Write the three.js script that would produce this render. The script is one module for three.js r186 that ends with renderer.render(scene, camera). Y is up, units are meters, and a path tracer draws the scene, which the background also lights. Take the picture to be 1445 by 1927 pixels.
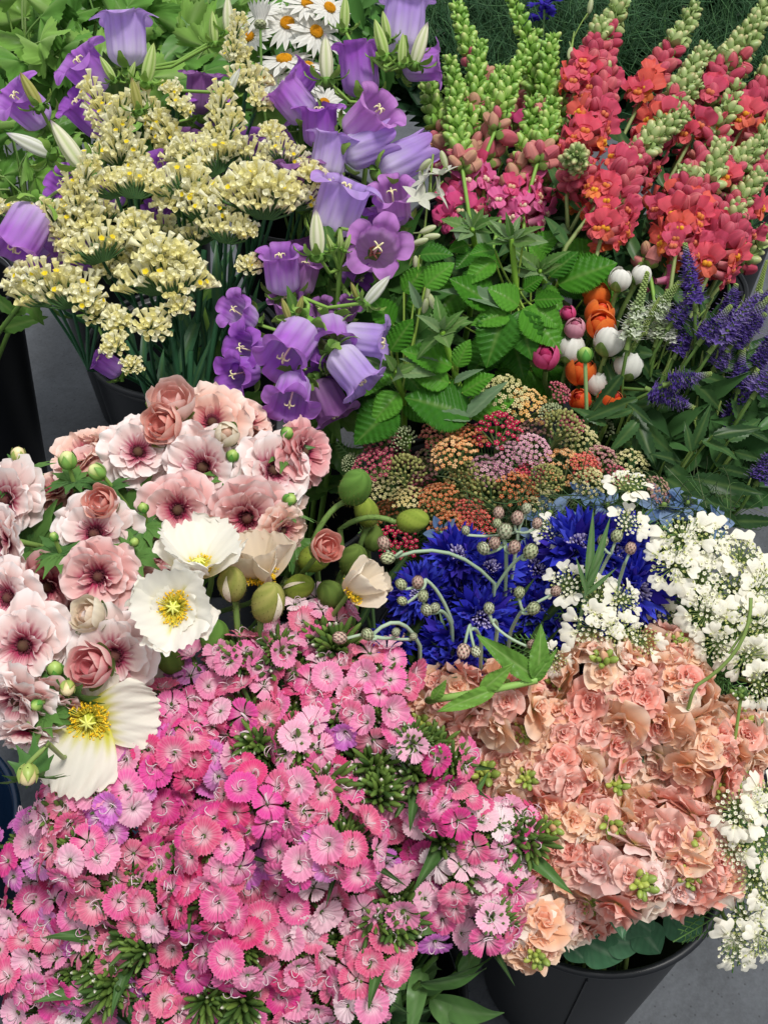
import * as THREE from 'three';

// ---------------------------------------------------------------- camera, sky, sun, exposure
const scene = new THREE.Scene();
const camera = new THREE.PerspectiveCamera(50, 1445 / 1927, 0.05, 40);
const PITCH = 44 * Math.PI / 180;
camera.position.set(0, 1.36, 0);
camera.rotation.set(-PITCH, 0, 0);
camera.updateMatrixWorld();

const renderer = new THREE.WebGLRenderer({ antialias: true });
renderer.toneMapping = THREE.LinearToneMapping;
renderer.toneMappingExposure = 1.82;
renderer.shadowMap.enabled = true;

{ // even overcast sky: brighter overhead, dimmer towards the horizon
  const w = 64, h = 32, data = new Float32Array(w * h * 4);
  for (let j = 0; j < h; j++) for (let i = 0; i < w; i++) {
    const el = ((j + 0.5) / h - 0.5) * Math.PI, s = Math.sin(el);
    const l = s > 0 ? (1 + 2 * s) / 3 : 0.12, k = (j * w + i) * 4;
    data[k] = l * 0.965; data[k + 1] = l; data[k + 2] = l * 1.04; data[k + 3] = 1;
  }
  const t = new THREE.DataTexture(data, w, h, THREE.RGBAFormat, THREE.FloatType);
  t.mapping = THREE.EquirectangularReflectionMapping; t.magFilter = THREE.LinearFilter; t.needsUpdate = true;
  scene.background = t; scene.environment = t;
  scene.backgroundIntensity = 0.5; scene.environmentIntensity = 0.5;
}
const sun = new THREE.DirectionalLight(new THREE.Color(1, 0.965, 0.91), 1.5);
sun.position.set(0.8, 3.4, -0.3);
sun.target.position.set(0, 0.5, -0.8);
sun.castShadow = true; sun.shadow.radius = 24;
sun.shadow.mapSize.set(2048, 2048);
Object.assign(sun.shadow.camera, { left: -1.6, right: 1.6, top: 1.6, bottom: -1.6, near: 0.5, far: 8 });
scene.add(sun, sun.target);

// ---------------------------------------------------------------- small tools
let SEED = 20240611;
function rnd() { SEED = (SEED + 0x6D2B79F5) | 0; let t = Math.imul(SEED ^ (SEED >>> 15), 1 | SEED); t = (t + Math.imul(t ^ (t >>> 7), 61 | t)) ^ t; return ((t ^ (t >>> 14)) >>> 0) / 4294967296; }
const rr = (a, b) => a + (b - a) * rnd();
const pick = (a) => a[Math.floor(rnd() * a.length) % a.length];
const V = (x = 0, y = 0, z = 0) => new THREE.Vector3(x, y, z);
const lerp = (a, b, t) => a + (b - a) * t;
const clamp = (x, a = 0, b = 1) => Math.max(a, Math.min(b, x));
const sstep = (a, b, x) => { const t = clamp((x - a) / (b - a)); return t * t * (3 - 2 * t); };
const GA = Math.PI * (3 - Math.sqrt(5)), TAU = Math.PI * 2;
const C = (hex) => new THREE.Color(hex).toArray();
const mixc = (a, b, t) => [lerp(a[0], b[0], t), lerp(a[1], b[1], t), lerp(a[2], b[2], t)];
const mul = (a, k) => [a[0] * k, a[1] * k, a[2] * k];
// camera frame: RIGHT, UPV (up in the picture), TOW (towards the viewer)
const RIGHT = V(1, 0, 0), UPV = V(0, Math.cos(PITCH), -Math.sin(PITCH)), TOW = V(0, Math.sin(PITCH), Math.cos(PITCH));
const FOC = 963.5 / Math.tan(25 * Math.PI / 180);
const at = (px, py, d) => camera.position.clone().addScaledVector(RIGHT, (px - 722.5) / FOC * d).addScaledVector(UPV, -(py - 963.5) / FOC * d).addScaledVector(TOW, -d);
const dirv = (x, y, w) => V().addScaledVector(RIGHT, x).addScaledVector(UPV, y).addScaledVector(TOW, w).normalize();
const YUP = V(0, 1, 0);
const qY = (d, roll = 0) => new THREE.Quaternion().setFromUnitVectors(YUP, d).multiply(new THREE.Quaternion().setFromAxisAngle(YUP, roll));
function qZY(z, yHint) { // +Z along z, +Y near yHint
  const Z = z.clone().normalize(), X = V().crossVectors(yHint, Z).normalize(), Y = V().crossVectors(Z, X);
  return new THREE.Quaternion().setFromRotationMatrix(new THREE.Matrix4().makeBasis(X, Y, Z));
}
const mat4 = (p, q, s = 1) => new THREE.Matrix4().compose(p, q, typeof s === 'number' ? V(s, s, s) : s);
const jit = (d, a) => d.clone().add(V(rr(-a, a), rr(-a, a), rr(-a, a))).normalize();

class MB { // collects sheets, tubes and blobs into one geometry with vertex colours
  constructor() { this.p = []; this.c = []; this.i = []; this.m = null; }
  get n() { return this.p.length / 3; }
  put(q, c) {
    if (this.m) { const e = this.m.elements, [x, y, z] = q; this.p.push(e[0] * x + e[4] * y + e[8] * z + e[12], e[1] * x + e[5] * y + e[9] * z + e[13], e[2] * x + e[6] * y + e[10] * z + e[14]); }
    else this.p.push(q[0], q[1], q[2]);
    this.c.push(c[0], c[1], c[2]);
  }
  sheet(nu, nv, f, col, wrap = false) {
    const b = this.n, W = wrap ? nu : nu + 1;
    for (let j = 0; j <= nv; j++) for (let i = 0; i < W; i++) { const u = i / nu, v = j / nv; this.put(f(u, v, i, j), typeof col === 'function' ? col(u, v, i, j) : col); }
    for (let j = 0; j < nv; j++) for (let i = 0; i < nu; i++) {
      const a = b + j * W + i, a2 = b + j * W + (i + 1) % W, d = a + W, d2 = a2 + W;
      this.i.push(a, d, a2, a2, d, d2);
    }
    return this;
  }
  tube(pts, r, col, sides = 5) {
    const b = this.n, n = pts.length; let N = V(1, 0, 0);
    for (let k = 0; k < n; k++) {
      const T = pts[Math.min(k + 1, n - 1)].clone().sub(pts[Math.max(k - 1, 0)]).normalize();
      N.addScaledVector(T, -N.dot(T)); if (N.lengthSq() < 1e-8) N = Math.abs(T.y) < 0.9 ? V(0, 1, 0) : V(0, 0, 1), N.addScaledVector(T, -N.dot(T)); N.normalize();
      const B = V().crossVectors(T, N), t = k / (n - 1), R = typeof r === 'function' ? r(t) : r, cc = typeof col === 'function' ? col(t) : col;
      for (let s = 0; s < sides; s++) { const a = s / sides * TAU, x = Math.cos(a) * R, y = Math.sin(a) * R; this.put([pts[k].x + N.x * x + B.x * y, pts[k].y + N.y * x + B.y * y, pts[k].z + N.z * x + B.z * y], cc); }
    }
    for (let k = 0; k < n - 1; k++) for (let s = 0; s < sides; s++) {
      const a = b + k * sides + s, a2 = b + k * sides + (s + 1) % sides;
      this.i.push(a, a2, a + sides, a2, a2 + sides, a + sides);
    }
    for (let s = 1; s < sides - 1; s++) this.i.push(b + (n - 1) * sides, b + (n - 1) * sides + s, b + (n - 1) * sides + s + 1);
    return this;
  }
  blob(x, y, z, rx, ry, rz, col, nu = 7, nv = 5, def = null) { // ellipsoid, poles along y
    return this.sheet(nu, nv, (u, v) => {
      const a = u * TAU, b = v * Math.PI, k = def ? def(a, v) : 1;
      return [x + rx * k * Math.cos(a) * Math.sin(b), y - ry * Math.cos(b), z + rz * k * Math.sin(a) * Math.sin(b)];
    }, col, true);
  }
  with(m, fn) { const o = this.m; this.m = o ? o.clone().multiply(m) : m; fn(this); this.m = o; return this; }
  geo() {
    const g = new THREE.BufferGeometry();
    g.setAttribute('position', new THREE.Float32BufferAttribute(this.p, 3));
    g.setAttribute('color', new THREE.Float32BufferAttribute(this.c, 3));
    g.setIndex(this.i); g.computeVertexNormals();
    return g;
  }
}
const rotY = (a) => new THREE.Matrix4().makeRotationY(a);
const moved = (x, y, z) => new THREE.Matrix4().makeTranslation(x, y, z);

// ---------------------------------------------------------------- materials (base colours come from vertex colours)
const phys = (o) => new THREE.MeshPhysicalMaterial({ vertexColors: true, side: THREE.DoubleSide, ...o });
const M = {
  petal: phys({ roughness: 1, specularIntensity: 0.3, transmission: 0.3, clearcoat: 0.12, clearcoatRoughness: 0.36 }),
  velvet: phys({ roughness: 1, specularIntensity: 0.2, transmission: 0.22 }),
  leaf: phys({ roughness: 1, specularIntensity: 0.3, transmission: 0.22, clearcoat: 0.2, clearcoatRoughness: 0.3 }),
  matte: phys({ roughness: 0.85, specularIntensity: 0.4 }),
  stem: phys({ roughness: 0.5, specularIntensity: 0.6 }),
  bud: phys({ roughness: 0.42 }),
  plastic: new THREE.MeshPhysicalMaterial({ color: new THREE.Color(0.011, 0.0125, 0.016), roughness: 0.4 }),
};
// the same petal stuff in slightly different dyes
const dye = (m, r, g, b) => { const k = m.clone(); k.color.setRGB(r, g, b); return k; };

// ---------------------------------------------------------------- naming and placing
const taken = new Map();
function numbered(name) { const n = taken.get(name) ?? 0; taken.set(name, n + 1); return n ? name + '_' + String(n).padStart(3, '0') : name; }
const shade = (o) => { o.castShadow = true; o.receiveShadow = true; return o; };
function thing(name, label, category, base, group) {
  const o = new THREE.Group(); o.name = numbered(name); o.position.copy(base);
  o.userData = { label, category }; if (group) o.userData.group = group;
  scene.add(o); return o;
}
// world position p is turned into the thing's own frame
function part(name, geo, mat, parent, p, q, s = 1, label) {
  const o = shade(new THREE.Mesh(geo, mat)); o.name = name;
  if (p) o.position.copy(p); if (q) o.quaternion.copy(q);
  if (typeof s === 'number') o.scale.setScalar(s); else o.scale.copy(s);
  if (label) o.userData.label = label;
  parent.add(o); return o;
}
function sub(name, parent, p, q, s = 1) { const o = new THREE.Group(); o.name = name; if (p) o.position.copy(p); if (q) o.quaternion.copy(q); o.scale.setScalar(s); parent.add(o); return o; }
const ORD = ['first', 'second', 'third', 'fourth', 'fifth', 'sixth', 'seventh', 'eighth', 'ninth', 'tenth', 'eleventh', 'twelfth', 'thirteenth', 'fourteenth', 'fifteenth', 'sixteenth'];
// cubic curve from a stem's foot in its bucket to its head
function stalk(a, b, headDir, n = 12, pull = 0.35) {
  const L = a.distanceTo(b), out = [];
  const p1 = V(lerp(a.x, b.x, 0.12), a.y + L * 0.5, lerp(a.z, b.z, 0.12)), p2 = b.clone().addScaledVector(headDir, -L * pull);
  for (let k = 0; k <= n; k++) { const t = k / n, s = 1 - t; out.push(V().addScaledVector(a, s * s * s).addScaledVector(p1, 3 * s * s * t).addScaledVector(p2, 3 * s * t * t).addScaledVector(b, t * t * t)); }
  return out;
}
const rel = (pts, o) => pts.map((p) => p.clone().sub(o.position));
function stemPart(o, pts, r, col, sides = 6, name = 'stem') { const b = new MB(); b.tube(rel(pts, o), r, col, sides); return part(name, b.geo(), M.stem, o); }
const bend = (a, b, up, n = 5) => { const out = []; for (let k = 0; k <= n; k++) { const t = k / n; out.push(a.clone().lerp(b, t).addScaledVector(up, 4 * t * (1 - t))); } return out; };

// ---------------------------------------------------------------- floor
{
  const n = 512, px = new Uint8Array(n * n * 4), hgt = new Uint8Array(n * n * 4);
  const grid = (m) => { const g = new Float32Array(m * m); for (let k = 0; k < g.length; k++) g[k] = rnd(); return (x, y) => { const fx = x * m, fy = y * m, i = Math.floor(fx), j = Math.floor(fy), u = fx - i, v = fy - j, a = (p, q) => g[((q + m) % m) * m + (p + m) % m], e = u * u * (3 - 2 * u), f = v * v * (3 - 2 * v); return lerp(lerp(a(i, j), a(i + 1, j), e), lerp(a(i, j + 1), a(i + 1, j + 1), e), f); }; };
  const n1 = grid(6), n2 = grid(19), n3 = grid(61), n4 = grid(200);
  for (let j = 0; j < n; j++) for (let i = 0; i < n; i++) {
    const x = i / n, y = j / n, s = 0.4 * n1(x, y) + 0.3 * n2(x, y) + 0.2 * n3(x, y) + 0.25 * n4(x, y), k = (j * n + i) * 4;
    const pit = rnd() < 0.006 ? 0.6 : 1, l = (62 + 30 * s + 8 * rnd()) * pit;
    px[k] = l * 0.95; px[k + 1] = l * 0.99; px[k + 2] = l * 1.05; px[k + 3] = 255;
    hgt[k] = hgt[k + 1] = hgt[k + 2] = 110 * n3(x, y) + 110 * n4(x, y) * pit; hgt[k + 3] = 255;
  }
  const mk = (d, s) => { const t = new THREE.DataTexture(d, n, n); t.wrapS = t.wrapT = THREE.RepeatWrapping; t.magFilter = THREE.LinearFilter; t.minFilter = THREE.LinearMipmapLinearFilter; t.generateMipmaps = true; t.repeat.set(14, 14); if (s) t.colorSpace = THREE.SRGBColorSpace; t.needsUpdate = true; return t; };
  const g = new THREE.PlaneGeometry(12, 12); g.rotateX(-Math.PI / 2);
  const f = shade(new THREE.Mesh(g, new THREE.MeshStandardMaterial({ map: mk(px, true), bumpMap: mk(hgt), bumpScale: 0.0012, roughness: 0.8 })));
  f.position.set(0, 0, -2); f.name = 'floor'; f.userData = { kind: 'structure', label: 'grey concrete floor under the flower buckets' }; scene.add(f);
}

// ---------------------------------------------------------------- buckets
const BUCKET = {};
function bucket(key, x, z, R, H, label, mat = M.plastic) {
  const o = thing('flower_bucket', label, 'bucket', V(x, 0, z), 'plastic buckets holding the flowers');
  const rb = R * 0.72, t = 0.004;
  const prof = [[0, 0.004], [rb - 0.012, 0.004], [rb - 0.006, 0], [rb, 0.004], [lerp(rb, R, 0.45), H * 0.45], [lerp(rb, R, 0.955), H * 0.955], [R - t, H - 0.006], [R - t * 1.4, H - 0.02], [lerp(rb, R, 0.4) - t, H * 0.4], [rb - t, 0.012], [0, 0.012]];
  part('body', new THREE.LatheGeometry(prof.map((p) => new THREE.Vector2(...p)), 64), mat, o);
  const rim = []; for (let k = 0; k <= 14; k++) { const a = k / 14 * TAU; rim.push(new THREE.Vector2(R + 0.001 + 0.0042 * Math.cos(a), H - 0.003 + 0.0048 * Math.sin(a))); }
  part('rim', new THREE.LatheGeometry(rim, 80), mat, o);
  const seam = new THREE.BoxGeometry(0.002, H * 0.9, 0.003); seam.translate(0, 0, 0);
  const sm = part('seam', seam, mat, o, V(-0.02, H * 0.47, lerp(rb, R, 0.5) * 0.985)); sm.rotation.x = Math.atan2(R - rb, H);
  BUCKET[key] = { x, z, R, H, n: 0 };
}
function foot(key) { const b = BUCKET[key], k = b.n++, r = b.R * 0.6 * Math.sqrt((k % 40 + 0.5) / 40), a = k * GA; return V(b.x + r * Math.cos(a), 0.03, b.z + r * Math.sin(a)); }
const navy = new THREE.MeshPhysicalMaterial({ color: new THREE.Color(0.006, 0.022, 0.06), roughness: 0.3 });
const paleBlue = new THREE.MeshPhysicalMaterial({ color: new THREE.Color(0.2, 0.36, 0.6), roughness: 0.45 });
bucket('dianthus', -0.06, -0.43, 0.135, 0.31, 'black bucket under the big pink dianthus mass');
bucket('stock', 0.22, -0.59, 0.135, 0.30, 'black bucket with peach stock flowers, its rim and side in view');
bucket('navy', -0.53, -0.60, 0.135, 0.30, 'dark navy blue bucket at lower left edge of the photo', navy);
bucket('ranunculus', -0.36, -0.85, 0.12, 0.30, 'pale blue bucket under the blush ranunculus', paleBlue);
bucket('poppy', -0.13, -0.80, 0.095, 0.30, 'black bucket under the white poppies and green poppy buds');
bucket('cornflower', 0.10, -0.86, 0.11, 0.30, 'black bucket under the blue cornflowers');
bucket('orlaya', 0.42, -0.80, 0.12, 0.30, 'black bucket under the white lace flowers');
bucket('yarrow', 0.10, -1.12, 0.12, 0.32, 'black bucket under the mixed yarrow');
bucket('bells', -0.12, -1.06, 0.11, 0.36, 'black bucket under the front purple bellflowers');
bucket('rasp', 0.07, -1.385, 0.12, 0.36, 'black bucket under the green raspberry shoots');
bucket('veronica', 0.38, -1.16, 0.13, 0.34, 'black bucket under the purple veronica and orange ranunculus');
bucket('snapright', 0.45, -1.56, 0.14, 0.38, 'black bucket under the coral snapdragons');
bucket('snapleft', 0.17, -1.70, 0.13, 0.40, 'black bucket under the pink snapdragons');
bucket('statice', -0.285, -1.30, 0.135, 0.45, 'black bucket with pale yellow statice, its curved rim in view');
bucket('bellsleft', -0.70, -1.43, 0.14, 0.45, 'tall black bucket at the left edge under purple bells');
bucket('daisy', -0.14, -1.75, 0.13, 0.42, 'black bucket under the white daisies');
bucket('celery', -0.45, -1.72, 0.15, 0.42, 'black bucket under the light green lobed leaves');
bucket('fennel', 0.22, -2.05, 0.14, 0.40, 'black bucket under the dark feathery greens, behind pink snapdragons');
bucket('fennel2', 0.66, -2.0, 0.14, 0.40, 'black bucket under the dark feathery greens, behind coral snapdragons');
// ---------------------------------------------------------------- shared petal and leaf shapes
const GREEN = C('#4f7a35'), DGREEN = C('#2c4a24'), LGREEN = C('#86a94c'), YGREEN = C('#a9bd55');
// a petal that grows along +Z from the origin and faces +Y; e0, e1: elevation at base and tip (radians)
function petalF({ len = 1, wid = 0.5, e0 = 0.6, e1 = 0, cup = 0.15, ruf = 0, rn = 3, ph = 0, tip = 0.5, base = 0.25, notch = 0, skew = 0, power = 1, rnd: round = 0.22, rp = 4 }) {
  const N = 24, sr = [0], sy = [0], se = [];
  for (let k = 0; k <= N; k++) { const e = lerp(e0, e1, Math.pow(k / N, power)); se.push(e); if (k < N) { sr.push(sr[k] + Math.cos(e) * len / N); sy.push(sy[k] + Math.sin(e) * len / N); } }
  return (u, v) => {
    const s = u * 2 - 1, vv = clamp(v * (1 - notch * (1 - s * s) * v * v * 0.5)), k = Math.min(N - 1, Math.floor(vv * N)), t = vv * N - k;
    let r = lerp(sr[k], sr[k + 1], t), y = lerp(sy[k], sy[k + 1], t); const e = lerp(se[k], se[k + 1], t);
    const w = wid * (base + (1 - base) * Math.pow(Math.sin(Math.min(1, v * 1.02) * Math.PI * (0.5 + 0.5 * tip) * 0.98), 0.75)) * (v > 0.97 ? 0.93 : 1);
    const roundEnd = Math.max(0, v - 0.55) / 0.45, back = len * round * roundEnd * Math.pow(Math.abs(s), rp) * (1 - notch);
    const lift = cup * w * s * s + ruf * Math.pow(v, 1.5) * (Math.sin(s * rn * 2.2 + ph) + 0.5 * Math.sin(s * rn * 4.7 + ph * 2.1 + v * 3)) * (0.35 + 0.65 * Math.abs(s));
    r -= back * Math.cos(e); y -= back * Math.sin(e);
    return [s * w + skew * w * v, y + lift * Math.cos(e), r - lift * Math.sin(e)];
  };
}
// a leaf of unit length along +Z facing +Y
function leafGeo({ wid = 0.28, teeth = 0, pleat = 0, pn = 9, droop = 0.15, fold = 0.12, col = GREEN, vein = null, nu = 8, nv = 14, fat = 0.42, wave = 0, tw = 0, back = 0, k = 0.72 }) {
  col = mul(col, k); if (vein) vein = mul(vein, k * 0.8);
  const b = new MB(), vc = vein ? mixc(col, vein, 0.55) : mixc(col, mul(LGREEN, k), 0.25), ph = rr(0, 6), sp = rr(0, 9);
  b.sheet(nu, nv, (u, v, i, j) => {
    let s = u * 2 - 1; const prof = Math.pow(Math.sin(Math.PI * Math.pow(v, fat * 1.6)), 0.85) * (1 - 0.15 * v);
    let w = wid * Math.max(prof, 0.015); if (teeth && Math.abs(s) > 0.99) w *= 1 + (j % 2 ? teeth : -teeth * 0.6);
    const p = pleat * Math.sin((v - Math.abs(s) * w * 0.75) * pn * TAU) * Math.abs(s) * (1 - Math.abs(s) * 0.3) * Math.sin(Math.PI * v);
    const y = fold * Math.abs(s) * w + p - droop * v * v + wave * Math.sin(v * 9 + ph + s * 2) * Math.abs(s), a = tw * v;
    const x = s * w;
    return [x * Math.cos(a) - y * Math.sin(a) * 0.3, y + x * Math.sin(a), v * (1 - droop * droop * v * 0.6) - back * v * v * droop];
  }, (u, v) => {
    const s = Math.abs(u * 2 - 1), n = 0.93 + 0.07 * Math.sin(v * 31 + sp + u * 17) + 0.05 * Math.sin(u * 41 + v * 13 + sp * 2);
    return mul(s < 0.07 ? vc : mixc(col, vc, 0.14 * Math.max(0, Math.sin((v - s * 0.3) * pn * TAU))), n);
  });
  return b.geo();
}
// put a leaf from a to b (world points)
function leafAt(o, geos, mat, a, b, hint, wk = 1, name = 'leaf') {
  const d = b.clone().sub(a), L = d.length();
  return part(name, pick(geos), mat, o, a.clone().sub(o.position), qZY(d, hint), V(L * wk, L, L));
}
const bladeGeos = [0, 1, 2].map((k) => leafGeo({ wid: 0.085, droop: 0.12 + 0.1 * k, fold: 0.35, col: C(['#39582c', '#2f4d2a', '#47682f'][k]), nu: 4, nv: 8, fat: 0.36 }));

const curlGeos = [0, 1, 2, 3].map((k) => leafGeo({ k: 0.8, wid: 0.12, droop: 0.2 + 0.16 * k, back: 0.5, fold: 0.4, tw: 0.5 - 0.3 * k, col: C(['#4f7a3a', '#5f8c48', '#42693a', '#6a9652'][k]), vein: C('#93b87a'), nu: 6, nv: 14, fat: 0.4, wave: 0.02 }));
// ---------------------------------------------------------------- dianthus (pink clusters in front)
const dTone = { hot: ['#dc2c8a', '#de3078', '#e2429e'], pink: ['#e64c96', '#e24886', '#ea62a8'], coral: ['#e25a8c', '#e6698e', '#dc4c7e'], pale: ['#ee92ba', '#f3aecb', '#ea80b0'], lilac: ['#e266c6', '#d864d0', '#e27ece'], white: ['#f8d6e0', '#fae6ea', '#f4c2d2'] };
function floretGeo(main, light, ragged) {
  const b = new MB(), R = 0.0138, cup = pick([-0.12, 0, 0.05, 0.12, 0.35]);
  for (let k = 0; k < 5; k++) {
    const up = cup + rr(-0.06, 0.22), tw = rr(0.02, 0.14), L = R * rr(0.9, 1.06), half = 0.665 * (ragged ? rr(0.75, 0.95) : 1), sd = rr(0, 9);
    b.with(rotY(k / 5 * TAU + rr(-0.05, 0.05)), () => b.sheet(14, 4, (u, v, i) => {
      const a = (u - 0.5) * 2 * half * (0.86 + 0.14 * Math.pow(v, 0.45));
      let r = 0.0012 + (L - 0.0012) * v; const cv = 1 - 0.1 * Math.pow(Math.abs(u - 0.5) * 2, 3); r *= v > 0.3 ? cv : 1; if (v === 1) r *= i % 2 ? 1.02 : 0.925;
      return [r * Math.sin(a), R * (up * v + 0.17 * Math.sin(v * 2.6)) + (u - 0.5) * tw * R * v + 0.03 * R * v * Math.sin(u * 19 + sd), r * Math.cos(a)];
    }, (u, v, i) => {
      const eye = v < 0.12 ? 1 : 0, line = i % 2 ? 0 : 0.3 * (1 - Math.abs(v - 0.5));
      let c = mixc(light, main, clamp(sstep(0.12, 0.62, v) - line)); if (v > 0.95) c = mixc(c, light, 0.22);
      if (eye) c = mixc(c, C('#8a5a60'), 0.3);
      return mul(c, 0.96 + 0.06 * Math.sin(u * 23 + sd + v * 5));
    }));
  }
  for (let k = 0; k < 2; k++) {
    const a = rr(0, TAU), h = rr(0.5, 0.9), pts = [];
    for (let t = 0; t <= 6; t++) { const q = t / 6, w = a + q * 2.6; pts.push(V(Math.cos(w) * R * 0.5 * q, R * h * Math.sin(q * 2.3) * 0.9, Math.sin(w) * R * 0.5 * q)); }
    b.tube(pts, 0.00042, C('#f6dfe6'), 3);
  }
  b.tube([V(0, -0.014, 0), V(0, -0.006, 0), V(0, 0.0012, 0)], (t) => 0.0019 - 0.0002 * t, C('#56713c'), 5);
  return b.geo();
}
const dGeo = {};
for (const t in dTone) dGeo[t] = dTone[t].flatMap((h) => [0, 1, 0].map((r) => floretGeo(C(h), mixc(C(h), C('#fff2f2'), t === 'hot' ? 0.3 : 0.55), r)));
function spikyGeo(n, R, white) { // tuft of narrow bracts and closed buds
  const b = new MB();
  for (let k = 0; k < n; k++) {
    const f = Math.sqrt((k + 0.5) / n), a = k * GA, d = V(Math.cos(a) * f * 0.85, 1 - f * 0.45, Math.sin(a) * f * 0.85).normalize(), L = R * rr(0.75, 1.15);
    const c = mixc(C('#3d5a2a'), C('#6f8a3e'), rnd()), e = d.clone().multiplyScalar(L), tipc = rnd() < white ? C('#f0e6dc') : c;
    b.tube([V(0, 0, 0), e.clone().multiplyScalar(0.45), e.clone().multiplyScalar(0.7), e.clone().multiplyScalar(0.9), e], (t) => 0.0004 + 0.0019 * Math.sin(Math.PI * Math.min(1, t * 0.95 + 0.03)), (t) => (t > 0.85 ? tipc : c), 4);
  }
  return b.geo();
}
const dTuft = [spikyGeo(26, 0.024, 0.05), spikyGeo(22, 0.028, 0.1), spikyGeo(18, 0.022, 0.2)];
const dDepth = (x, y) => 0.83 + Math.pow((x - 480) / 900, 2) * 0.10 + (y < 1450 ? (1450 - y) / 300 * 0.075 : 0) + (y > 1780 ? (y - 1780) / 300 * 0.04 : 0);
const dRows = [
  ['farthest', [[588, 1168, 80, 'pale', 13], [448, 1226, 46, 'coral', 6], [562, 1252, 40, 'coral', 5], [520, 1215, 36, 'coral', 4]]],
  ['sixth', [[305, 1335, 60, 'coral', 8], [385, 1275, 76, 'lilac', 12], [465, 1325, 80, 'pink', 12], [628, 1290, 62, 'coral', 9], [720, 1266, 76, 'coral', 12], [545, 1330, 60, 'pink', 9], [640, 1345, 66, 'lilac', 9], [712, 1340, 60, 'coral', 8], [776, 1390, 34, 'white', 4]]],
  ['fifth', [[262, 1412, 62, 'lilac', 10], [320, 1400, 80, 'hot', 12], [405, 1400, 80, 'lilac', 12], [455, 1440, 66, 'pink', 10], [570, 1400, 60, 'pale', 7], [655, 1420, 62, 'coral', 8], [735, 1455, 72, 'pale', 11], [856, 1432, 42, 'pink', 4]]],
  ['fourth', [[105, 1520, 56, 'coral', 9], [205, 1500, 66, 'lilac', 11], [275, 1495, 76, 'hot', 11], [370, 1500, 76, 'lilac', 11], [470, 1500, 78, 'hot', 11], [560, 1500, 66, 'coral', 10], [630, 1490, 70, 'pink', 10], [700, 1500, 74, 'coral', 11], [780, 1500, 56, 'pale', 7], [850, 1510, 54, 'hot', 7], [915, 1560, 60, 'white', 8], [985, 1555, 46, 'pink', 6]]],
  ['third', [[40, 1590, 74, 'lilac', 11], [125, 1600, 76, 'coral', 11], [215, 1585, 84, 'hot', 12], [300, 1610, 80, 'hot', 11], [400, 1590, 78, 'pink', 11], [490, 1590, 78, 'lilac', 11], [575, 1590, 78, 'lilac', 11], [650, 1580, 80, 'pale', 12], [735, 1600, 72, 'lilac', 9], [820, 1600, 62, 'hot', 8], [880, 1645, 70, 'pale', 9], [955, 1655, 58, 'white', 8]]],
  ['second', [[45, 1700, 82, 'lilac', 12], [130, 1705, 76, 'lilac', 10], [185, 1680, 60, 'coral', 7], [290, 1700, 78, 'coral', 10], [375, 1690, 80, 'hot', 11], [470, 1690, 80, 'pink', 11], [570, 1680, 76, 'pale', 11], [670, 1690, 78, 'pale', 11], [765, 1690, 64, 'pale', 8], [850, 1720, 72, 'lilac', 10], [935, 1740, 44, 'pink', 5]]],
  ['front', [[40, 1810, 80, 'pale', 12], [120, 1840, 74, 'lilac', 10], [180, 1770, 50, 'coral', 5], [280, 1800, 70, 'lilac', 9], [360, 1790, 80, 'hot', 11], [450, 1790, 80, 'pink', 12], [545, 1790, 78, 'pink', 11], [640, 1780, 80, 'pale', 11], [715, 1800, 64, 'coral', 9], [60, 1915, 80, 'lilac', 11], [290, 1890, 70, 'pink', 9], [400, 1880, 80, 'pink', 12], [500, 1880, 76, 'hot', 11], [610, 1870, 76, 'pale', 11], [690, 1870, 56, 'pale', 7], [150, 1915, 50, 'white', 6]]],
];
const toneWord = { hot: 'hot pink', pink: 'mid pink', coral: 'coral pink', pale: 'pale pink', lilac: 'lilac pink', white: 'whitish pink' };
const dMix = { hot: ['hot', 'hot', 'pink', 'coral'], pink: ['pink', 'pink', 'hot', 'coral', 'pale'], coral: ['coral', 'coral', 'pink', 'pale'], pale: ['pale', 'pale', 'coral', 'white', 'pink'], lilac: ['lilac', 'lilac', 'pale', 'pink', 'hot'], white: ['white', 'pale', 'white', 'pink'] };
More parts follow.
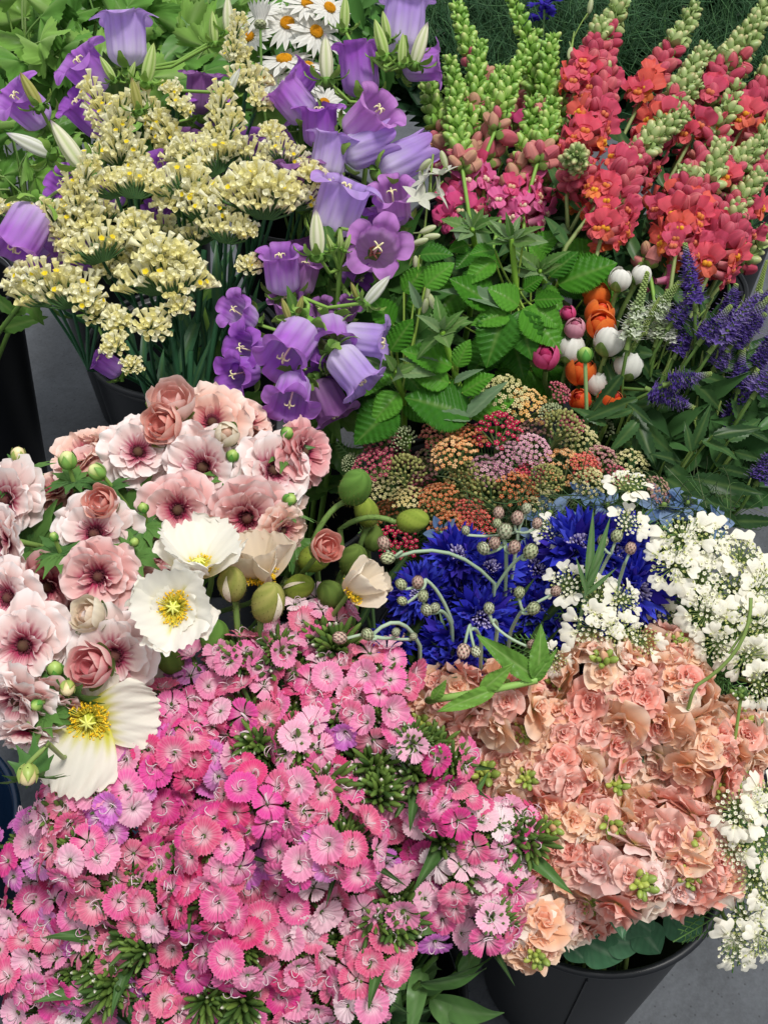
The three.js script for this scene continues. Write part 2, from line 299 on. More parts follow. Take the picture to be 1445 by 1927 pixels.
for (const [row, list] of dRows) {
  list.sort((a, b) => a[0] - b[0]);
  list.forEach(([px, py, rp, tone, n], i) => {
    const d = dDepth(px, py) + rr(-0.026, 0.046), R = rp / FOC * d * 0.92, P = at(px, py, d), f = foot('dianthus');
    const axis = dirv((px - 500) / 1500, 0.3 - (py - 1500) / 1700, 0.95).add(V(0, 0.2, 0)).normalize();
    const o = thing('dianthus_cluster', `${toneWord[tone]} dianthus flower cluster, ${ORD[i]} from the left in the ${row} row`, 'dianthus', f, 'pink dianthus clusters');
    const ctr = P.clone().addScaledVector(axis, -R * 0.75), q = qY(axis);
    const green = C(pick(['#4a6a30', '#557738', '#3f5d2c']));
    stemPart(o, stalk(f, ctr, axis, 12, 0.3), (t) => 0.0027 - 0.0004 * t, green);
    const st = new MB(), c0 = ctr.clone().sub(o.position);
    for (let k = 0; k < n; k++) {
      const fr = Math.sqrt((k + 0.6) / n), a = k * GA + rr(-0.25, 0.25) + i, th = fr * 1.42;
      const dl = V(Math.sin(th) * Math.cos(a), Math.cos(th), Math.sin(th) * Math.sin(a)).applyQuaternion(q);
      const p = c0.clone().addScaledVector(dl, R * 0.98 * rr(0.84, 1.04)).addScaledVector(axis, -R * 0.12 * (1 - fr));
      const face = dl.clone().lerp(axis, 0.3).normalize(), nd = jit(face, 0.42), tn = pick(dMix[tone]);
      part('floret', pick(dGeo[tn]), M.velvet, o, p, qY(nd, rr(0, TAU)), rr(0.86, 1.1));
      const e = p.clone().addScaledVector(nd, -0.013);
      st.tube([c0, c0.clone().lerp(e, 0.6).addScaledVector(axis, 0.003), e], 0.0011, mul(green, rr(0.8, 1.1)), 4);
    }
    part('pedicels', st.geo(), M.stem, o);
    const nb = 2 + Math.floor(rnd() * 2);
    for (let k = 0; k < nb; k++) part('bracts', pick(dTuft), M.stem, o, c0.clone().addScaledVector(jit(axis, 0.7), R * 0.05), qY(jit(axis, 0.5)), rr(0.7, 0.95));
    for (let k = 0; k < 4; k++) { const a = rr(0, TAU), s = ctr.clone().addScaledVector(axis, -rr(0.02, 0.06)), e = s.clone().add(V(Math.cos(a), rr(-0.15, 0.45), Math.sin(a)).multiplyScalar(rr(0.04, 0.065))); leafAt(o, bladeGeos, M.leaf, s, e, axis, rr(0.6, 0.95)); }
  });
}
// tufts without open flowers, standing in the gaps
[[800, 1425, 'between mid pink clusters and peach stock'], [485, 1405, 'dark gap in the upper middle of the mass'], [860, 1560, 'beside the white edged cluster'], [235, 1760, 'at the lower left beside the pale clusters'], [330, 1655, 'left of centre'], [590, 1440, 'above the centre of the mass'], [415, 1865, 'near the bottom edge'], [975, 1575, 'at the right end of the mass'], [690, 1460, 'right of centre under coral florets'], [640, 1215, 'behind the coral clusters, under cornflower buds'], [490, 1225, 'small one at the back'], [740, 1745, 'lower right of the mass'], [200, 1850, 'bottom left'], [255, 1655, 'between hot pink clusters']].forEach(([px, py, where], i) => {
  const d = dDepth(px, py) + 0.012, P = at(px, py, d), f = foot('dianthus'), axis = dirv((px - 500) / 1600, 0.35, 0.9);
  const o = thing('dianthus_bud_tuft', `green tuft of pointed dianthus buds, ${where}`, 'dianthus', f, 'unopened dianthus tufts');
  stemPart(o, stalk(f, P.clone().addScaledVector(axis, -0.02), axis, 12, 0.3), 0.0024, C('#496a30'));
  for (let k = 0; k < 5; k++) part('bud_tuft', dTuft[k % 3], M.stem, o, P.clone().sub(o.position).addScaledVector(axis, -0.018).add(V(rr(-1, 1), rr(-0.4, 0.4), rr(-1, 1)).multiplyScalar(k ? 0.017 : 0)), qY(jit(axis, 0.45)), rr(0.9, 1.2));
  for (let k = 0; k < 4; k++) { const a = k * 1.7 + i, e = P.clone().add(V(Math.cos(a) * 0.06, rr(-0.03, 0.03), Math.sin(a) * 0.06)); leafAt(o, curlGeos, M.leaf, P.clone().addScaledVector(axis, -0.04), e, axis, rr(0.5, 0.8)); }
});
// leafy stems hanging over the rim at the lower right of the mass
[[820, 1800, 830, 1860], [860, 1830, 880, 1880], [790, 1850, 770, 1900], [700, 1930, 730, 1890], [240, 1830, 250, 1800]].forEach(([x, y], i) => {
  const f = foot('dianthus'), d = 0.9 + 0.03 * (i % 2), P = at(x, y, d), o = thing('dianthus_leaf_stem', ['leafy green dianthus stem beside the stock bucket rim', 'broad green dianthus leaves over the black rim, lower right', 'green dianthus leaves under the bottom pink clusters', 'green dianthus leaves at the bottom edge of the photo', 'dark green dianthus leaves in the lower left gap'][i], 'dianthus', f, 'leafy dianthus stems');
  const dir = dirv(0.2, 0.5, 0.6), pts = stalk(f, P, dir); stemPart(o, pts, 0.0026, C('#5a7f3a'));
  for (let k = 0; k < 20; k++) { const s = pts[5 + (k % 8)] ?? P, a = k * GA + i, e = s.clone().add(V(Math.cos(a), rr(-0.3, 0.9), Math.sin(a)).normalize().multiplyScalar(rr(0.04, 0.085))); leafAt(o, curlGeos, M.leaf, s, e, jit(TOW, 0.5), rr(0.8, 1.5)); }
});

// ---------------------------------------------------------------- stock (peach double flowers)
const sTone = { peach: ['#fccfac', '#fac49f', '#fdd9b8'], pink: ['#f8b4a2', '#f8c0b2', '#f5a897'], cream: ['#fde8d4', '#fdefe0', '#fbdcc4'], blush: ['#fad8d2', '#fbe2dd', '#f7ccc5'] };
function stockGeo(main, size) {
  const b = new MB(), hot = mixc(main, C('#e87068'), 0.42), pale = mixc(main, C('#fff4ea'), 0.55), R = 0.0255 * size;
  const ring = (n, len, wid, e0, e1, ruf, y0, tint, off) => {
    for (let k = 0; k < n; k++) {
      const f = petalF({ len: len * rr(0.88, 1.1), wid: wid * rr(0.85, 1.15), e0: e0 + rr(-0.2, 0.2), e1: e1 + rr(-0.4, 0.4), cup: rr(-0.1, 0.35), ruf: ruf * rr(0.7, 1.3), rn: rr(1.3, 2.5), ph: rr(0, 6), tip: 0.3, base: 0.25, rnd: 0.3, rp: 2.4, notch: rr(0, 0.15), skew: rr(-0.25, 0.25) });
      const sd = rr(0, 9), sh = rr(0.94, 1.04);
      b.with(moved(0, y0, 0).multiply(rotY((k + off) / n * TAU + rr(-0.25, 0.25))), () => b.sheet(10, 7, f, (u, v) => mul(mixc(v < 0.3 ? mixc(C('#e9d990'), tint, v / 0.3) : tint, pale, sstep(0.65, 1, v) * 0.7), sh * (0.97 + 0.04 * Math.sin(u * 21 + sd)))));
    }
  };
  ring(4, R, R * 0.68, 0.3, -0.3, R * 0.15, 0, main, 0);
  ring(4, R * 0.8, R * 0.5, 0.75, 0.3, R * 0.15, R * 0.06, main, 0.5);
  ring(3, R * 0.56, R * 0.36, 1.15, 0.75, R * 0.1, R * 0.1, mixc(main, hot, 0.4), 0.2);
  ring(3, R * 0.42, R * 0.26, 1.4, 1.0, R * 0.1, R * 0.12, mixc(main, hot, 0.8), 0.7);
  return b.geo();
}
const sGeo = {}; for (const t in sTone) sGeo[t] = sTone[t].flatMap((h) => [stockGeo(C(h), 1), stockGeo(C(h), 0.92)]);
function budClusterGeo(n, R, cols) { // small egg buds with sepals, crowded on a dome
  const b = new MB();
  for (let k = 0; k < n; k++) {
    const f = Math.sqrt((k + 0.3) / n), a = k * GA, d = V(Math.cos(a) * f * 0.9, 1 - 0.5 * f, Math.sin(a) * f * 0.9).normalize(), c = pick(cols);
    b.with(mat4(d.clone().multiplyScalar(R * rr(0.5, 1)), qY(jit(d, 0.25))), () => { const w = R * rr(0.2, 0.3); b.blob(0, 0, 0, w, w * 1.6, w, (u, v) => mixc(c, YGREEN, 0.25 * v), 7, 5, (an) => 1 + 0.1 * Math.cos(an * 4)); b.tube([V(0, -R * 0.6, 0), V(0, 0, 0)], R * 0.09, C('#7b9a4a'), 4); });
  }
  return b.geo();
}
const sBud = [budClusterGeo(12, 0.013, [C('#93a548'), C('#7a903e'), C('#aab252')]), budClusterGeo(9, 0.012, [C('#9caa4e'), C('#80963f'), C('#dc9a84')])];
const sLeaf = [0, 1].map((k) => leafGeo({ k: 1, wid: 0.27, droop: 0.25, fold: 0.12, col: C(k ? '#41704e' : '#4c7a58'), vein: C('#93b090'), nu: 10, nv: 16, fat: 0.62, wave: 0.02 }));
const stRows = [
  ['back', [[835, 1300, 58, 'pink'], [950, 1300, 62, 'pink'], [1060, 1285, 62, 'pink'], [1140, 1245, 66, 'peach'], [1200, 1300, 62, 'pink'], [1275, 1225, 46, 'pink'], [1285, 1290, 62, 'peach']]],
  ['third', [[800, 1350, 44, 'pink'], [900, 1375, 60, 'pink'], [985, 1375, 62, 'pink'], [1060, 1355, 62, 'peach'], [1140, 1380, 64, 'pink'], [1215, 1370, 62, 'peach'], [1290, 1370, 62, 'blush'], [1350, 1400, 60, 'pink'], [1410, 1370, 60, 'peach']]],
  ['second', [[900, 1440, 56, 'peach'], [975, 1450, 64, 'cream'], [1050, 1450, 60, 'pink'], [1130, 1465, 64, 'cream'], [1235, 1480, 68, 'cream'], [1320, 1470, 62, 'pink'], [1390, 1450, 55, 'peach'], [940, 1530, 55, 'peach'], [1050, 1540, 62, 'peach'], [1130, 1545, 60, 'peach'], [1020, 1600, 50, 'pink']]],
  ['front', [[1000, 1640, 58, 'cream'], [1090, 1620, 60, 'peach'], [1170, 1590, 66, 'peach'], [1265, 1570, 60, 'pink'], [1320, 1590, 52, 'pink'], [1040, 1720, 68, 'blush'], [1120, 1700, 62, 'pink'], [1200, 1660, 66, 'blush'], [1290, 1650, 66, 'blush'], [990, 1770, 44, 'cream'], [1350, 1640, 46, 'pink']]],
];
const stWord = { peach: 'peach', pink: 'pinkish peach', cream: 'creamy peach', blush: 'pale blush peach' };
const stMix = { peach: ['peach', 'peach', 'pink', 'cream'], pink: ['pink', 'pink', 'peach'], cream: ['cream', 'peach', 'cream', 'peach'], blush: ['blush', 'blush', 'cream', 'pink'] };
for (const [row, list] of stRows) {
  list.sort((a, b) => a[0] - b[0]);
  list.forEach(([px, py, rp, tone], i) => {
    const d = 0.94 - (py - 1250) / 500 * 0.05 + rr(-0.028, 0.035), R = rp / FOC * d * 1.02, P = at(px, py, d), f = foot('stock');
    const axis = dirv((px - 1130) / 700, 0.5 - (py - 1300) / 600, 0.8).add(V(0, 0.25, 0)).normalize();
    const o = thing('stock_spike', `${stWord[tone]} double stock flower spike, ${ORD[i]} from the left in the ${row} row`, 'stock flower', f, 'peach stock spikes');
    const c0w = P.clone().addScaledVector(axis, -R * 0.9), c0 = c0w.clone().sub(o.position), q = qY(axis);
    stemPart(o, stalk(f, c0w.clone().addScaledVector(axis, R * 0.8), axis, 12, 0.4), 0.0042, C('#7f9a55'));
    const n = 8;
    for (let k = 0; k < n; k++) {
      const th = k < 3 ? rr(0.35, 0.6) : rr(1.0, 1.35), a = (k < 3 ? k / 3 : k / 5 + 0.1) * TAU + i * 1.3 + rr(-0.2, 0.2);
      const dl = V(Math.sin(th) * Math.cos(a), Math.cos(th), Math.sin(th) * Math.sin(a)).applyQuaternion(q);
      const p = c0.clone().addScaledVector(dl, R * (k < 3 ? 0.75 : 0.9)).addScaledVector(axis, k < 3 ? R * 0.15 : -R * 0.1);
      part('floret', pick(sGeo[pick(stMix[tone])]), M.petal, o, p, qY(jit(dl, 0.3), rr(0, TAU)), (k < 3 ? rr(0.62, 0.78) : rr(0.9, 1.08)));
    }
    if ((i + px) % 3 !== 1) part('bud_cluster', sBud[i % 2], M.bud, o, c0.clone().addScaledVector(axis, R * 0.95).add(V(rr(-0.01, 0.01), 0, rr(-0.01, 0.01))), qY(jit(axis, 0.4)), rr(0.75, 1));
    for (let k = 0; k < 2; k++) { const a = rr(0, TAU), s = c0w.clone().addScaledVector(axis, -0.05); leafAt(o, sLeaf, M.leaf, s, s.clone().add(V(Math.cos(a) * 0.07, rr(-0.01, 0.04), Math.sin(a) * 0.07)), axis); }
  });
}
// blunt grey-green leaves lying over the bucket rim
[[1130, 1790, 1215, 1785, 1], [1150, 1760, 1225, 1745, 1], [1195, 1760, 1245, 1800, 1.25], [1090, 1790, 1175, 1815, 1.1], [1250, 1740, 1310, 1775, 1.1], [1275, 1720, 1320, 1765, 1], [960, 1770, 935, 1810, 1], [1180, 1740, 1235, 1765, 1], [1060, 1790, 1105, 1815, 1]].forEach(([x0, y0, x1, y1, k], i) => {
  const f = foot('stock'), a = at(x0, y0 - 25, 0.985), b = at(x1, y1, 0.975);
  const o = thing('stock_leaf', ['grey-green stock leaf in the middle of the rim', 'upper grey-green leaf under the front peach florets', 'roundest grey-green leaf hanging over the black rim', 'grey-green leaf lying lowest over the front rim', 'grey-green leaf at the right of the bucket', 'small grey-green leaf at the far right of the rim', 'grey-green leaf at the left end of the stock bucket', 'grey-green leaf tucked behind the round leaf', 'grey-green leaf under the cream florets at front left'][i], 'leaf', f, 'stock leaves over the rim');
  stemPart(o, stalk(f, a, b.clone().sub(a).normalize(), 8, 0.2), 0.002, C('#6b8d5c'));
  leafAt(o, sLeaf, M.leaf, a, b, TOW, 1.5 * k, 'blade');
});
// broken leafy green stem lying over the peach stock
{
  const f = foot('stock'), a = at(805, 1318, 0.90), b = at(1010, 1280, 0.885), o = thing('fallen_leaf_stem', 'broken light green leafy stem lying across the peach stock below cornflowers', 'leaf stem', f);
  const lg = [0, 1].map((k) => leafGeo({ k: 0.9, wid: 0.16, teeth: 0.06, pleat: 0.014, pn: 7, droop: 0.14 + 0.16 * k, fold: 0.3, col: C(k ? '#66983a' : '#78aa44'), vein: C('#b4d680'), nu: 12, nv: 48, fat: 0.44, wave: 0.03 }));
  stemPart(o, [...stalk(f, at(830, 1320, 0.95), dirv(-1, 0.2, 0.3), 8, 0.2), ...bend(a, b, TOW.clone().multiplyScalar(0.006))], 0.003, C('#8fb75c'));
  for (const [x0, y0, x1, y1, w] of [[1012, 1278, 900, 1200, 0.95], [1010, 1282, 1022, 1180, 1.15], [930, 1296, 825, 1342, 0.9], [905, 1300, 965, 1252, 1.3], [815, 1316, 838, 1284, 1.4], [1000, 1282, 1050, 1225, 0.8]]) leafAt(o, lg, M.leaf, at(x0, y0, 0.885), at(x1, y1, 0.872), TOW, w);
}
// ---------------------------------------------------------------- blush ranunculus
function rPetal(o, heart, body, edge, deep) {
  const b = new MB(), f = petalF(o), sd = rr(0, 9), edgeBite = rr(0.02, 0.06);
  b.sheet(11, 10, (u, v) => f(u, v * (1 - (v > 0.7 ? edgeBite * (0.5 + 0.5 * Math.sin(u * 17 + sd)) : 0))), (u, v) => {
    const n = 0.5 + 0.5 * Math.sin(u * 37 + sd + Math.sin(v * 6 + sd)), n2 = 0.5 + 0.5 * Math.sin(u * 83 + sd * 3);
    let c = mixc(heart, body, sstep(deep * (0.12 + 0.3 * n), deep * (0.7 + 0.35 * n), v)); c = mixc(c, edge, sstep(0.72, 1, v) * 0.75);
    return mul(mixc(c, heart, 0.34 * n2 * n * (1 - v) * sstep(1, 0.35, v)), 0.97 + 0.03 * n2);
  });
  return b.geo();
}
const RH = { pale: [C('#c2406c'), C('#f9e2dd'), C('#fefaf9')], pink: [C('#bb3460'), C('#f3c4c0'), C('#fbe8e6')], deep: [C('#ab2c54'), C('#eaa6a8'), C('#f6d2d0')], peach: [C('#c35068'), C('#f4ccbc'), C('#fae8de')] };
const RG = {};
for (const t in RH) {
  const [h, bo, e] = RH[t], mk = (n, fn) => Array.from({ length: n }, fn);
  RG[t] = {
    outer: mk(6, () => rPetal({ rnd: 0.26, rp: 2.6, len: 0.037 * rr(0.88, 1.1), wid: 0.0165 * rr(0.8, 1.15), e0: 0.35, e1: rr(-0.4, 0.15), cup: rr(-0.12, 0.25), ruf: 0.0034 * rr(0.6, 1.4), rn: rr(1.6, 3.2), ph: rr(0, 6), tip: 0.28, base: 0.3, notch: rr(0, 0.2) }, h, bo, e, 0.46)),
    mid: mk(6, () => rPetal({ rnd: 0.26, rp: 2.6, len: 0.029 * rr(0.85, 1.12), wid: 0.0135 * rr(0.75, 1.15), e0: 0.6, e1: rr(-0.1, 0.55), cup: rr(0.05, 0.4), ruf: 0.0022 * rr(0.6, 1.4), rn: rr(1.4, 2.6), ph: rr(0, 6), tip: 0.3, base: 0.3, notch: rr(0, 0.3) }, h, bo, e, 0.68)),
    inner: mk(6, () => rPetal({ rnd: 0.26, rp: 2.6, len: 0.017 * rr(0.8, 1.2), wid: 0.006 * rr(0.6, 1.3), e0: 0.95, e1: rr(0.1, 0.8), cup: rr(0.2, 0.6), ruf: 0.0016, rn: rr(1.5, 3), ph: rr(0, 6), tip: 0.4, base: 0.3 }, h, mixc(bo, h, 0.35), mixc(e, h, 0.12), 0.85)),
  };
}
const rCentre = [0, 1].map((k) => {
  const b = new MB(), dk = C(k ? '#5a2434' : '#4a2a2c');
  b.blob(0, 0.004, 0, 0.0048, 0.0052, 0.0048, (u, v) => mixc(dk, C('#6e5a3c'), v * v * 0.5), 12, 8, (a, v) => 1 + 0.09 * Math.sin(a * 9 + v * 20));
  for (let i = 0; i < 46; i++) { const a = i * GA, l = rr(0.6, 1), e = V(Math.cos(a) * 0.0085 * l, rr(0.004, 0.0085), Math.sin(a) * 0.0085 * l); b.tube([V(Math.cos(a) * 0.003, 0.001, Math.sin(a) * 0.003), e.clone().lerp(V(0, 0.006, 0), 0.2), e], (t) => (t > 0.8 ? 0.0007 : 0.0003), (t) => (t > 0.7 ? C('#5b3038') : C('#8a3f52')), 3); }
  return b.geo();
});
const sepalGeos = [0, 1].map((k) => leafGeo({ wid: 0.26, droop: -0.2 - 0.2 * k, fold: 0.4, col: C('#7fa04e'), nu: 4, nv: 6, fat: 0.4 }));
function bloomOpen(o, P, axis, size, tone) {
  const g = sub('bloom', o, P.clone().sub(o.position), qY(axis, rr(0, TAU)), size), G = RG[tone];
  const ring = (kind, n, y, off, r0) => { for (let k = 0; k < n; k++) { const a = (k + off) / n * TAU + rr(-0.14, 0.14); part('petal', pick(G[kind]), M.satin, g, V(Math.sin(a) * r0, y, Math.cos(a) * r0), new THREE.Quaternion().setFromEuler(new THREE.Euler(rr(-0.24, 0.14), a, rr(-0.28, 0.28), 'YXZ')), rr(0.9, 1.08)); } };
  ring('outer', 7, -0.004, 0, 0.002); ring('outer', 6, -0.001, 0.5, 0.0025); ring('mid', 8, 0.0015, 0.2, 0.003); ring('mid', 4, 0.002, 0.6, 0.004); ring('inner', 8, 0.002, 0.5, 0.0045);
  part('centre', pick(rCentre), M.matte, g, V(0, 0.001, 0));
  return g;
}
M.satin = phys({ roughness: 1, specularIntensity: 0.3, transmission: 0.26, clearcoat: 0.3, clearcoatRoughness: 0.3 });
// closed or half-open cup of overlapping shells
function shellGeo(r, width, th0, th1, tone, edge, wave) {
  const b = new MB(), sd = rr(0, 9);
  b.sheet(9, 7, (u, v) => {
    const s = u * 2 - 1, th = lerp(th0, th1, v * (1 - 0.12 * s * s)), ph = s * width * (0.55 + 0.45 * Math.sin(Math.PI * Math.min(1, 0.15 + v * 0.7))), k = r * (1 + wave * v * v * v * (0.6 + 0.4 * Math.sin(s * 5 + sd)) + 0.04 * (u - 0.5));
    return [k * Math.sin(th) * Math.sin(ph), -k * 1.02 * Math.cos(th), k * Math.sin(th) * Math.cos(ph)];
  }, (u, v) => mul(mixc(tone, edge, sstep(0.75, 1, v)), 0.95 + 0.05 * Math.sin(u * 29 + sd)));
  return b.geo();
}
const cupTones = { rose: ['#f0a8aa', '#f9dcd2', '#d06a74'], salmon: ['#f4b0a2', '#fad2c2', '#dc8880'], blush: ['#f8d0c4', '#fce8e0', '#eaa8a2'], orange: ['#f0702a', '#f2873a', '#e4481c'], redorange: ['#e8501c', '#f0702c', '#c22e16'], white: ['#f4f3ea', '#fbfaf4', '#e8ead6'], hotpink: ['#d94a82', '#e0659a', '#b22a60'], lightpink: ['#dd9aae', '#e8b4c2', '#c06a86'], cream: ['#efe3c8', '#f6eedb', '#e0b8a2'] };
const cupCache = {}, cupCore = {};
const sepalShell = [1.35, 1.6, 1.15].map((t1, q) => new MB().sheet(6, 8, (u, v) => { const s = u * 2 - 1, th = lerp(0.1, t1, v), w = 0.62 * Math.pow(Math.sin(Math.PI * (0.22 + 0.76 * v)), 0.8), k = 1 + 0.06 * v * v * (q + 1); return [k * Math.sin(th) * Math.sin(s * w), -k * 1.02 * Math.cos(th), k * Math.sin(th) * Math.cos(s * w)]; }, (u, v) => mul(mixc(C('#6f9440'), C('#a4bc74'), Math.abs(u - 0.5) < 0.1 ? 0.6 : v * 0.3), 0.9 + 0.08 * Math.sin(u * 30))).geo());
function cupSet(tone, open) {
  const key = tone + open; if (cupCache[key]) return cupCache[key];
  const [m, e, d] = cupTones[tone].map(C), out = [];
  for (let ring = 0; ring < 4; ring++) for (let k = 0; k < 3; k++) {
    const r = 1 - ring * 0.19, t1 = open ? lerp(2.0, 2.5, ring / 3) : lerp(2.72, 3.0, ring / 3);
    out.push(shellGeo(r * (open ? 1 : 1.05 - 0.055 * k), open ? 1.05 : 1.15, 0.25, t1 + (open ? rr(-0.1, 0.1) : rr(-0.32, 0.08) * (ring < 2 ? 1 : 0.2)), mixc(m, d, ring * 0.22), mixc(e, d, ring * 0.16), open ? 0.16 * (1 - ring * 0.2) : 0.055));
  }
  return (cupCache[key] = out);
}
function bloomCup(o, P, axis, R, tone, open, sepals = 4) {
  const g = sub('bloom', o, P.clone().sub(o.position), qY(axis, rr(0, TAU)), R), S = cupSet(tone, open);
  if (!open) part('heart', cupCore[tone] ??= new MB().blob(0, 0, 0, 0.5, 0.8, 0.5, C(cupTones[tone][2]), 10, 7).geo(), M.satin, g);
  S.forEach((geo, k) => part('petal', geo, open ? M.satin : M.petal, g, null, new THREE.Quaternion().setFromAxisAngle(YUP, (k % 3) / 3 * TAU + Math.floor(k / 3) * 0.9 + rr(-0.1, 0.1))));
  for (let k = 0; k < sepals; k++) { const a = k / sepals * TAU + rr(0.2, 0.6); part('sepal', sepalShell[k % 3], M.leaf, g, V(0, -0.02, 0), new THREE.Quaternion().setFromEuler(new THREE.Euler(rr(-0.02, 0.1), a, 0, 'YXZ')), 1.08); }
  return g;
}
function budGeo(cols, lobes, tip) { // plump round bud wrapped in sepals
  const b = new MB();
  b.blob(0, 0, 0, 0.9, 1, 0.9, (u, v) => mixc(cols[0], cols[1], sstep(0.5, 0.95, v)), 14, 9, (a, v) => 1 + 0.05 * Math.cos(a * lobes));
  for (let k = 0; k < lobes; k++) b.with(rotY(k / lobes * TAU), () => b.sheet(5, 6, (u, v) => { const s = u * 2 - 1, th = lerp(0.35, 2.35, v), w = 0.62 * Math.sin(Math.PI * (0.2 + 0.78 * v)), R = 1.05 + 0.05 * (1 - s * s) + (v > 0.85 ? 0.1 : 0); return [R * 0.92 * Math.sin(th) * Math.sin(s * w), -R * Math.cos(th), R * 0.92 * Math.sin(th) * Math.cos(s * w)]; }, (u, v) => mixc(cols[2], mul(cols[2], 1.25), Math.abs(u - 0.5) < 0.1 ? 1 : 0.2 * v)));
  return b.geo();
}
const rBud = [budGeo([C('#8fae52'), C('#dfe0a0'), C('#6f9a45')], 5), budGeo([C('#6c9a3e'), C('#a9c266'), C('#4f8a34')], 4), budGeo([C('#d9c98a'), C('#efdcae'), C('#93a552')], 5)];
const fernGeos = [0, 1].map((k) => { // cut ranunculus leaf
  const b = new MB(), c = C(k ? '#4f7a3c' : '#5f8a42');
  for (let i = 0; i < 5; i++) { const a = (i - 2) * 0.5, L = 1 - Math.abs(i - 2) * 0.16; b.with(rotY(a), () => b.sheet(4, 7, (u, v) => { const s = u * 2 - 1, w = 0.13 * Math.sin(Math.PI * Math.pow(v, 0.7)) * (1 + 0.3 * Math.sin(v * 14)) + 0.012; return [s * w, 0.2 * Math.abs(s) * w - 0.18 * v * v, v * L]; }, (u, v) => mul(c, 0.94 + 0.06 * Math.sin(u * 20 + v * 11)))); }
  return b.geo();
});
const rDepth = (x, y) => 1.0 - (y - 760) / 560 * 0.165;
const ranunculusOpen = [
  // px, py, size, tone, dx, dy, tw, where
  [10, 940, 1.05, 'pale', -0.3, -0.1, 1, 'at the left edge, upper'], [155, 855, 0.95, 'peach', -0.4, 0.5, 0.6, 'dim, under a pale bud at upper left'], [175, 890, 0.9, 'pink', 0.1, 0.3, 0.7, 'behind the upper left buds'],
  [260, 850, 1.0, 'pale', 0.15, 0.15, 0.9, 'upper left of the crown beside the bucket'], [200, 825, 0.85, 'peach', -0.2, 0.9, 0.3, 'peachy, seen from behind near the dark floor'], [400, 795, 1.05, 'peach', 0.0, 0.35, 0.8, 'at the top under a cream bud'], [460, 790, 0.9, 'peach', 0.3, 0.6, 0.5, 'dim, top right under the purple bells'],
  [382, 880, 1.15, 'pale', 0.0, 0.05, 1, 'largest open bloom in the upper middle'], [515, 885, 1.05, 'pale', 0.35, 0.05, 0.9, 'right of the largest bloom'], [575, 850, 0.9, 'deep', 0.8, 0.15, 0.6, 'rosy, at the far right under bells'],
  [335, 960, 1.05, 'pink', -0.1, -0.1, 1, 'deep hearted, in the middle'], [465, 975, 1.1, 'pink', 0.1, -0.25, 0.95, 'rose hearted, right of the middle'], [535, 1000, 0.7, 'peach', 0.6, -0.3, 0.7, 'small pale one at the right end'],
  [178, 1005, 1.05, 'pale', -0.05, -0.05, 1, 'left of the middle'], [185, 1085, 1.0, 'pink', -0.05, -0.1, 1, 'below the left middle bloom'], [90, 1105, 1.0, 'deep', -0.1, -0.2, 0.8, 'shaded, at left between open blooms'],
  [290, 1040, 0.95, 'deep', 0.0, 0.3, 0.6, 'shaded, behind the white poppy'], [265, 1110, 0.9, 'peach', 0.1, 0.3, 0.5, 'dim, left of the white poppy face'], [15, 1125, 1.0, 'pale', -0.4, 0.0, 0.9, 'at the left edge, middle'],
  [45, 1215, 1.1, 'pale', -0.15, -0.1, 1, 'at the left edge, lower'], [215, 1235, 1.1, 'pale', 0.05, -0.15, 1, 'lowest large bloom beside a rose bud'], [30, 1320, 0.95, 'pale', -0.2, -0.7, 0.7, 'lowest at left, over the dark floor'], [95, 1330, 0.85, 'pink', 0.1, -0.5, 0.7, 'under the lowest blooms, beside the open poppy'], [5, 1020, 0.9, 'pale', -0.7, -0.3, 0.7, 'cut by the left edge'], [50, 1390, 0.7, 'pale', 0, -0.9, 0.4, 'tip of pale petals over the floor at left'],
  [105, 920, 0.85, 'peach', -0.2, 0.5, 0.6, 'dim, behind the left buds'], [520, 935, 0.8, 'peach', 0.5, 0.1, 0.6, 'dim, behind the right blooms'], [300, 905, 0.85, 'peach', -0.1, 0.3, 0.6, 'dim, left of the largest bloom'],
];
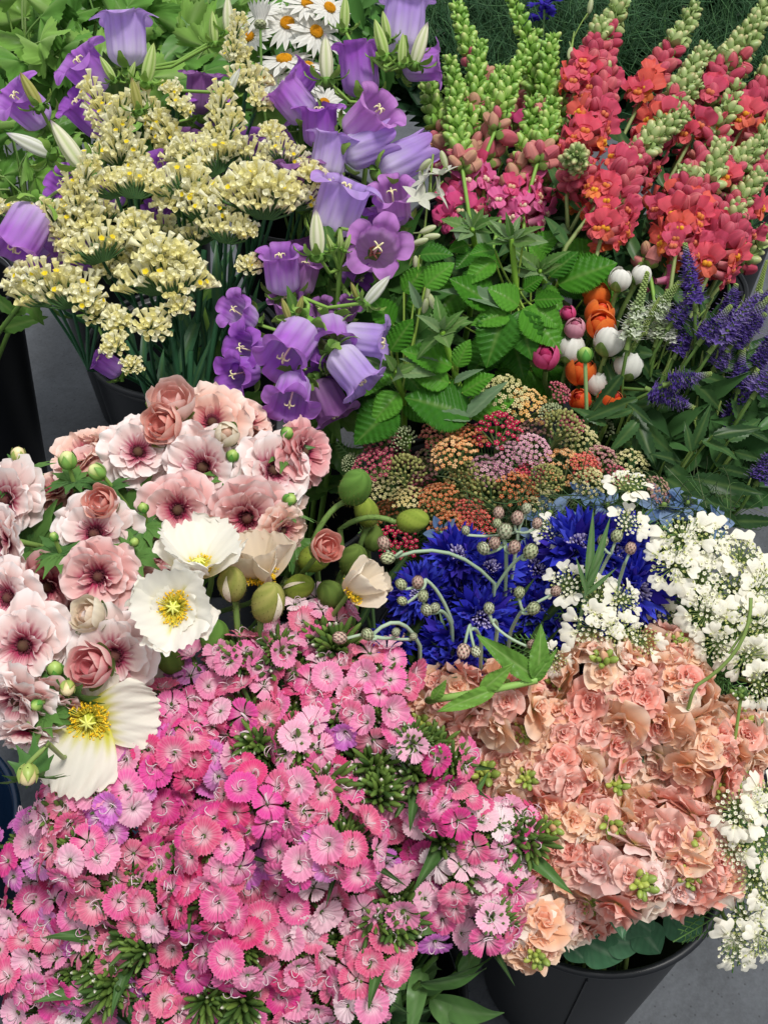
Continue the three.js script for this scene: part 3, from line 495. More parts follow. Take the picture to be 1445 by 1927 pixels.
for (const [px, py, s, tone, dx, dy, tw, where] of ranunculusOpen) {
  const dim = /dim|behind|shaded/.test(where), d = rDepth(px, py) + (dim ? 0.035 : 0) + rr(-0.008, 0.008), f = foot('ranunculus'), axis = jit(dirv(dx, dy, tw), 0.12), P = at(px, py, d).addScaledVector(axis, -0.006);
  const o = thing('ranunculus', `blush pink ranunculus bloom with dark centre, ${where}`, 'ranunculus', f, 'blush ranunculus blooms');
  stemPart(o, stalk(f, P.clone().addScaledVector(axis, -0.003), axis.clone().add(V(0, 0.6, 0)).normalize(), 12, 0.25), 0.0026, C('#7d9c50'));
  bloomOpen(o, P, axis, s * 0.98, tone);
}
[[322, 742, 44, 'blush', 0.1, 0.5, 0.75, true, 'pink rose-like half open ranunculus at the top beside statice'], [295, 795, 38, 'salmon', -0.3, 0.1, 0.8, true, 'peach ranunculus cup below the top rose-like one'], [183, 940, 32, 'salmon', -0.1, 0.2, 0.9, true, 'small salmon ranunculus cup at left of the middle'], [158, 1252, 42, 'rose', -0.3, 0.15, 0.9, true, 'rosy ranunculus rosette in front of the lowest large bloom'], [398, 993, 32, 'salmon', 0.1, 0.5, 0.7, true, 'dark salmon ranunculus cup above the white poppy'], [622, 1025, 30, 'salmon', 0.35, 0.2, 0.8, true, 'single salmon ranunculus cup among poppy buds'], [150, 1150, 34, 'cream', -0.4, 0.3, 0.6, true, 'cream and green ranunculus opening at left'], [428, 812, 24, 'cream', 0.2, 0.2, 0.9, false, 'cream ranunculus bud on the top blooms']].forEach(([px, py, r, tone, dx, dy, tw, open, label]) => {
  const d = rDepth(px, py) - 0.036, f = foot('ranunculus'), axis = dirv(dx, dy, tw), P = at(px, py, d).addScaledVector(axis, -0.008);
  const o = thing('ranunculus', label, 'ranunculus', f, 'half open ranunculus');
  stemPart(o, stalk(f, P.clone().addScaledVector(axis, -r / FOC * d), axis.clone().add(V(0, 0.5, 0)).normalize()), 0.0025, C('#7d9c50'));
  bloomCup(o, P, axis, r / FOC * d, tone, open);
});
[[128, 866, 21, 0, -0.1, 0.8, 'pale green ranunculus bud standing at upper left'], [183, 888, 20, 0, -0.5, 0.4, 'yellow green bud right of the standing bud'], [35, 855, 17, 2, 0.1, 0.7, 'olive bud at far left by the black bucket'], [438, 858, 15, 1, 0.1, 0.5, 'green bud beside the largest bloom'], [462, 910, 17, 0, 0.1, 0.1, 'striped green bud in the middle right'], [270, 956, 13, 1, 0, 0.3, 'small green bud left of the middle'], [102, 1010, 11, 1, -0.1, 0.5, 'tiny green bud at left among leaves'], [253, 1020, 12, 1, 0.2, 0.1, 'tiny green bud above the left poppy'], [105, 1260, 20, 1, 0, 0.4, 'deep green bud left of the rosy rosette'], [128, 1295, 18, 2, 0.1, -0.3, 'cream bud under the rosy rosette'], [70, 1327, 14, 1, -0.1, -0.1, 'bright green bud left of the open poppy'], [545, 940, 16, 1, 0.5, 0.2, 'green leafy bud at right over the dark gap'], [540, 815, 15, 1, 0.4, 0.5, 'green bud hanging under the lowest bell'], [53, 1458, 24, 2, 0.1, -0.9, 'drooping olive bud over the floor above the navy bucket']].forEach(([px, py, r, v, dx, dy, label], i) => {
  const d = rDepth(px, py) - 0.02, f = foot('ranunculus'), axis = dirv(dx, dy, 0.4), R = r * 0.86 / FOC * d, P = at(px, py, d), o = thing('ranunculus_bud', label, 'flower bud', f, 'ranunculus buds');
  const neck = P.clone().addScaledVector(axis, -R);
  if (py > 1400) { const k = at(92, 1400, d); stemPart(o, [...stalk(f, k, dirv(0, 0.2, 0.3), 10, 0.2), ...bend(k, neck, V(0, 0, 0), 3).slice(1)], 0.0018, C('#8fa65a')); }
  else stemPart(o, stalk(f, neck, axis.clone().add(V(0, 0.5, 0)).normalize(), 12, 0.2), 0.0019, C('#86a552'));
  part('bud', rBud[v], M.bud, o, P.clone().sub(o.position), qY(axis, i), R);
  for (let k = 0; k < 3; k++) { const s = neck.clone().add(V(0, -0.015, 0)), a = k * 2.1 + i; leafAt(o, fernGeos, M.leaf, s, s.clone().add(V(Math.cos(a), rr(0, 0.6), Math.sin(a)).multiplyScalar(0.03)), axis); }
});
// cut green leaves between the blooms
[[225, 985, 0.06], [60, 1030, 0.07], [20, 1040, 0.06], [230, 920, 0.06], [110, 985, 0.07], [130, 1170, 0.06], [100, 1250, 0.06], [290, 930, 0.05], [560, 930, 0.05], [60, 990, 0.06], [330, 1020, 0.05], [70, 1280, 0.05]].forEach(([px, py, L], i) => {
  const d = rDepth(px, py) + 0.05, f = foot('ranunculus'), P = at(px, py, d), o = thing('ranunculus_leaf_stem', `green cut-leaf ranunculus foliage, ${['behind the blooms left of the middle', 'at left below the upper blooms', 'by the left edge', 'under the two pale standing buds', 'left of the left middle bloom', 'between the two left columns of blooms', 'left of the rosy rosette', 'under the largest bloom', 'at right over the dark gap', 'small, at the upper left', 'above the white poppy bowl', 'low at left beside the bright bud'][i]}`, 'foliage', f, 'green leaves among the ranunculus');
  const pts = stalk(f, P, dirv(0, 0.6, 0.5)); stemPart(o, pts, 0.002, C('#6f9248'));
  for (let k = 0; k < 6; k++) { const a = k * GA + i, s = pts[12 - (k % 3)]; leafAt(o, fernGeos, M.leaf, s, s.clone().add(dirv(Math.cos(a), Math.sin(a), 0.5).multiplyScalar(L * rr(0.6, 1))), TOW); }
});

// ---------------------------------------------------------------- Iceland poppies
function poppyPetal(o, tone, deepBase, crink) {
  const b = new MB(), f = petalF(o), s1 = rr(0, 9), s2 = rr(0, 9);
  b.sheet(30, 18, (u, v) => {
    const q = f(u, v), k = crink * Math.pow(v, 1.3) * (Math.sin(u * 41 + s1 + Math.sin(v * 7 + s2) * 1.2) * 0.6 + Math.sin(u * 23 + v * 9 + s2) * 0.8 + 0.35 * Math.sin(u * 77 + v * 21)), e = crink * 1.6 * sstep(0.8, 1, v) * Math.sin(u * 55 + s2);
    q[1] += k + e * 0.6; q[2] += e * 0.8 + k * 0.3; return q;
  }, (u, v) => mul(mixc(deepBase, tone, sstep(0.16, 0.46, v + 0.06 * Math.sin(u * 40 + s1))), 0.975 + 0.025 * Math.sin(u * 60 + s1)));
  return b.geo();
}
const poppyHeart = (() => {
  const pod = new MB(), st = new MB();
  pod.blob(0, 0.006, 0, 0.0052, 0.0075, 0.0052, (u, v) => mixc(C('#a9b83a'), C('#c9d04e'), v), 16, 9, (a) => 1 + 0.05 * Math.cos(a * 7));
  for (let k = 0; k < 7; k++) { const a = k / 7 * TAU; pod.tube([V(0, 0.0142, 0), V(Math.cos(a) * 0.003, 0.0146, Math.sin(a) * 0.003), V(Math.cos(a) * 0.0062, 0.0128, Math.sin(a) * 0.0062)], (t) => 0.0012 - 0.0005 * t, C('#e9ea7c'), 5); }
  for (let k = 0; k < 130; k++) {
    const a = k * GA, l = rr(0.55, 1.0), r = 0.0165 * l, h = rr(0.006, 0.0135), e = V(Math.cos(a) * r, h, Math.sin(a) * r);
    st.tube([V(Math.cos(a) * 0.004, 0.001, Math.sin(a) * 0.004), e.clone().multiplyScalar(0.6).add(V(0, 0.003, 0)), e], 0.0004, C('#e6d84e'), 3);
    st.with(mat4(e, qY(jit(YUP, 0.9))), () => st.blob(0, 0, 0, 0.0008, 0.0015, 0.0008, C(k % 3 ? '#f2c024' : '#f6d23e'), 5, 4));
  }
  return [pod.geo(), st.geo()];
})();
const cream = C('#f8f5ea'), ivory = C('#f3e6d2'), butter = C('#d6d24a');
const pg = {
  open: [0, 1, 2, 3].map((k) => poppyPetal({ len: 0.041, wid: 0.036, rnd: 0.34, rp: 2.2, e0: 0.45, e1: 0.7 + 0.1 * k, cup: 0.2, ruf: 0.0026, rn: 2.2, ph: k * 2, tip: 0.2, base: 0.35 }, cream, butter, 0.0011)),
  bowl: [0, 1, 2, 3].map((k) => poppyPetal({ rnd: 0.3, rp: 2.2, len: 0.05, wid: 0.041, e0: 0.8, e1: 0.7 + 0.1 * k, cup: 0.3, ruf: 0.003, rn: 2.6, ph: k * 3, tip: 0.15, base: 0.3 }, cream, C('#e9e2b0'), 0.0013)),
  flat: [0, 1, 2, 3].map((k) => poppyPetal({ rnd: 0.3, rp: 2.2, len: 0.056, wid: 0.03, e0: 0.35, e1: -0.25 - 0.1 * k, cup: 0.1, ruf: 0.003, rn: 2, ph: k * 2.4, tip: 0.3, base: 0.3 }, C('#f6f1e2'), butter, 0.0012)),
  half: [0, 1, 2, 3].map((k) => poppyPetal({ len: 0.046, wid: 0.034, e0: 1.05, e1: 1.35, cup: 0.5, ruf: 0.003, rn: 2, ph: k * 2, tip: 0.2, base: 0.35 }, ivory, C('#ead6b8'), 0.0009)),
};
M.poppy = phys({ roughness: 1, specularIntensity: 0.3, transmission: 0.3, clearcoat: 0.12, clearcoatRoughness: 0.45 });
function poppy(px, py, d, axis, roll, kind, label, angs, size = 1) {
  const f = foot('poppy'), P = at(px, py, d), o = thing('poppy', label, 'poppy', f, 'white poppies');
  stemPart(o, stalk(f, P, axis.clone().add(V(0, 0.8, 0)).normalize(), 14, 0.25), 0.0023, C('#7f9a50'));
  const g = sub('bloom', o, P.clone().sub(o.position), qY(axis, roll), size);
  angs.forEach(([a, s, k, tilt = 0], i) => part('petal', pg[k ?? kind][i % 4], M.poppy, g, V(0, i * 0.0006, 0), new THREE.Quaternion().setFromEuler(new THREE.Euler(tilt, a, 0, 'YXZ')), s));
  const c = part('pod', poppyHeart[0], M.matte, g); part('stamens', poppyHeart[1], M.matte, g);
}
poppy(332, 1142, 0.835, dirv(-0.02, 0.05, 1), 0.2, 'open', 'white poppy facing the viewer with yellow stamens and green star', [[0.2, 1.05], [1.75, 1.05], [3.3, 1.05], [4.9, 1.05], [1.2, 0.62], [3.9, 0.55]], 0.86);
poppy(376, 1078, 0.88, dirv(0.05, 0.75, 0.5), 0.5, 'bowl', 'white poppy bowl seen from the side above the facing poppy', [[0.1, 1], [1.6, 1.05], [3.2, 0.95], [4.75, 1.05]], 0.88);
poppy(172, 1348, 0.845, dirv(0.05, -0.2, 1), 0, 'flat', 'wide open white poppy with a long petal drooping to the floor', [[-0.28, 1.1, 'flat', -0.42], [-1.45, 1.05, 'flat', -0.05], [1.7, 0.95, 'flat', 0.1], [3.2, 0.8, 'flat', 0.2]], 1.02);
poppy(490, 1095, 0.92, dirv(0.0, 0.75, 0.55), 0.4, 'half', 'cream peach half open poppy cup right of the bowl', [[0, 1], [1.6, 0.95], [3.1, 1], [4.7, 0.95]], 0.95);
poppy(655, 1120, 0.91, dirv(0.55, 0.35, 0.3), 0.4, 'half', 'ivory poppy petals breaking out of a green bud beside cornflower buds', [[0, 0.9], [1.6, 0.85], [3.1, 0.9]], 0.85);
poppy(262, 1290, 0.905, dirv(0.4, -0.3, 0.6), 0.9, 'flat', 'white poppy petals hidden under the lowest large ranunculus', [[0.2, 0.8], [1.8, 0.8], [3.3, 0.85], [4.9, 0.8]], 0.8);
function poppyBud(c1, c2, split) {
  const b = new MB();
  b.sheet(20, 14, (u, v) => { const a = u * TAU, t = v * Math.PI, k = 1 + 0.03 * Math.sin(a * 5 + v * 9) - 0.1 * Math.exp(-Math.pow((Math.abs(a - Math.PI) - 0.02) / 0.12, 2)) * Math.sin(t); return [0.72 * k * Math.sin(t) * Math.cos(a), -Math.cos(t) * (1 - 0.05 * Math.cos(t)), 0.72 * k * Math.sin(t) * Math.sin(a)]; },
    (u, v) => mixc(mixc(c1, c2, 0.5 + 0.5 * Math.sin(u * 31 + v * 17)), mul(c1, 0.75), 0.3 * Math.abs(Math.sin(v * 23 + u * 40))), true);
  if (split) b.sheet(3, 10, (u, v) => { const t = lerp(0.5, 2.7, v), s = (u - 0.5) * split * Math.sin(Math.PI * v); return [-0.74 * Math.sin(t) * Math.cos(s), -Math.cos(t) * 1.0, 0.74 * Math.sin(t) * Math.sin(s)]; }, C('#e9dfc4'));
  for (let k = 0; k < 150; k++) { const a = k * GA, t = Math.acos(1 - 2 * (k + 0.5) / 150), d = V(0.72 * Math.sin(t) * Math.cos(a), -Math.cos(t), 0.72 * Math.sin(t) * Math.sin(a)), e = d.clone().multiplyScalar(1.08).add(V(0, -0.05, 0)); b.tube([d.clone().multiplyScalar(0.97), e], (q) => 0.014 - 0.009 * q, C('#6a6a34'), 3); }
  return b.geo();
}
const pBud = [poppyBud(C('#567a32'), C('#648a3c'), 0), poppyBud(C('#7c8f34'), C('#8c9c3e'), 0.3), poppyBud(C('#8c9046'), C('#a29c58'), 0.55), poppyBud(C('#54692c'), C('#647a36'), 0)];
[[668, 918, 40, 0, 0.25, 0.5, 0.6, 590, 1015, 'largest dark green poppy bud, high over the gap'], [775, 980, 30, 1, 0.95, 0.12, 0.1, 640, 995, 'poppy bud with a white slit lying to the right on yarrow'], [592, 1050, 34, 1, 0.75, 0.35, 0.3, 560, 1090, 'olive poppy bud with white slit beside the salmon cup'], [690, 965, 30, 1, -0.2, 0.6, 0.4, 670, 1060, 'poppy bud pair behind the largest bud'], [665, 1055, 34, 3, 0.2, 0.55, 0.5, 635, 1100, 'hairy dark poppy bud nodding forwards over the gap'], [562, 1105, 32, 1, 0.65, 0.25, 0.5, 540, 1110, 'smooth olive poppy bud right of the yellowish buds'], [437, 1100, 36, 2, -0.05, 0.65, 0.5, 447, 1180, 'olive cream poppy bud right of the white poppies'], [505, 1135, 42, 2, 0.25, 0.7, 0.5, 490, 1190, 'large yellowish poppy bud splitting open over pink dianthus'], [625, 1120, 34, 3, -0.35, 0.4, 0.5, 600, 1160, 'green poppy bud under the ivory petals'], [405, 1200, 36, 0, 0.1, 0.5, 0.3, 395, 1260, 'dark green poppy bud behind the upper dianthus'], [245, 1335, 26, 3, 0.5, 0.5, 0.3, 260, 1370, 'olive poppy bud at the left flank of the dianthus'], [320, 1245, 30, 3, -0.4, 0.3, 0.3, 330, 1290, 'shaded poppy bud below the white poppy'], [700, 1010, 28, 3, 0.1, -0.5, 0.3, 690, 1010, 'small shaded poppy bud in the gap beside yarrow']].forEach(([px, py, r, v, dx, dy, tw, sx, sy, label], i) => {
  const d = [0.95, 0.97, 0.95, 1.0, 0.95, 0.94, 0.88, 0.87, 0.94, 0.9, 0.89, 0.9, 1.02][i], f = foot('poppy'), axis = dirv(dx, dy, tw), R = r / FOC * d * 1.05, P = at(px, py, d), o = thing('poppy_bud', label, 'flower bud', f, 'green poppy buds');
  const neck = P.clone().addScaledVector(axis, -R * 0.95), k = at(sx, sy, d + 0.02);
  const pts = [...stalk(f, k, dirv(-0.1, 0.6, 0.1), 10, 0.2), ...bend(k, neck, dirv(0, 1, 0.4).multiplyScalar(0.008), 6).slice(1)];
  stemPart(o, pts, 0.0026, C('#73914a'));
  const h = new MB(), ps = rel(pts, o).slice(-7); // stem hairs
  for (let q = 0; q < 60; q++) { const t = rr(0, ps.length - 1.01), j = Math.floor(t), s = ps[j].clone().lerp(ps[j + 1], t - j), e = V(rr(-1, 1), rr(-1, 1), rr(-1, 1)).normalize(); h.tube([s, s.clone().addScaledVector(e, 0.0062)], (w) => 0.00022 - 0.00012 * w, C('#5a5a38'), 3); }
  part('hairs', h.geo(), M.matte, o);
  part('bud', pBud[v], M.matte, o, P.clone().sub(o.position), qY(axis, Math.PI * 0.5 + i), R);
});
// ---------------------------------------------------------------- Canterbury bells
function bellGeo(tone, light, inside, open, seed) {
  const b = new MB(), L = 0.061, R = 0.0158, w1 = rr(-0.1, 0.1);
  b.sheet(90, 20, (u, v) => {
    const a = u * TAU, k = Math.pow(Math.abs(Math.cos(2.5 * a)), 0.6), s = sstep(0.68, 1, v), rib = 1 + 0.035 * Math.cos(10 * a) * Math.sin(Math.PI * Math.min(1, v * 1.2));
    const dome = Math.pow(Math.sin(Math.min(1, v / 0.22) * Math.PI / 2), 0.7), body = R * dome * (0.92 + 0.16 * Math.sin(v * 3.6) - 0.06 * v);
    const flare = open * R * (0.16 * sstep(0.4, 0.8, v) + s * s * (0.18 + 0.84 * k)), wob = 1 + 0.05 * Math.sin(a * 2 + seed) * v + 0.03 * Math.sin(a * 7 + seed * 3) * s + 0.012 * Math.sin(a * 17 + v * 5 + seed);
    const r = (body * rib + flare) * wob, y = L * (0.8 * Math.min(v, 0.82) + 0.02 * v) + L * (v > 0.82 ? (v - 0.82) * (0.2 + 1.25 * k) * (1.1 - open * 0.85 * s * k) : 0) - open * L * 0.135 * Math.pow(s, 4) * k;
    return [r * Math.cos(a), y, r * Math.sin(a)];
  }, (u, v, i) => {
    const vein = Math.pow(Math.abs(Math.cos(5 * u * TAU)), 14), n = Math.sin(u * 88 + seed + Math.sin(v * 3)) * 0.6 + Math.sin(u * 171 + seed * 2 + v * 2) * 0.4, spot = Math.sin(u * 21 + v * 8 + seed) * Math.sin(v * 13 + seed * 2);
    let c = mixc(light, tone, sstep(0.05, 0.75, v + 0.07 * n)); c = mixc(c, inside, 0.5 * sstep(0.78, 1, v)); c = mixc(c, mul(tone, 0.62), 0.5 * vein * sstep(0.05, 0.4, v));
    return mul(mixc(c, light, 0.12 * spot), 0.95 + 0.075 * n);
  }, true);
  return b.geo();
}
const bellTones = { violet: ['#c47ee4', '#e0c8f8', '#cc88e4'], purple: ['#b466da', '#cda0ee', '#c272de'], pink: ['#d08ade', '#e4bcee', '#da9ae4'], mauve: ['#9c62a8', '#b288ba', '#a870b6'], pale: ['#caaaf2', '#ebe0fa', '#c690e6'] };
const bellGeos = {}; for (const t in bellTones) { const [a, b, c] = bellTones[t].map(C); bellGeos[t] = [bellGeo(a, b, c, 0.82, 1), bellGeo(a, b, c, 0.68, 4.2), bellGeo(a, b, c, 0.95, 7.7)]; }
const wiltGeos = ['violet', 'pale'].map((t) => { const [a, b, c] = bellTones[t].map(C); return bellGeo(a, b, c, 0.15, 2.2); });
M.bell = phys({ roughness: 1, specularIntensity: 0.3, transmission: 0.42, clearcoat: 0.14, clearcoatRoughness: 0.45 });
const styleGeo = (() => { const b = new MB(), c = C('#efe6b4'); b.tube([V(0, 0.004, 0), V(0.0004, 0.02, 0), V(0, 0.034, 0.0004), V(0, 0.041, 0)], 0.0011, c, 6); for (let k = 0; k < 4; k++) { const a = k / 4 * TAU; b.tube([V(0, 0.0405, 0), V(Math.cos(a) * 0.0025, 0.044, Math.sin(a) * 0.0025), V(Math.cos(a) * 0.0052, 0.0435, Math.sin(a) * 0.0052), V(Math.cos(a) * 0.0058, 0.041, Math.sin(a) * 0.0058)], (t) => 0.001 - 0.0003 * t, c, 5); } for (let k = 0; k < 5; k++) { const a = k / 5 * TAU; b.tube([V(0, 0.002, 0), V(Math.cos(a) * 0.006, 0.012, Math.sin(a) * 0.006), V(Math.cos(a + 0.7) * 0.004, 0.02, Math.sin(a + 0.7) * 0.004)], 0.0008, C('#c9946a'), 4); } return b.geo(); })();
const calyxGeo = [0, 1].map((k) => { const b = new MB(), c = C(k ? '#6f9a44' : '#7fae4c'); b.blob(0, -0.002, 0, 0.0075, 0.006, 0.0075, c, 10, 6, (a) => 1 + 0.12 * Math.cos(5 * a)); for (let i = 0; i < 5; i++) { b.with(rotY(i / 5 * TAU + 0.2), () => { const f = petalF({ len: 0.023, wid: 0.0045, e0: -0.25, e1: rr(1.3, 1.7), cup: 0.3, tip: 0.95, base: 0.5 }); b.sheet(4, 6, (u, v) => { const q = f(u, v); q[2] += 0.007; return q; }, (u, v) => mul(mixc(c, YGREEN, 0.3 * v), 0.9 + 0.2 * Math.abs(u - 0.5))); const g = petalF({ len: 0.009, wid: 0.0038, e0: -0.3, e1: -1.6, cup: 0.2, tip: 0.7, base: 0.6 }); b.sheet(3, 4, (u, v) => { const q = g(u, v); q[2] += 0.006; return q; }, mul(c, 0.85)); }); } return b.geo(); });
function bellBudGeo(c0, c1, tipc) { const b = new MB(); b.sheet(20, 12, (u, v) => { const a = u * TAU, r = 0.0072 * Math.pow(Math.sin(Math.PI * Math.min(1, 0.12 + v * 0.9)), 0.6) * (1 - 0.35 * v) * (1 + 0.17 * Math.cos(5 * a)); return [r * Math.cos(a), v * 0.042, r * Math.sin(a)]; }, (u, v) => { const rib = Math.abs(Math.cos(2.5 * u * TAU)); return mixc(mixc(c0, c1, rib), tipc, sstep(0.82, 1, v)); }, true); return b.geo(); }
const bellBud = { cream: bellBudGeo(C('#cdd8a0'), C('#f3efd8'), C('#7a5a86')), green: bellBudGeo(C('#9dbf5a'), C('#cfdf98'), C('#b8c878')), olive: bellBudGeo(C('#9a9c4a'), C('#b9b66c'), C('#8a6a5a')), white: bellBudGeo(C('#c9cdb4'), C('#efefe6'), C('#b7a6c4')) };
const bellLeaf = [0, 1, 2].map((k) => leafGeo({ wid: 0.17, teeth: 0.12, droop: [0.2, 0.5, 0.35][k], back: 0.3 * k, fold: 0.3, col: C(['#5f8f3c', '#74a548', '#4d7c36'][k]), vein: C('#9dc068'), nu: 6, nv: 12, fat: 0.4, wave: 0.02 }));
const bDepth = (x, y) => 1.03 + (800 - y) / 800 * 0.2;
function bellStem(key, label, top, d0, bells, buds, leaves = 6) {
  const f = foot(key), P = at(top[0], top[1], d0), o = thing('bellflower', label, 'bellflower', f, 'purple bellflower stems');
  const pts = stalk(f, P, dirv(0, 0.9, 0.3), 14, 0.25); stemPart(o, pts, (t) => 0.0042 - 0.0016 * t, C('#7ba24a'), 7);
  const near = (p) => pts.slice(5).reduce((a, q) => (Math.abs(q.distanceTo(p) - 0.03) < Math.abs(a.distanceTo(p) - 0.03) ? q : a));
  const ped = new MB();
  const link = (p, dir) => { const s = near(p).clone().sub(o.position), e = p.clone().sub(o.position); ped.tube([s, s.clone().lerp(e, 0.5).addScaledVector(dir, -0.01), e], 0.0019, C('#86ac50'), 5); };
  for (const [px, py, dx, dy, tw, tone, size = 1, dd = 0] of bells) {
    const dir = dirv(dx, dy, tw), d = bDepth(px, py) + dd, m = at(px, py, d), s = size * 0.93, base = m.clone().addScaledVector(dir, -0.05 * s), q = qY(dir, rr(0, TAU));
    const wilt = tone === 'wilt' || tone === 'wiltpale', g = part('bell', wilt ? wiltGeos[tone === 'wilt' ? 0 : 1] : pick(bellGeos[tone]), M.bell, o, base.clone().sub(o.position), q, s);
    if (!wilt) part('pistil', styleGeo, M.matte, g, null, null, V(0.85, 0.95, 0.85));
    part('calyx', pick(calyxGeo), M.leaf, o, base.clone().sub(o.position), q, s); link(base, dir);
  }
  for (const [x0, y0, x1, y1, kind, dd = 0] of buds) {
    const a = at(x0, y0, bDepth(x0, y0) + dd), b = at(x1, y1, bDepth(x0, y0) + dd - 0.01), v = b.clone().sub(a), L = v.length(), q = qY(v.normalize(), rr(0, TAU));
    part('bud', bellBud[kind], M.petal, o, a.clone().sub(o.position), q, L / 0.042); part('calyx', pick(calyxGeo), M.leaf, o, a.clone().sub(o.position), q, 0.95 * L / 0.042); link(a, v);
  }
  part('pedicels', ped.geo(), M.stem, o);
  for (let k = 0; k < leaves; k++) { const s = pts[7 + (k % 7)], a = k * GA; leafAt(o, bellLeaf, M.leaf, s, s.clone().add(dirv(Math.cos(a), 0.3 + 0.5 * Math.sin(a), rr(-0.2, 0.7)).multiplyScalar(rr(0.045, 0.075))), TOW, rr(0.9, 1.2)); }
  return { o, pts };
}
bellStem('bells', 'purple bellflower stem in front, lowest cluster of open bells over the ranunculus', [570, 560], 1.1, [
  [430, 575, -0.45, 0.25, 0.8, 'violet', 0.9], [440, 650, -0.55, 0.1, 0.75, 'purple', 1.0], [427, 708, -0.5, -0.25, 0.8, 'purple', 0.95], [522, 690, -0.4, -0.75, 0.6, 'violet', 1.35, -0.03], [542, 775, -0.1, -0.75, 0.65, 'violet', 1.05, -0.01], [632, 668, 0.15, -0.7, 0.65, 'violet', 1.15, -0.01], [612, 712, -0.1, -0.7, 0.5, 'purple', 0.85, 0.02], [695, 735, 0.6, -0.7, 0.1, 'pale', 1.15], [740, 648, 0.95, -0.12, 0.15, 'pale', 1.15], [640, 800, 0.45, -0.85, 0.0, 'mauve', 1.1, 0.05], [535, 550, -0.1, 0.5, 0.7, 'pink', 0.85, 0.03],
], [[545, 600, 530, 560, 'olive', -0.03], [560, 590, 570, 555, 'olive', -0.03], [690, 570, 735, 518, 'white', -0.02]], 9);
bellStem('bells', 'purple bellflower stem with one wide open bell facing the viewer', [640, 430], 1.1, [
  [714, 460, 0.1, -0.08, 1, 'pink', 1.38, -0.03], [660, 325, 0.3, 0.75, 0.35, 'pale', 1.5, -0.03], [735, 345, -0.1, 0.55, 0.75, 'pink', 1.15], [728, 385, 0.1, 0.7, 0.3, 'violet', 1.1, 0.04], [525, 462, -0.05, 0.8, 0.55, 'violet', 1.15, -0.01], [578, 480, 0.2, 0.8, 0.35, 'pink', 0.95, 0.03], [700, 440, 0.6, 0.5, 0.1, 'mauve', 0.9, 0.05],
], [[598, 480, 594, 392, 'cream', -0.03], [650, 470, 660, 440, 'green', -0.02], [640, 465, 640, 430, 'green', -0.02], [625, 470, 615, 440, 'green', -0.02]], 9);
bellStem('bells', 'tall purple bellflower stem right of the daisies, bells in its middle', [700, 110], 1.2, [
  [728, 190, 0.62, 0.4, 0.65, 'pink', 1.35, -0.04], [600, 185, 0.0, 0.85, 0.45, 'purple', 1.15], [632, 240, 0.2, 0.9, 0.2, 'pale', 1.2, -0.01], [520, 150, -0.6, 0.65, 0.3, 'violet', 1.2], [560, 285, -0.1, 0.85, 0.4, 'mauve', 1.2], [735, 258, 0.9, 0.35, 0.05, 'wiltpale', 1.2], [805, 275, 0.9, 0.5, 0.0, 'wiltpale', 1.3, 0.02], [670, 75, -0.1, 0.95, 0.15, 'purple', 1.35, 0.0], [765, -15, 0.1, 0.95, 0.15, 'pale', 1.5], [838, 118, 0.98, 0.08, 0.05, 'violet', 1.1, 0.05], [505, 240, -0.4, 0.6, 0.3, 'violet', 1.1, 0.07], [590, 120, 0.5, 0.6, 0.2, 'purple', 1.0, 0.08],
], [[755, 120, 758, 62, 'green', -0.03], [725, 105, 705, 35, 'green', -0.02], [615, 150, 612, 62, 'cream', -0.01], [780, 120, 805, 40, 'cream', 0.01], [648, 55, 650, -10, 'green'], [730, 75, 720, 20, 'green']], 10);
bellStem('bells', 'purple bellflower stem with dried purple calyx flowers behind the lowest cluster', [650, 545], 1.12, [
  [600, 575, -0.2, 0.3, 0.7, 'mauve', 0.6], [660, 570, 0.2, 0.3, 0.8, 'mauve', 0.6], [690, 530, 0.5, -0.3, 0.3, 'purple', 0.8, 0.05], [570, 440, -0.2, 0.8, 0.2, 'mauve', 0.9, 0.06],
], [[672, 560, 660, 530, 'olive']], 12);
bellStem('bellsleft', 'tall purple bellflower stem at upper left with a bell pointing up', [240, 135], 1.24, [
  [232, 12, -0.05, 0.95, 0.2, 'pale', 1.4, -0.02], [132, 95, -0.55, 0.55, 0.65, 'violet', 1.35, 0.02], [128, 175, -0.6, 0.5, 0.6, 'purple', 1.3, 0.03], [180, 205, -0.2, 0.2, 0.4, 'purple', 1.0, 0.08], [385, 125, 0.1, 0.85, 0.35, 'mauve', 1.2, 0.1], [395, 165, 0.2, 0.5, 0.5, 'purple', 1.1, 0.12],
], [[275, 155, 290, 80, 'green', -0.02], [262, 208, 248, 145, 'olive', -0.03], [215, 150, 188, 105, 'green', -0.02], [245, 150, 255, 115, 'green', -0.02], [430, 175, 452, 128, 'white', 0.0], [430, 60, 428, -10, 'cream', 0.0], [405, 80, 400, 20, 'green']], 9);
bellStem('bellsleft', 'purple bellflower stem at the left edge with white pointed buds', [120, 290], 1.24, [
  [12, 165, -0.5, 0.4, 0.7, 'violet', 1.25, 0.0], [105, 335, -0.35, 0.3, 0.8, 'purple', 1.0, 0.04], [15, 490, -0.4, -0.85, 0.2, 'violet', 1.45, 0.0], [70, 500, -0.3, -0.5, 0.5, 'violet', 1.15, 0.05], [110, 400, 0.2, 0.3, 0.5, 'purple', 0.8, 0.08], [175, 668, -0.6, 0.4, 0.4, 'purple', 0.85, 0.2], [150, 480, 0.2, -0.3, 0.3, 'violet', 1.0, 0.1],
], [[95, 290, 12, 250, 'white', -0.03], [155, 315, 95, 225, 'cream', -0.03], [75, 200, 38, 135, 'olive', -0.01], [110, 405, 70, 385, 'white', 0.03]], 9);
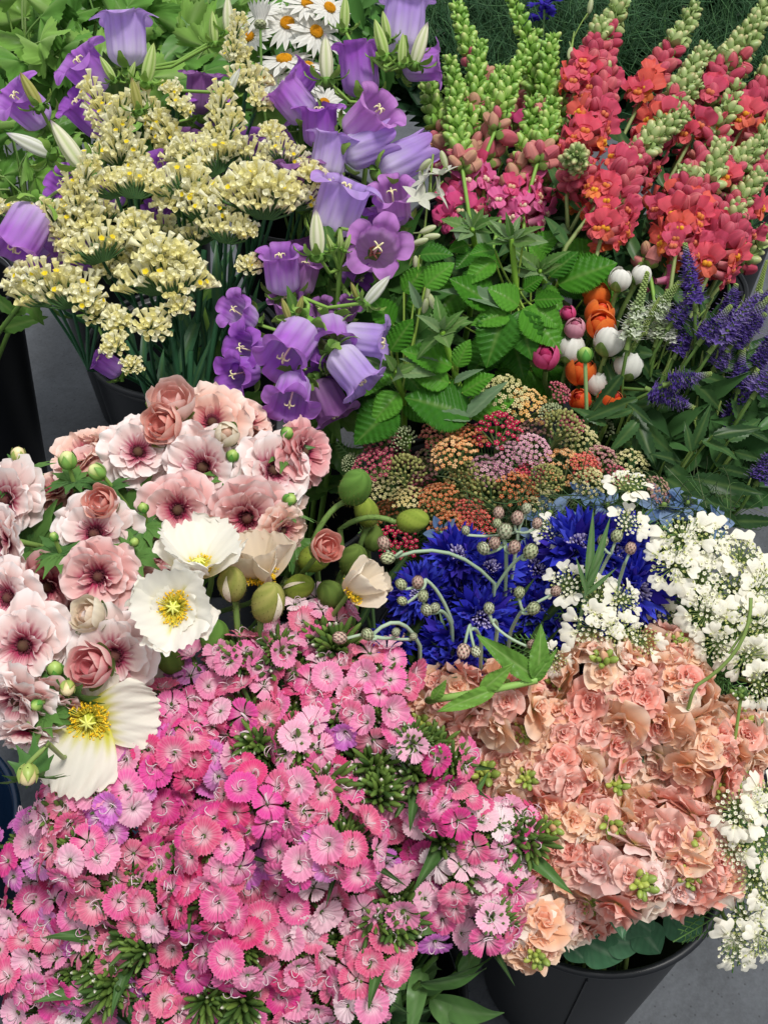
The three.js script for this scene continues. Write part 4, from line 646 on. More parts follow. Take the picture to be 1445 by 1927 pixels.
bellStem('bells', 'purple bells half hidden behind the yellow statice', [330, 280], 1.22, [
  [300, 290, -0.1, 0.5, 0.6, 'purple', 1.1, 0.1], [340, 240, 0.1, 0.6, 0.5, 'mauve', 1.1, 0.12], [480, 240, 0.1, 0.6, 0.5, 'violet', 1.1, 0.08], [420, 320, 0.1, 0.6, 0.5, 'purple', 1.0, 0.12], [300, 380, 0.1, 0.6, 0.5, 'purple', 1.0, 0.14], [200, 330, -0.1, 0.6, 0.5, 'purple', 0.9, 0.12],
], [], 6);

// ---------------------------------------------------------------- statice
function staticeGeo(kind, seed) {
  const b = new MB(), n = kind === 'comb' ? 44 : kind === 'spike' ? 54 : 38;
  for (let k = 0; k < n; k++) {
    let p, d;
    if (kind === 'spike') { const t = k / n, a = (k % 5 - 2) * 0.55 + rr(-0.25, 0.25); p = V(Math.sin(a) * 0.006 * (1.1 - t * 0.5), (t - 0.45) * 0.066, Math.cos(a) * 0.006); d = V(Math.sin(a) * 0.9, 0.65 + 0.6 * t, Math.cos(a) * 0.75).normalize(); }
    else if (kind === 'comb') { const t = k / n, x = (t - 0.5) * 0.052, side = (k % 3 - 1) * 0.0065; p = V(x, 0.006 * Math.sin(Math.PI * t) + rr(-0.006, 0.003), side); d = V((t - 0.5) * 1.3 + rr(-0.2, 0.2), 1, side * 75 + rr(-0.2, 0.2)).normalize(); }
    else { const f = Math.sqrt((k + 0.4) / n), a = k * GA + seed; d = V(Math.cos(a) * f * 0.95, 1.05 - f * 0.6, Math.sin(a) * f * 0.95).normalize(); p = d.clone().multiplyScalar(rr(0.001, 0.008)); p.y += rr(-0.004, 0.003); }
    const L = rr(0.0165, 0.0225), c = pick([C('#fdfad8'), C('#fbf6c8'), C('#fefce4'), C('#f6f0b4')]), W = rr(0.0024, 0.0031), tilt = rr(0.75, 1.1);
    b.with(mat4(p, qY(d, rr(0, 6))), () => {
      b.sheet(7, 3, (u, v) => { const a = u * TAU, r = v < 0.4 ? 0.0006 + 0.0005 * v : lerp(0.0009, W, Math.pow((v - 0.33) / 0.67, 1.5)) * (v === 1 ? (Math.round(u * 7) % 2 ? 1.45 : 1.1) : 1); return [r * Math.cos(a), v * L * tilt, r * Math.sin(a)]; }, (u, v) => (v < 0.1 ? C('#7c9a52') : c), true);
      b.sheet(7, 1, (u, v) => { const a = u * TAU, r = W * 0.6 * (1 - v); return [r * Math.cos(a), L * tilt * (0.84 - 0.05 * v), r * Math.sin(a)]; }, c, true);
      if (rnd() < 0.09) for (let i = 0; i < 5; i++) b.with(moved(0, L * tilt * 0.9, 0).multiply(rotY(i / 5 * TAU)), () => { const f = petalF({ len: 0.0034, wid: 0.0013, e0: 0.7, e1: 0.1, tip: 0.3 }); b.sheet(2, 2, f, C('#f2dc2e')); });
    });
    if (k % 3 === 1) b.tube([kind === 'spike' ? V(0, p.y - 0.012, -0.002) : V(p.x * 0.3, -0.012, p.z * 0.3), p.clone(), p.clone().addScaledVector(d, 0.003)], (t) => 0.0017 - 0.0007 * t, C('#5b8350'), 4);
    if (k % 3 === 0) b.with(mat4(p.clone().addScaledVector(d, -0.002), qZY(jit(d, 0.7), jit(V(0.3, 0.5, 1), 0.5))), () => { const f = petalF({ len: 0.006, wid: 0.0016, e0: 0, e1: 0, tip: 0.95 }); b.sheet(2, 3, f, C('#55804f')); });
  }
  return b.geo();
}
const stat = { dome: [0, 1, 2].map((k) => staticeGeo('dome', k * 2)), comb: [0, 1, 2].map((k) => staticeGeo('comb', k)), spike: [0, 1, 2].map((k) => staticeGeo('spike', k)) };
const wingGeos = [leafGeo({ wid: 0.06, droop: 0.15, fold: 0.2, col: C('#3f7250'), nu: 4, nv: 8, fat: 0.4 }), leafGeo({ wid: 0.09, droop: 0.3, fold: 0.2, col: C('#4a7d56'), nu: 4, nv: 8, fat: 0.45 })];
// each stem: label, d, [px, py, dx, dy, size, kind]
const staticeStems = [
  ['pale yellow statice spray highest of the bunch, beside the daisies', 1.2, [[445, 72, 0.2, 0.9, 0.7, 'spike'], [455, 105, -0.5, 0.8, 0.75, 'dome'], [472, 150, 0.5, 0.6, 0.9, 'comb'], [490, 190, 0.6, 0.6, 0.85, 'dome']]],
  ['pale yellow statice spray with one single top tuft above the purple bells', 1.19, [[322, 166, 0.0, 0.6, 0.65, 'dome'], [340, 200, 0.5, 0.7, 0.8, 'dome'], [292, 225, -0.55, 0.8, 0.95, 'spike'], [325, 262, -0.5, 0.8, 0.9, 'spike']]],
  ['long pale yellow statice spray leaning left under two purple bells', 1.17, [[195, 215, -0.45, 0.9, 1, 'spike'], [228, 250, 0.1, 0.9, 1.0, 'spike'], [225, 290, -0.2, 0.8, 1, 'comb'], [265, 315, 0.3, 0.8, 0.9, 'dome']]],
  ['pale yellow statice spray standing in the middle between bells', 1.17, [[415, 225, 0.12, 1, 0.95, 'spike'], [432, 262, 0.25, 0.9, 0.85, 'spike'], [400, 300, -0.3, 0.8, 1, 'comb'], [360, 285, -0.4, 0.8, 0.95, 'comb']]],
  ['pale yellow statice spray with a small tuft right by a mauve bell', 1.18, [[512, 250, 0.2, 0.8, 0.75, 'dome'], [470, 290, 0.3, 0.7, 0.9, 'comb'], [540, 290, 0.3, 0.6, 0.8, 'comb']]],
  ['wide flat pale yellow statice head left of the big pale bell', 1.12, [[480, 345, 0, 0.9, 1.25, 'dome'], [525, 360, 0.3, 0.85, 1.15, 'dome'], [450, 360, -0.3, 0.85, 1.1, 'comb'], [500, 385, 0.1, 0.6, 1.05, 'comb']]],
  ['pale yellow statice spray reaching right to the big pale bell', 1.14, [[585, 330, 0.4, 0.8, 0.85, 'dome'], [560, 370, 0.4, 0.6, 0.85, 'comb'], [610, 345, 0.5, 0.8, 0.7, 'dome']]],
  ['pale yellow statice spray in the very middle of the bunch', 1.13, [[335, 340, -0.2, 0.85, 1.05, 'comb'], [370, 365, 0, 0.8, 1.1, 'dome'], [325, 380, -0.3, 0.7, 1.0, 'dome'], [390, 395, 0.2, 0.6, 0.9, 'comb']]],
  ['arching pale yellow statice spray at the left of the bunch', 1.12, [[160, 355, 0.35, 0.9, 0.9, 'spike'], [138, 400, 0.2, 0.9, 1.0, 'spike'], [115, 435, -0.5, 0.7, 0.9, 'spike'], [165, 425, -0.3, 0.7, 1.1, 'dome'], [185, 465, 0, 0.6, 1.1, 'comb']]],
  ['flat topped pale yellow statice tuft in the left middle', 1.12, [[250, 345, 0, 0.9, 0.9, 'comb'], [210, 345, -0.3, 0.9, 0.85, 'comb'], [255, 425, 0, 0.9, 0.95, 'dome']]],
  ['fan shaped pale yellow statice head in the lower middle', 1.09, [[300, 475, 0, 0.85, 1.25, 'dome'], [340, 490, 0.4, 0.75, 1.15, 'dome'], [290, 525, -0.2, 0.6, 1.2, 'comb'], [350, 535, 0.4, 0.5, 1.0, 'comb']]],
  ['pale yellow statice spray leaning far left over the dark floor', 1.1, [[50, 525, -0.7, 0.7, 0.95, 'comb'], [90, 540, -0.3, 0.8, 1.1, 'comb'], [130, 550, 0, 0.8, 1.05, 'comb'], [165, 565, 0.2, 0.7, 1, 'dome'], [185, 590, 0.2, 0.4, 0.8, 'dome']]],
  ['single pale yellow statice head cut by the left edge', 1.16, [[15, 400, -0.2, 0.95, 0.8, 'comb'], [-10, 400, -0.4, 0.9, 0.8, 'dome']]],
  ['pale yellow statice sprig under the fan shaped head', 1.08, [[225, 605, -0.2, 0.6, 0.85, 'dome'], [285, 615, 0.3, 0.4, 0.95, 'dome'], [215, 650, -0.2, 0.4, 0.75, 'dome'], [248, 685, 0.1, 0.4, 0.55, 'dome']]],
  ['pale yellow statice tuft on a lone upright stalk near the bells', 1.08, [[340, 578, 0.1, 0.85, 0.7, 'dome']]],
  ['pale yellow statice tufts among green stalks left of the front bells', 1.12, [[425, 432, 0.1, 0.8, 0.85, 'comb'], [470, 500, 0.2, 0.6, 0.7, 'dome'], [460, 430, 0.3, 0.6, 0.8, 'dome']]],
  ['dim pale yellow statice tufts deep in the bunch', 1.17, [[220, 470, 0, 0.6, 0.9, 'comb'], [200, 510, 0, 0.6, 0.9, 'dome'], [300, 430, 0, 0.6, 0.9, 'comb'], [380, 440, 0.2, 0.6, 0.8, 'comb'], [250, 490, 0, 0.6, 0.8, 'dome'], [180, 400, 0, 0.6, 0.9, 'comb']]],
];
staticeStems.forEach(([label, d, heads], i) => {
  const f = foot('statice'), [hx, hy] = heads[0], P = at(hx, hy, d), dir0 = dirv(heads[0][2], heads[0][3], 0.25), o = thing('statice_spray', label, 'statice', f, 'pale yellow statice');
  const fork = P.clone().lerp(f, 0.22), pts = stalk(f, fork, fork.clone().sub(V(BUCKET.statice.x, 0.4, BUCKET.statice.z)).normalize(), 12, 0.35), green = C(pick(['#3f7450', '#4a7f58', '#356545']));
  stemPart(o, pts, (t) => 0.0036 - 0.0008 * t, green, 4);
  const br = new MB();
  heads.forEach(([px, py, dx, dy, s, kind]) => {
    const dir = kind === 'spike' ? dirv(dx, dy, 0.3) : dirv(dx, dy, 0.75), p = at(px, py, d + rr(-0.012, 0.012)), root = p.clone().addScaledVector(dir, -0.012 * s);
    part('flower_head', pick(stat[kind]), M.petal, o, p.clone().sub(o.position).addScaledVector(dir, -0.006), kind === 'spike' ? qZY(TOW.clone().addScaledVector(dir, -TOW.dot(dir)), dir) : qY(dir, kind === 'comb' ? rr(-0.7, 0.7) : rr(0, 6)), s * 0.94);
    br.tube(rel(bend(fork, root, dir.clone().multiplyScalar(-0.008)), o), 0.0019, green, 4);
  });
  part('branches', br.geo(), M.stem, o);
  for (let k = 0; k < 4; k++) { const s = pts[7 + k], e = s.clone().add(dirv(rr(-0.6, 0.6), rr(0.4, 1), rr(-0.3, 0.5)).multiplyScalar(rr(0.05, 0.09))); leafAt(o, wingGeos, M.leaf, s, e, TOW); }
});
// bare statice stalks and grassy blades inside the bucket
[[240, 640, 'nearest the rim'], [325, 620, 'upright, in the middle'], [385, 470, 'tallest, under the upper tufts'], [440, 520, 'next to the front bells'], [280, 680, 'leaning left'], [360, 660, 'low in the bucket'], [410, 600, 'right of the middle'], [470, 560, 'behind the front bells']].forEach(([px, py, where], i) => {
  const f = foot('statice'), d = 1.22, P = at(px, py, d), o = thing('bare_statice', `bare dark green winged statice stalk, ${where}`, 'statice', f, 'bare statice stalks');
  const pts = stalk(f, P, dirv((px - 340) / 400, 0.8, 0.2)); stemPart(o, pts, 0.0034, C('#3c6f4c'), 4);
  for (let k = 0; k < 8; k++) { const s = pts[5 + (k % 7)], e = s.clone().add(dirv(rr(-0.5, 0.5), 1, rr(-0.2, 0.5)).multiplyScalar(rr(0.06, 0.12))); leafAt(o, wingGeos, M.leaf, s, e, TOW, 0.8); }
});
// ---------------------------------------------------------------- snapdragons
function snapGeo(up, low, palate, spread) { // +Y: out of the mouth, +Z: towards the spike's tip
  const b = new MB(), inner = mixc(up, C('#fff0d8'), 0.25);
  b.sheet(10, 4, (u, v) => { const a = u * TAU, r = 0.0042 + 0.0028 * v + 0.0008 * Math.cos(2 * a) * v; return [r * Math.cos(a), v * 0.019, r * 0.9 * Math.sin(a)]; }, (u, v) => mixc(mixc(up, C('#efe0d0'), 0.35), up, v), true);
  const lobe = (x, z, tilt, yaw, len, wid, e1, col, ruf) => { const f = petalF({ len, wid, e0: 0.15, e1, cup: rr(-0.1, 0.25), ruf, rn: rr(1.2, 2.2), ph: rr(0, 6), tip: 0.3, base: 0.5, notch: rr(0, 0.2) }), sd = rr(0, 9); b.with(moved(x, 0.016, z).multiply(new THREE.Matrix4().makeRotationFromEuler(new THREE.Euler(tilt, yaw, 0, 'YXZ'))), () => b.sheet(7, 6, f, (u, v) => mul(mixc(col, v > 0.8 ? mul(col, 1.05) : mixc(col, inner, 0.1), 0.6), 0.96 + 0.05 * Math.sin(u * 19 + sd)))); };
  for (const s of [-1, 1]) lobe(s * 0.0028, 0.003, rr(-0.75, -0.2), s * rr(0.35, 0.7), 0.0165 * spread, 0.0098, rr(-0.9, -0.2), up, 0.0026);          // upper lip, two lobes
  for (const s of [-1, 0, 1]) lobe(s * 0.003, -0.003, -0.05, Math.PI + s * 0.85, (s ? 0.0145 : 0.012) * spread, 0.0072, rr(-1.3, -0.7), low, 0.002); // lower lip, three lobes
  for (const s of [-1, 1]) b.blob(s * 0.0022, 0.0172, -0.003, 0.0032, 0.0034, 0.0034, (u, v) => mixc(low, palate, sstep(0.15, 0.55, v)), 9, 6);
  return b.geo();
}
function snapBud(c, tip, green) { const b = new MB(), cc = (u, v) => mul(mixc(mixc(C('#b8ab78'), c, sstep(0.05, 0.4, v + 0.06 * Math.sin(u * 40))), tip, sstep(0.6, 1, v) * (0.4 + 0.4 * Math.sin(u * 31))), 0.92 + 0.1 * Math.sin(u * 44 + v * 3)), crease = (a, v) => 1 - 0.26 * Math.exp(-Math.pow(Math.sin(a / 2) / 0.22, 2)) * sstep(0.15, 0.6, v) - 0.14 * Math.exp(-Math.pow(Math.cos(a / 2) / 0.2, 2)) * sstep(0.4, 0.8, v) + 0.05 * Math.cos(a * 3 + 1);
  b.blob(0, 0.008, 0, 0.0054, 0.009, 0.0058, cc, 16, 9, crease); b.sheet(10, 5, (u, v) => { const a = lerp(0.9, 3.6, u), t = lerp(1.35, 2.95, v), k = crease(a, t / Math.PI) * (1.1 + 0.1 * (v < 0.1 ? 1 : 0)); return [0.0054 * k * Math.cos(a) * Math.sin(t), 0.0083 - 0.0092 * Math.cos(t), 0.0058 * k * Math.sin(a) * Math.sin(t)]; }, (u, v) => cc(u, 0.5 + v * 0.5)); for (let k = 0; k < 4; k++) b.with(rotY(k / 4 * TAU), () => { const f = petalF({ len: 0.0075, wid: 0.0033, e0: 0.4, e1: 1.5, tip: 0.7, base: 0.6 }); b.sheet(3, 4, (u, v) => { const q = f(u, v); q[2] += 0.0012; q[1] -= 0.001; return q; }, green); }); return b.geo(); }
function greenBud(c, tip) { const b = new MB(); b.blob(0, 0.0055, 0, 0.0035, 0.0066, 0.0035, (u, v) => mixc(c, tip, sstep(0.6, 1, v)), 9, 6, (a) => 1 + 0.06 * Math.cos(a * 5)); for (let k = 0; k < 4; k++) b.with(rotY(k / 4 * TAU + 0.3), () => { const f = petalF({ len: 0.0105, wid: 0.0034, e0: 0.25, e1: rr(1.1, 1.5), tip: 0.85, base: 0.6, cup: 0.4 }); b.sheet(3, 4, (u, v) => { const q = f(u, v); q[2] += 0.0006; return q; }, (u, v) => mixc(c, mul(c, 1.25), v)); }); return b.geo(); }
const SN = {
  coral: { open: [snapGeo(C('#e65a6c'), C('#f07860'), C('#f2ac34'), 1.1), snapGeo(C('#e05068'), C('#e66668'), C('#ee9048'), 1), snapGeo(C('#ea6458'), C('#f69050'), C('#f7bb38'), 1.15), snapGeo(C('#da5474'), C('#e06276'), C('#e88660'), 0.95), snapGeo(C('#dc5670'), C('#e46674'), C('#ea9058'), 1.05)], bud: [snapBud(C('#d4566e'), C('#e68e98'), C('#8a9a58')), snapBud(C('#c84c66'), C('#d97080'), C('#94a062')), snapBud(C('#da6672'), C('#e99c98'), C('#8a9a58'))], green: [greenBud(C('#8fa565'), C('#c4b080')), greenBud(C('#9db070'), C('#cbbf8a')), greenBud(C('#869e5c'), C('#b5a070'))] },
  pink: { open: [snapGeo(C('#e0508c'), C('#e85c98'), C('#f4d9b0'), 1.15), snapGeo(C('#d84a78'), C('#e2558a'), C('#efc8a0'), 1.05), snapGeo(C('#e66aa6'), C('#ee7ab0'), C('#f6dfc0'), 1.1)], bud: [snapBud(C('#e0908a'), C('#eaa8a0'), C('#93b35c')), snapBud(C('#d9707e'), C('#e59aa0'), C('#86aa52')), snapBud(C('#dba48c'), C('#c6c07e'), C('#93b35c'))], green: [greenBud(C('#82ac4a'), C('#b4c46a')), greenBud(C('#76a244'), C('#9fbc5c')), greenBud(C('#92b656'), C('#c8c87e'))] },
};
const snapLeaf = [0, 1].map((k) => leafGeo({ wid: 0.1, droop: 0.25, fold: 0.25, col: C(k ? '#3f6a38' : '#4d7a40'), vein: C('#7fa05c'), nu: 4, nv: 8, fat: 0.4 }));
// base and tip in the picture; o0: share of the spike with open flowers, o1: where green buds start
function snapdragon(key, label, kind, x0, y0, d0, x1, y1, d1, o0, o1, group, n = 40, size = 1) {
  o0 *= 0.6;
  const A = at(x0, y0, d0), B = at(x1, y1, d1), f = foot(key), ax = B.clone().sub(A), L = ax.length(); ax.normalize();
  const o = thing('snapdragon', label, 'snapdragon', f, group), S = SN[kind], q = qY(ax);
  const bow = dirv(rr(-0.5, 0.5), rr(-0.5, 0.5), 0.3).multiplyScalar(L * 0.06), line = (t) => A.clone().lerp(B, t).addScaledVector(bow, 4 * t * (1 - t));
  const pts = [...stalk(f, A, ax, 11, 0.3), ...[0.25, 0.5, 0.75, 1].map(line)]; stemPart(o, pts, (t) => 0.0042 - 0.0028 * t, C(kind === 'coral' ? '#8fa062' : '#86b04e'), 6);
  for (let k = 0; k < n; k++) {
    const t = k / n, a = k * GA, big = t < o0, bud = !big && t < o1; if (big && k % 2 && t > 0.02) continue;
    const out = V(Math.cos(a), 0, Math.sin(a)).applyQuaternion(q), c = line(t).sub(o.position);
    if (big) { const dir = jit(out.clone().addScaledVector(ax, 0.1).addScaledVector(TOW, 0.25).normalize(), 0.35); part('floret', pick(S.open), M.petal, o, c.addScaledVector(out, 0.005), new THREE.Quaternion().setFromRotationMatrix(new THREE.Matrix4().makeBasis(V().crossVectors(dir, ax).normalize(), dir, V().crossVectors(V().crossVectors(dir, ax).normalize(), dir))), size * rr(0.82, 1.04)); }
    else if (bud) { const w = 1 - 0.35 * (t - o0) / (o1 - o0 + 0.01), dir = out.clone().addScaledVector(ax, 0.55).normalize(); part('bud', pick(S.bud), M.petal, o, c.addScaledVector(out, 0.003), qY(jit(dir, 0.3), rr(0, 6)), size * 1.36 * w * rr(0.85, 1.15)); }
    else { const w = lerp(1.0, 0.55, (t - o1) / (1 - o1)), dir = out.clone().addScaledVector(ax, 0.7).normalize(); part('green_bud', pick(S.green), M.bud, o, c.addScaledVector(out, 0.0022), qY(jit(dir, 0.2), rr(0, 6)), size * 1.5 * w * rr(0.85, 1.15)); }
  }
  part('green_bud', S.green[0], M.bud, o, B.clone().sub(o.position), q, size * 0.55);
  for (let k = 0; k < 9; k++) { const s = pts[3 + (k % 8)], a = k * GA; leafAt(o, snapLeaf, M.leaf, s, s.clone().add(V(Math.cos(a) * 0.05, rr(0.01, 0.05), Math.sin(a) * 0.05)), TOW, 1.2); }
}
const SR = 'coral snapdragon spikes', SL = 'pink snapdragon spikes';
[['longest coral snapdragon spike, green tip among the feathery greens', 1240, 420, 1.2, 1400, 80, 1.3, 0.34, 0.5], ['coral snapdragon spike with a green tip left of the longest', 1120, 390, 1.18, 1320, 150, 1.26, 0.32, 0.48], ['coral snapdragon spike seen end on with a round green tip', 1095, 370, 1.24, 1085, 290, 1.14, 0.5, 0.66], ['coral snapdragon spike at the upper left of the bunch', 1110, 210, 1.26, 1175, -15, 1.34, 0.42, 0.7], ['coral snapdragon spike reaching the top right corner', 1290, 280, 1.25, 1450, -10, 1.34, 0.34, 0.52], ['coral snapdragon spike low at right with a pale green tip', 1320, 480, 1.2, 1430, 330, 1.22, 0.42, 0.56], ['coral snapdragon spike at the right edge, middle', 1390, 430, 1.22, 1480, 190, 1.3, 0.34, 0.5], ['coral snapdragon spike in the top middle of the bunch', 1200, 200, 1.3, 1310, 10, 1.38, 0.4, 0.6], ['coral snapdragon spike with orange flowers at lower left', 1130, 450, 1.17, 1180, 290, 1.2, 0.7, 0.86], ['coral snapdragon spike with the lowest orange flowers', 1270, 480, 1.17, 1290, 320, 1.2, 0.62, 0.8], ['coral snapdragon spike with a pinkish skirt over the floor', 1335, 510, 1.18, 1385, 380, 1.2, 0.6, 0.72], ['coral snapdragon spike in the middle behind the longest', 1190, 330, 1.24, 1290, 160, 1.3, 0.4, 0.62], ['coral snapdragon spike at the right edge, upper', 1390, 250, 1.28, 1480, 60, 1.34, 0.36, 0.52], ['coral snapdragon spike left, orange lips and yellow throats', 1085, 290, 1.22, 1140, 130, 1.28, 0.66, 0.9], ['coral snapdragon spike deep in the middle of the bunch', 1310, 380, 1.26, 1370, 200, 1.3, 0.5, 0.8], ['coral snapdragon spike with a short green tip near the top middle', 1240, 250, 1.24, 1330, 90, 1.28, 0.2, 0.36], ['coral snapdragon spike with a long pale green tip crossing the middle', 1160, 330, 1.2, 1290, 215, 1.22, 0.14, 0.3], ['coral snapdragon spike with a stout green tip right of the middle', 1290, 430, 1.19, 1355, 270, 1.22, 0.3, 0.42], ['coral snapdragon spike with a green tip just inside the right edge', 1350, 360, 1.22, 1440, 260, 1.24, 0.2, 0.36], ['coral snapdragon spike with a leaning tip at the upper left', 1080, 180, 1.26, 1130, 40, 1.3, 0.4, 0.66], ['coral snapdragon spike with a green tip in the upper right', 1330, 200, 1.27, 1420, 40, 1.3, 0.2, 0.36], ['small all green snapdragon tip low at the right edge', 1385, 500, 1.24, 1440, 430, 1.24, 0, 0.05]].forEach(([l, ...a]) => snapdragon('snapright', l, 'coral', ...a, SR, /small all/.test(l) ? 20 : 66, 1.0));
[['pink snapdragon spike with open flowers at the front', 945, 400, 1.22, 1000, 190, 1.28, 0.3, 0.46], ['pink snapdragon spike left of the open front flowers', 880, 390, 1.24, 880, 180, 1.3, 0.26, 0.5], ['pink snapdragon spike with the brightest green tip, in the middle', 915, 330, 1.25, 945, 130, 1.32, 0.14, 0.38], ['pink snapdragon spike leaning right against the coral ones', 1000, 390, 1.24, 1055, 140, 1.3, 0.3, 0.46], ['tallest green tipped snapdragon spike, over feathery greens', 1010, 250, 1.32, 960, -5, 1.38, 0.04, 0.2], ['green and brown snapdragon spike at the top behind bells', 920, 180, 1.36, 860, 10, 1.42, 0.0, 0.4], ['snapdragon spike with green buds nearest the wilted bell', 840, 330, 1.27, 800, 150, 1.32, 0.1, 0.42], ['pink snapdragon spike hidden at the back of its bunch', 960, 250, 1.36, 1010, 60, 1.42, 0.1, 0.4], ['pink snapdragon spike with dark pink flowers low over the leaves', 860, 430, 1.24, 860, 300, 1.28, 0.5, 0.85], ['green snapdragon tip at the left of the pink bunch', 850, 280, 1.26, 845, 110, 1.3, 0, 0.12], ['green snapdragon tip with brown buds in the upper middle', 900, 230, 1.29, 905, 80, 1.33, 0, 0.2], ['green snapdragon tip between the tallest and the coral bunch', 1030, 230, 1.28, 1040, 70, 1.32, 0, 0.15], ['slim green snapdragon tip leaning right in the middle', 930, 250, 1.24, 985, 110, 1.27, 0, 0.12], ['stout green snapdragon tip low at the left', 870, 320, 1.22, 855, 190, 1.25, 0, 0.2], ['stout green snapdragon tip low beside the coral flowers', 1010, 310, 1.22, 1040, 190, 1.25, 0, 0.25], ['pink snapdragon spike tucked low under the green tips', 985, 420, 1.22, 975, 300, 1.27, 0.7, 0.95]].forEach(([l, ...a]) => snapdragon('snapleft', l, 'pink', ...a, SL, 52, 0.98));
{ // one lone pink flower hanging under the coral bunch
  snapdragon('snapright', 'small orchid pink snapdragon flowers hanging below the coral bunch', 'pink', 1225, 530, 1.18, 1215, 470, 1.2, 0.6, 0.9, SR, 8, 0.9);
}

// ---------------------------------------------------------------- raspberry shoots
const raspGreens = ['#468f18', '#56a024', '#3a7f1a', '#62ab30'];
const raspLeaf = raspGreens.map((h, k) => leafGeo({ wid: 0.36, teeth: 0.11, pleat: 0.05, pn: 8, droop: 0.12 + 0.06 * k, fold: 0.22, col: C(h), vein: C('#8fba58'), nu: 12, nv: 64, fat: 0.5 }));
const raspUnder = [leafGeo({ wid: 0.2, teeth: 0.1, pleat: 0.01, pn: 8, droop: 0.35, fold: 0.3, col: C('#86a684'), vein: C('#b4ccaa'), nu: 8, nv: 20, fat: 0.46 }), leafGeo({ wid: 0.17, teeth: 0.1, pleat: 0.008, pn: 8, droop: 0.2, fold: 0.6, col: C('#7d9f74'), vein: C('#a9c499'), nu: 8, nv: 18, fat: 0.42 })];
const tipLeaf = [0, 1, 2].map((k) => leafGeo({ wid: 0.17, teeth: 0.14, pleat: 0.012, pn: 7, droop: 0.1 + 0.12 * k, fold: 0.5, col: C(['#6f9a4a', '#86a870', '#5f9040'][k]), vein: C('#b7d08a'), nu: 8, nv: 16, fat: 0.42 }));
function raspShoot(label, sx, sy, tx, ty, d, leaves, rosette) {
  const f = foot('rasp'), A = at(sx, sy, d + 0.03), B = at(tx, ty, d - 0.02), o = thing('raspberry_shoot', label, 'raspberry shoot', f, 'green raspberry shoots');
  stemPart(o, [...stalk(f, A, dirv(0, 0.7, 0.5), 10, 0.25), ...bend(A, B, V(), 3).slice(1)], (t) => 0.0042 - 0.0012 * t, C('#7fae3c'), 7);
  const pet = new MB();
  for (const [x0, y0, x1, y1, w = 1, kind = 'top', dd = 0] of leaves) {
    const a = at(x0, y0, d + dd), b = at(x1, y1, d - 0.015 + dd), geo = kind === 'top' ? raspLeaf : raspUnder;
    leafAt(o, geo, M.leaf, a, b, jit(TOW.clone().add(V(0, 0.5, 0)).normalize(), 0.25), w); const s = A.clone().lerp(B, rr(0, 0.5));
    pet.tube(rel(bend(s, a, TOW.clone().multiplyScalar(-0.01)), o), 0.0012, C('#8fae4a'), 4);
  }
  part('leaf_stalks', pet.geo(), M.stem, o);
  for (let k = 0; k < rosette * 0.7; k++) { const a = k * GA + rr(-0.4, 0.4), r = rr(0.35, 1.1), e = B.clone().add(dirv(Math.cos(a) * 1.1, 0.35 + 0.6 * Math.sin(a), rr(-0.1, 1.2)).multiplyScalar(0.036 * r)); leafAt(o, tipLeaf, M.leaf, B.clone().addScaledVector(dirv(Math.cos(a), Math.sin(a), 0), 0.003), e, jit(TOW.clone().add(V(0, 0.6, 0)).normalize(), 0.3), rr(0.9, 1.7)); }
}
raspShoot('raspberry shoot in the middle with a pair of glossy pleated leaves', 975, 590, 962, 450, 1.12, [[950, 585, 915, 685, 1.05], [975, 585, 1000, 672, 1.1], [985, 580, 1055, 648, 1.15], [955, 580, 835, 530, 0.9, 'under'], [930, 575, 850, 520, 1], [1000, 575, 1060, 610, 1], [1005, 565, 1060, 560, 0.9], [975, 575, 925, 535, 1.2], [960, 590, 890, 600, 0.9], [985, 545, 1020, 520, 1], [960, 620, 985, 710, 1, 'top', 0.03], [1020, 600, 1060, 660, 1, 'top', 0.02], [930, 490, 875, 525, 0.9, 'top'], [985, 450, 1020, 440, 0.8, 'under'], [930, 470, 885, 475, 0.9]], 18);
raspShoot('raspberry shoot at lower left with broad leaves over the yarrow', 868, 740, 832, 625, 1.08, [[885, 785, 768, 735, 1.2], [885, 790, 800, 775, 0.9, 'under'], [880, 785, 950, 712, 0.9, 'under'], [880, 780, 965, 740, 1.0, 'top', 0.02], [850, 690, 760, 650, 1], [830, 690, 755, 672, 0.8, 'under'], [860, 690, 880, 640, 1], [845, 720, 775, 700, 0.9], [870, 740, 925, 700, 1], [855, 720, 905, 690, 0.8, 'under'], [860, 760, 820, 800, 1.0, 'top', 0.02]], 16);
raspShoot('raspberry shoot at right with one long ribbed leaf under coral snapdragons', 1035, 560, 1015, 510, 1.16, [[1050, 535, 1160, 488, 1.05], [1045, 545, 1150, 535, 0.8, 'top', 0.02], [1010, 545, 1060, 575, 1], [1020, 500, 1000, 460, 0.9], [1035, 520, 1085, 470, 0.9]], 14);
raspShoot('small raspberry tip under the pink snapdragons', 895, 470, 888, 432, 1.16, [[890, 470, 860, 500, 1], [900, 470, 940, 500, 1], [880, 460, 845, 470, 0.9], [900, 500, 880, 540, 1.1]], 14);
raspShoot('dark raspberry shoot beside the facing bell with a big crinkled leaf', 760, 760, 745, 700, 1.09, [[745, 765, 664, 828, 1.15], [750, 740, 700, 790, 1], [760, 760, 820, 790, 1.0, 'top', 0.03], [720, 680, 690, 740, 1], [750, 690, 800, 740, 1, 'top', 0.03], [735, 660, 775, 600, 1], [760, 550, 800, 500, 1.1, 'top', 0.03], [800, 540, 850, 490, 1.0], [790, 480, 850, 470, 1, 'top', 0.02], [740, 610, 700, 560, 1.2], [790, 580, 770, 530, 1, 'under']], 8);
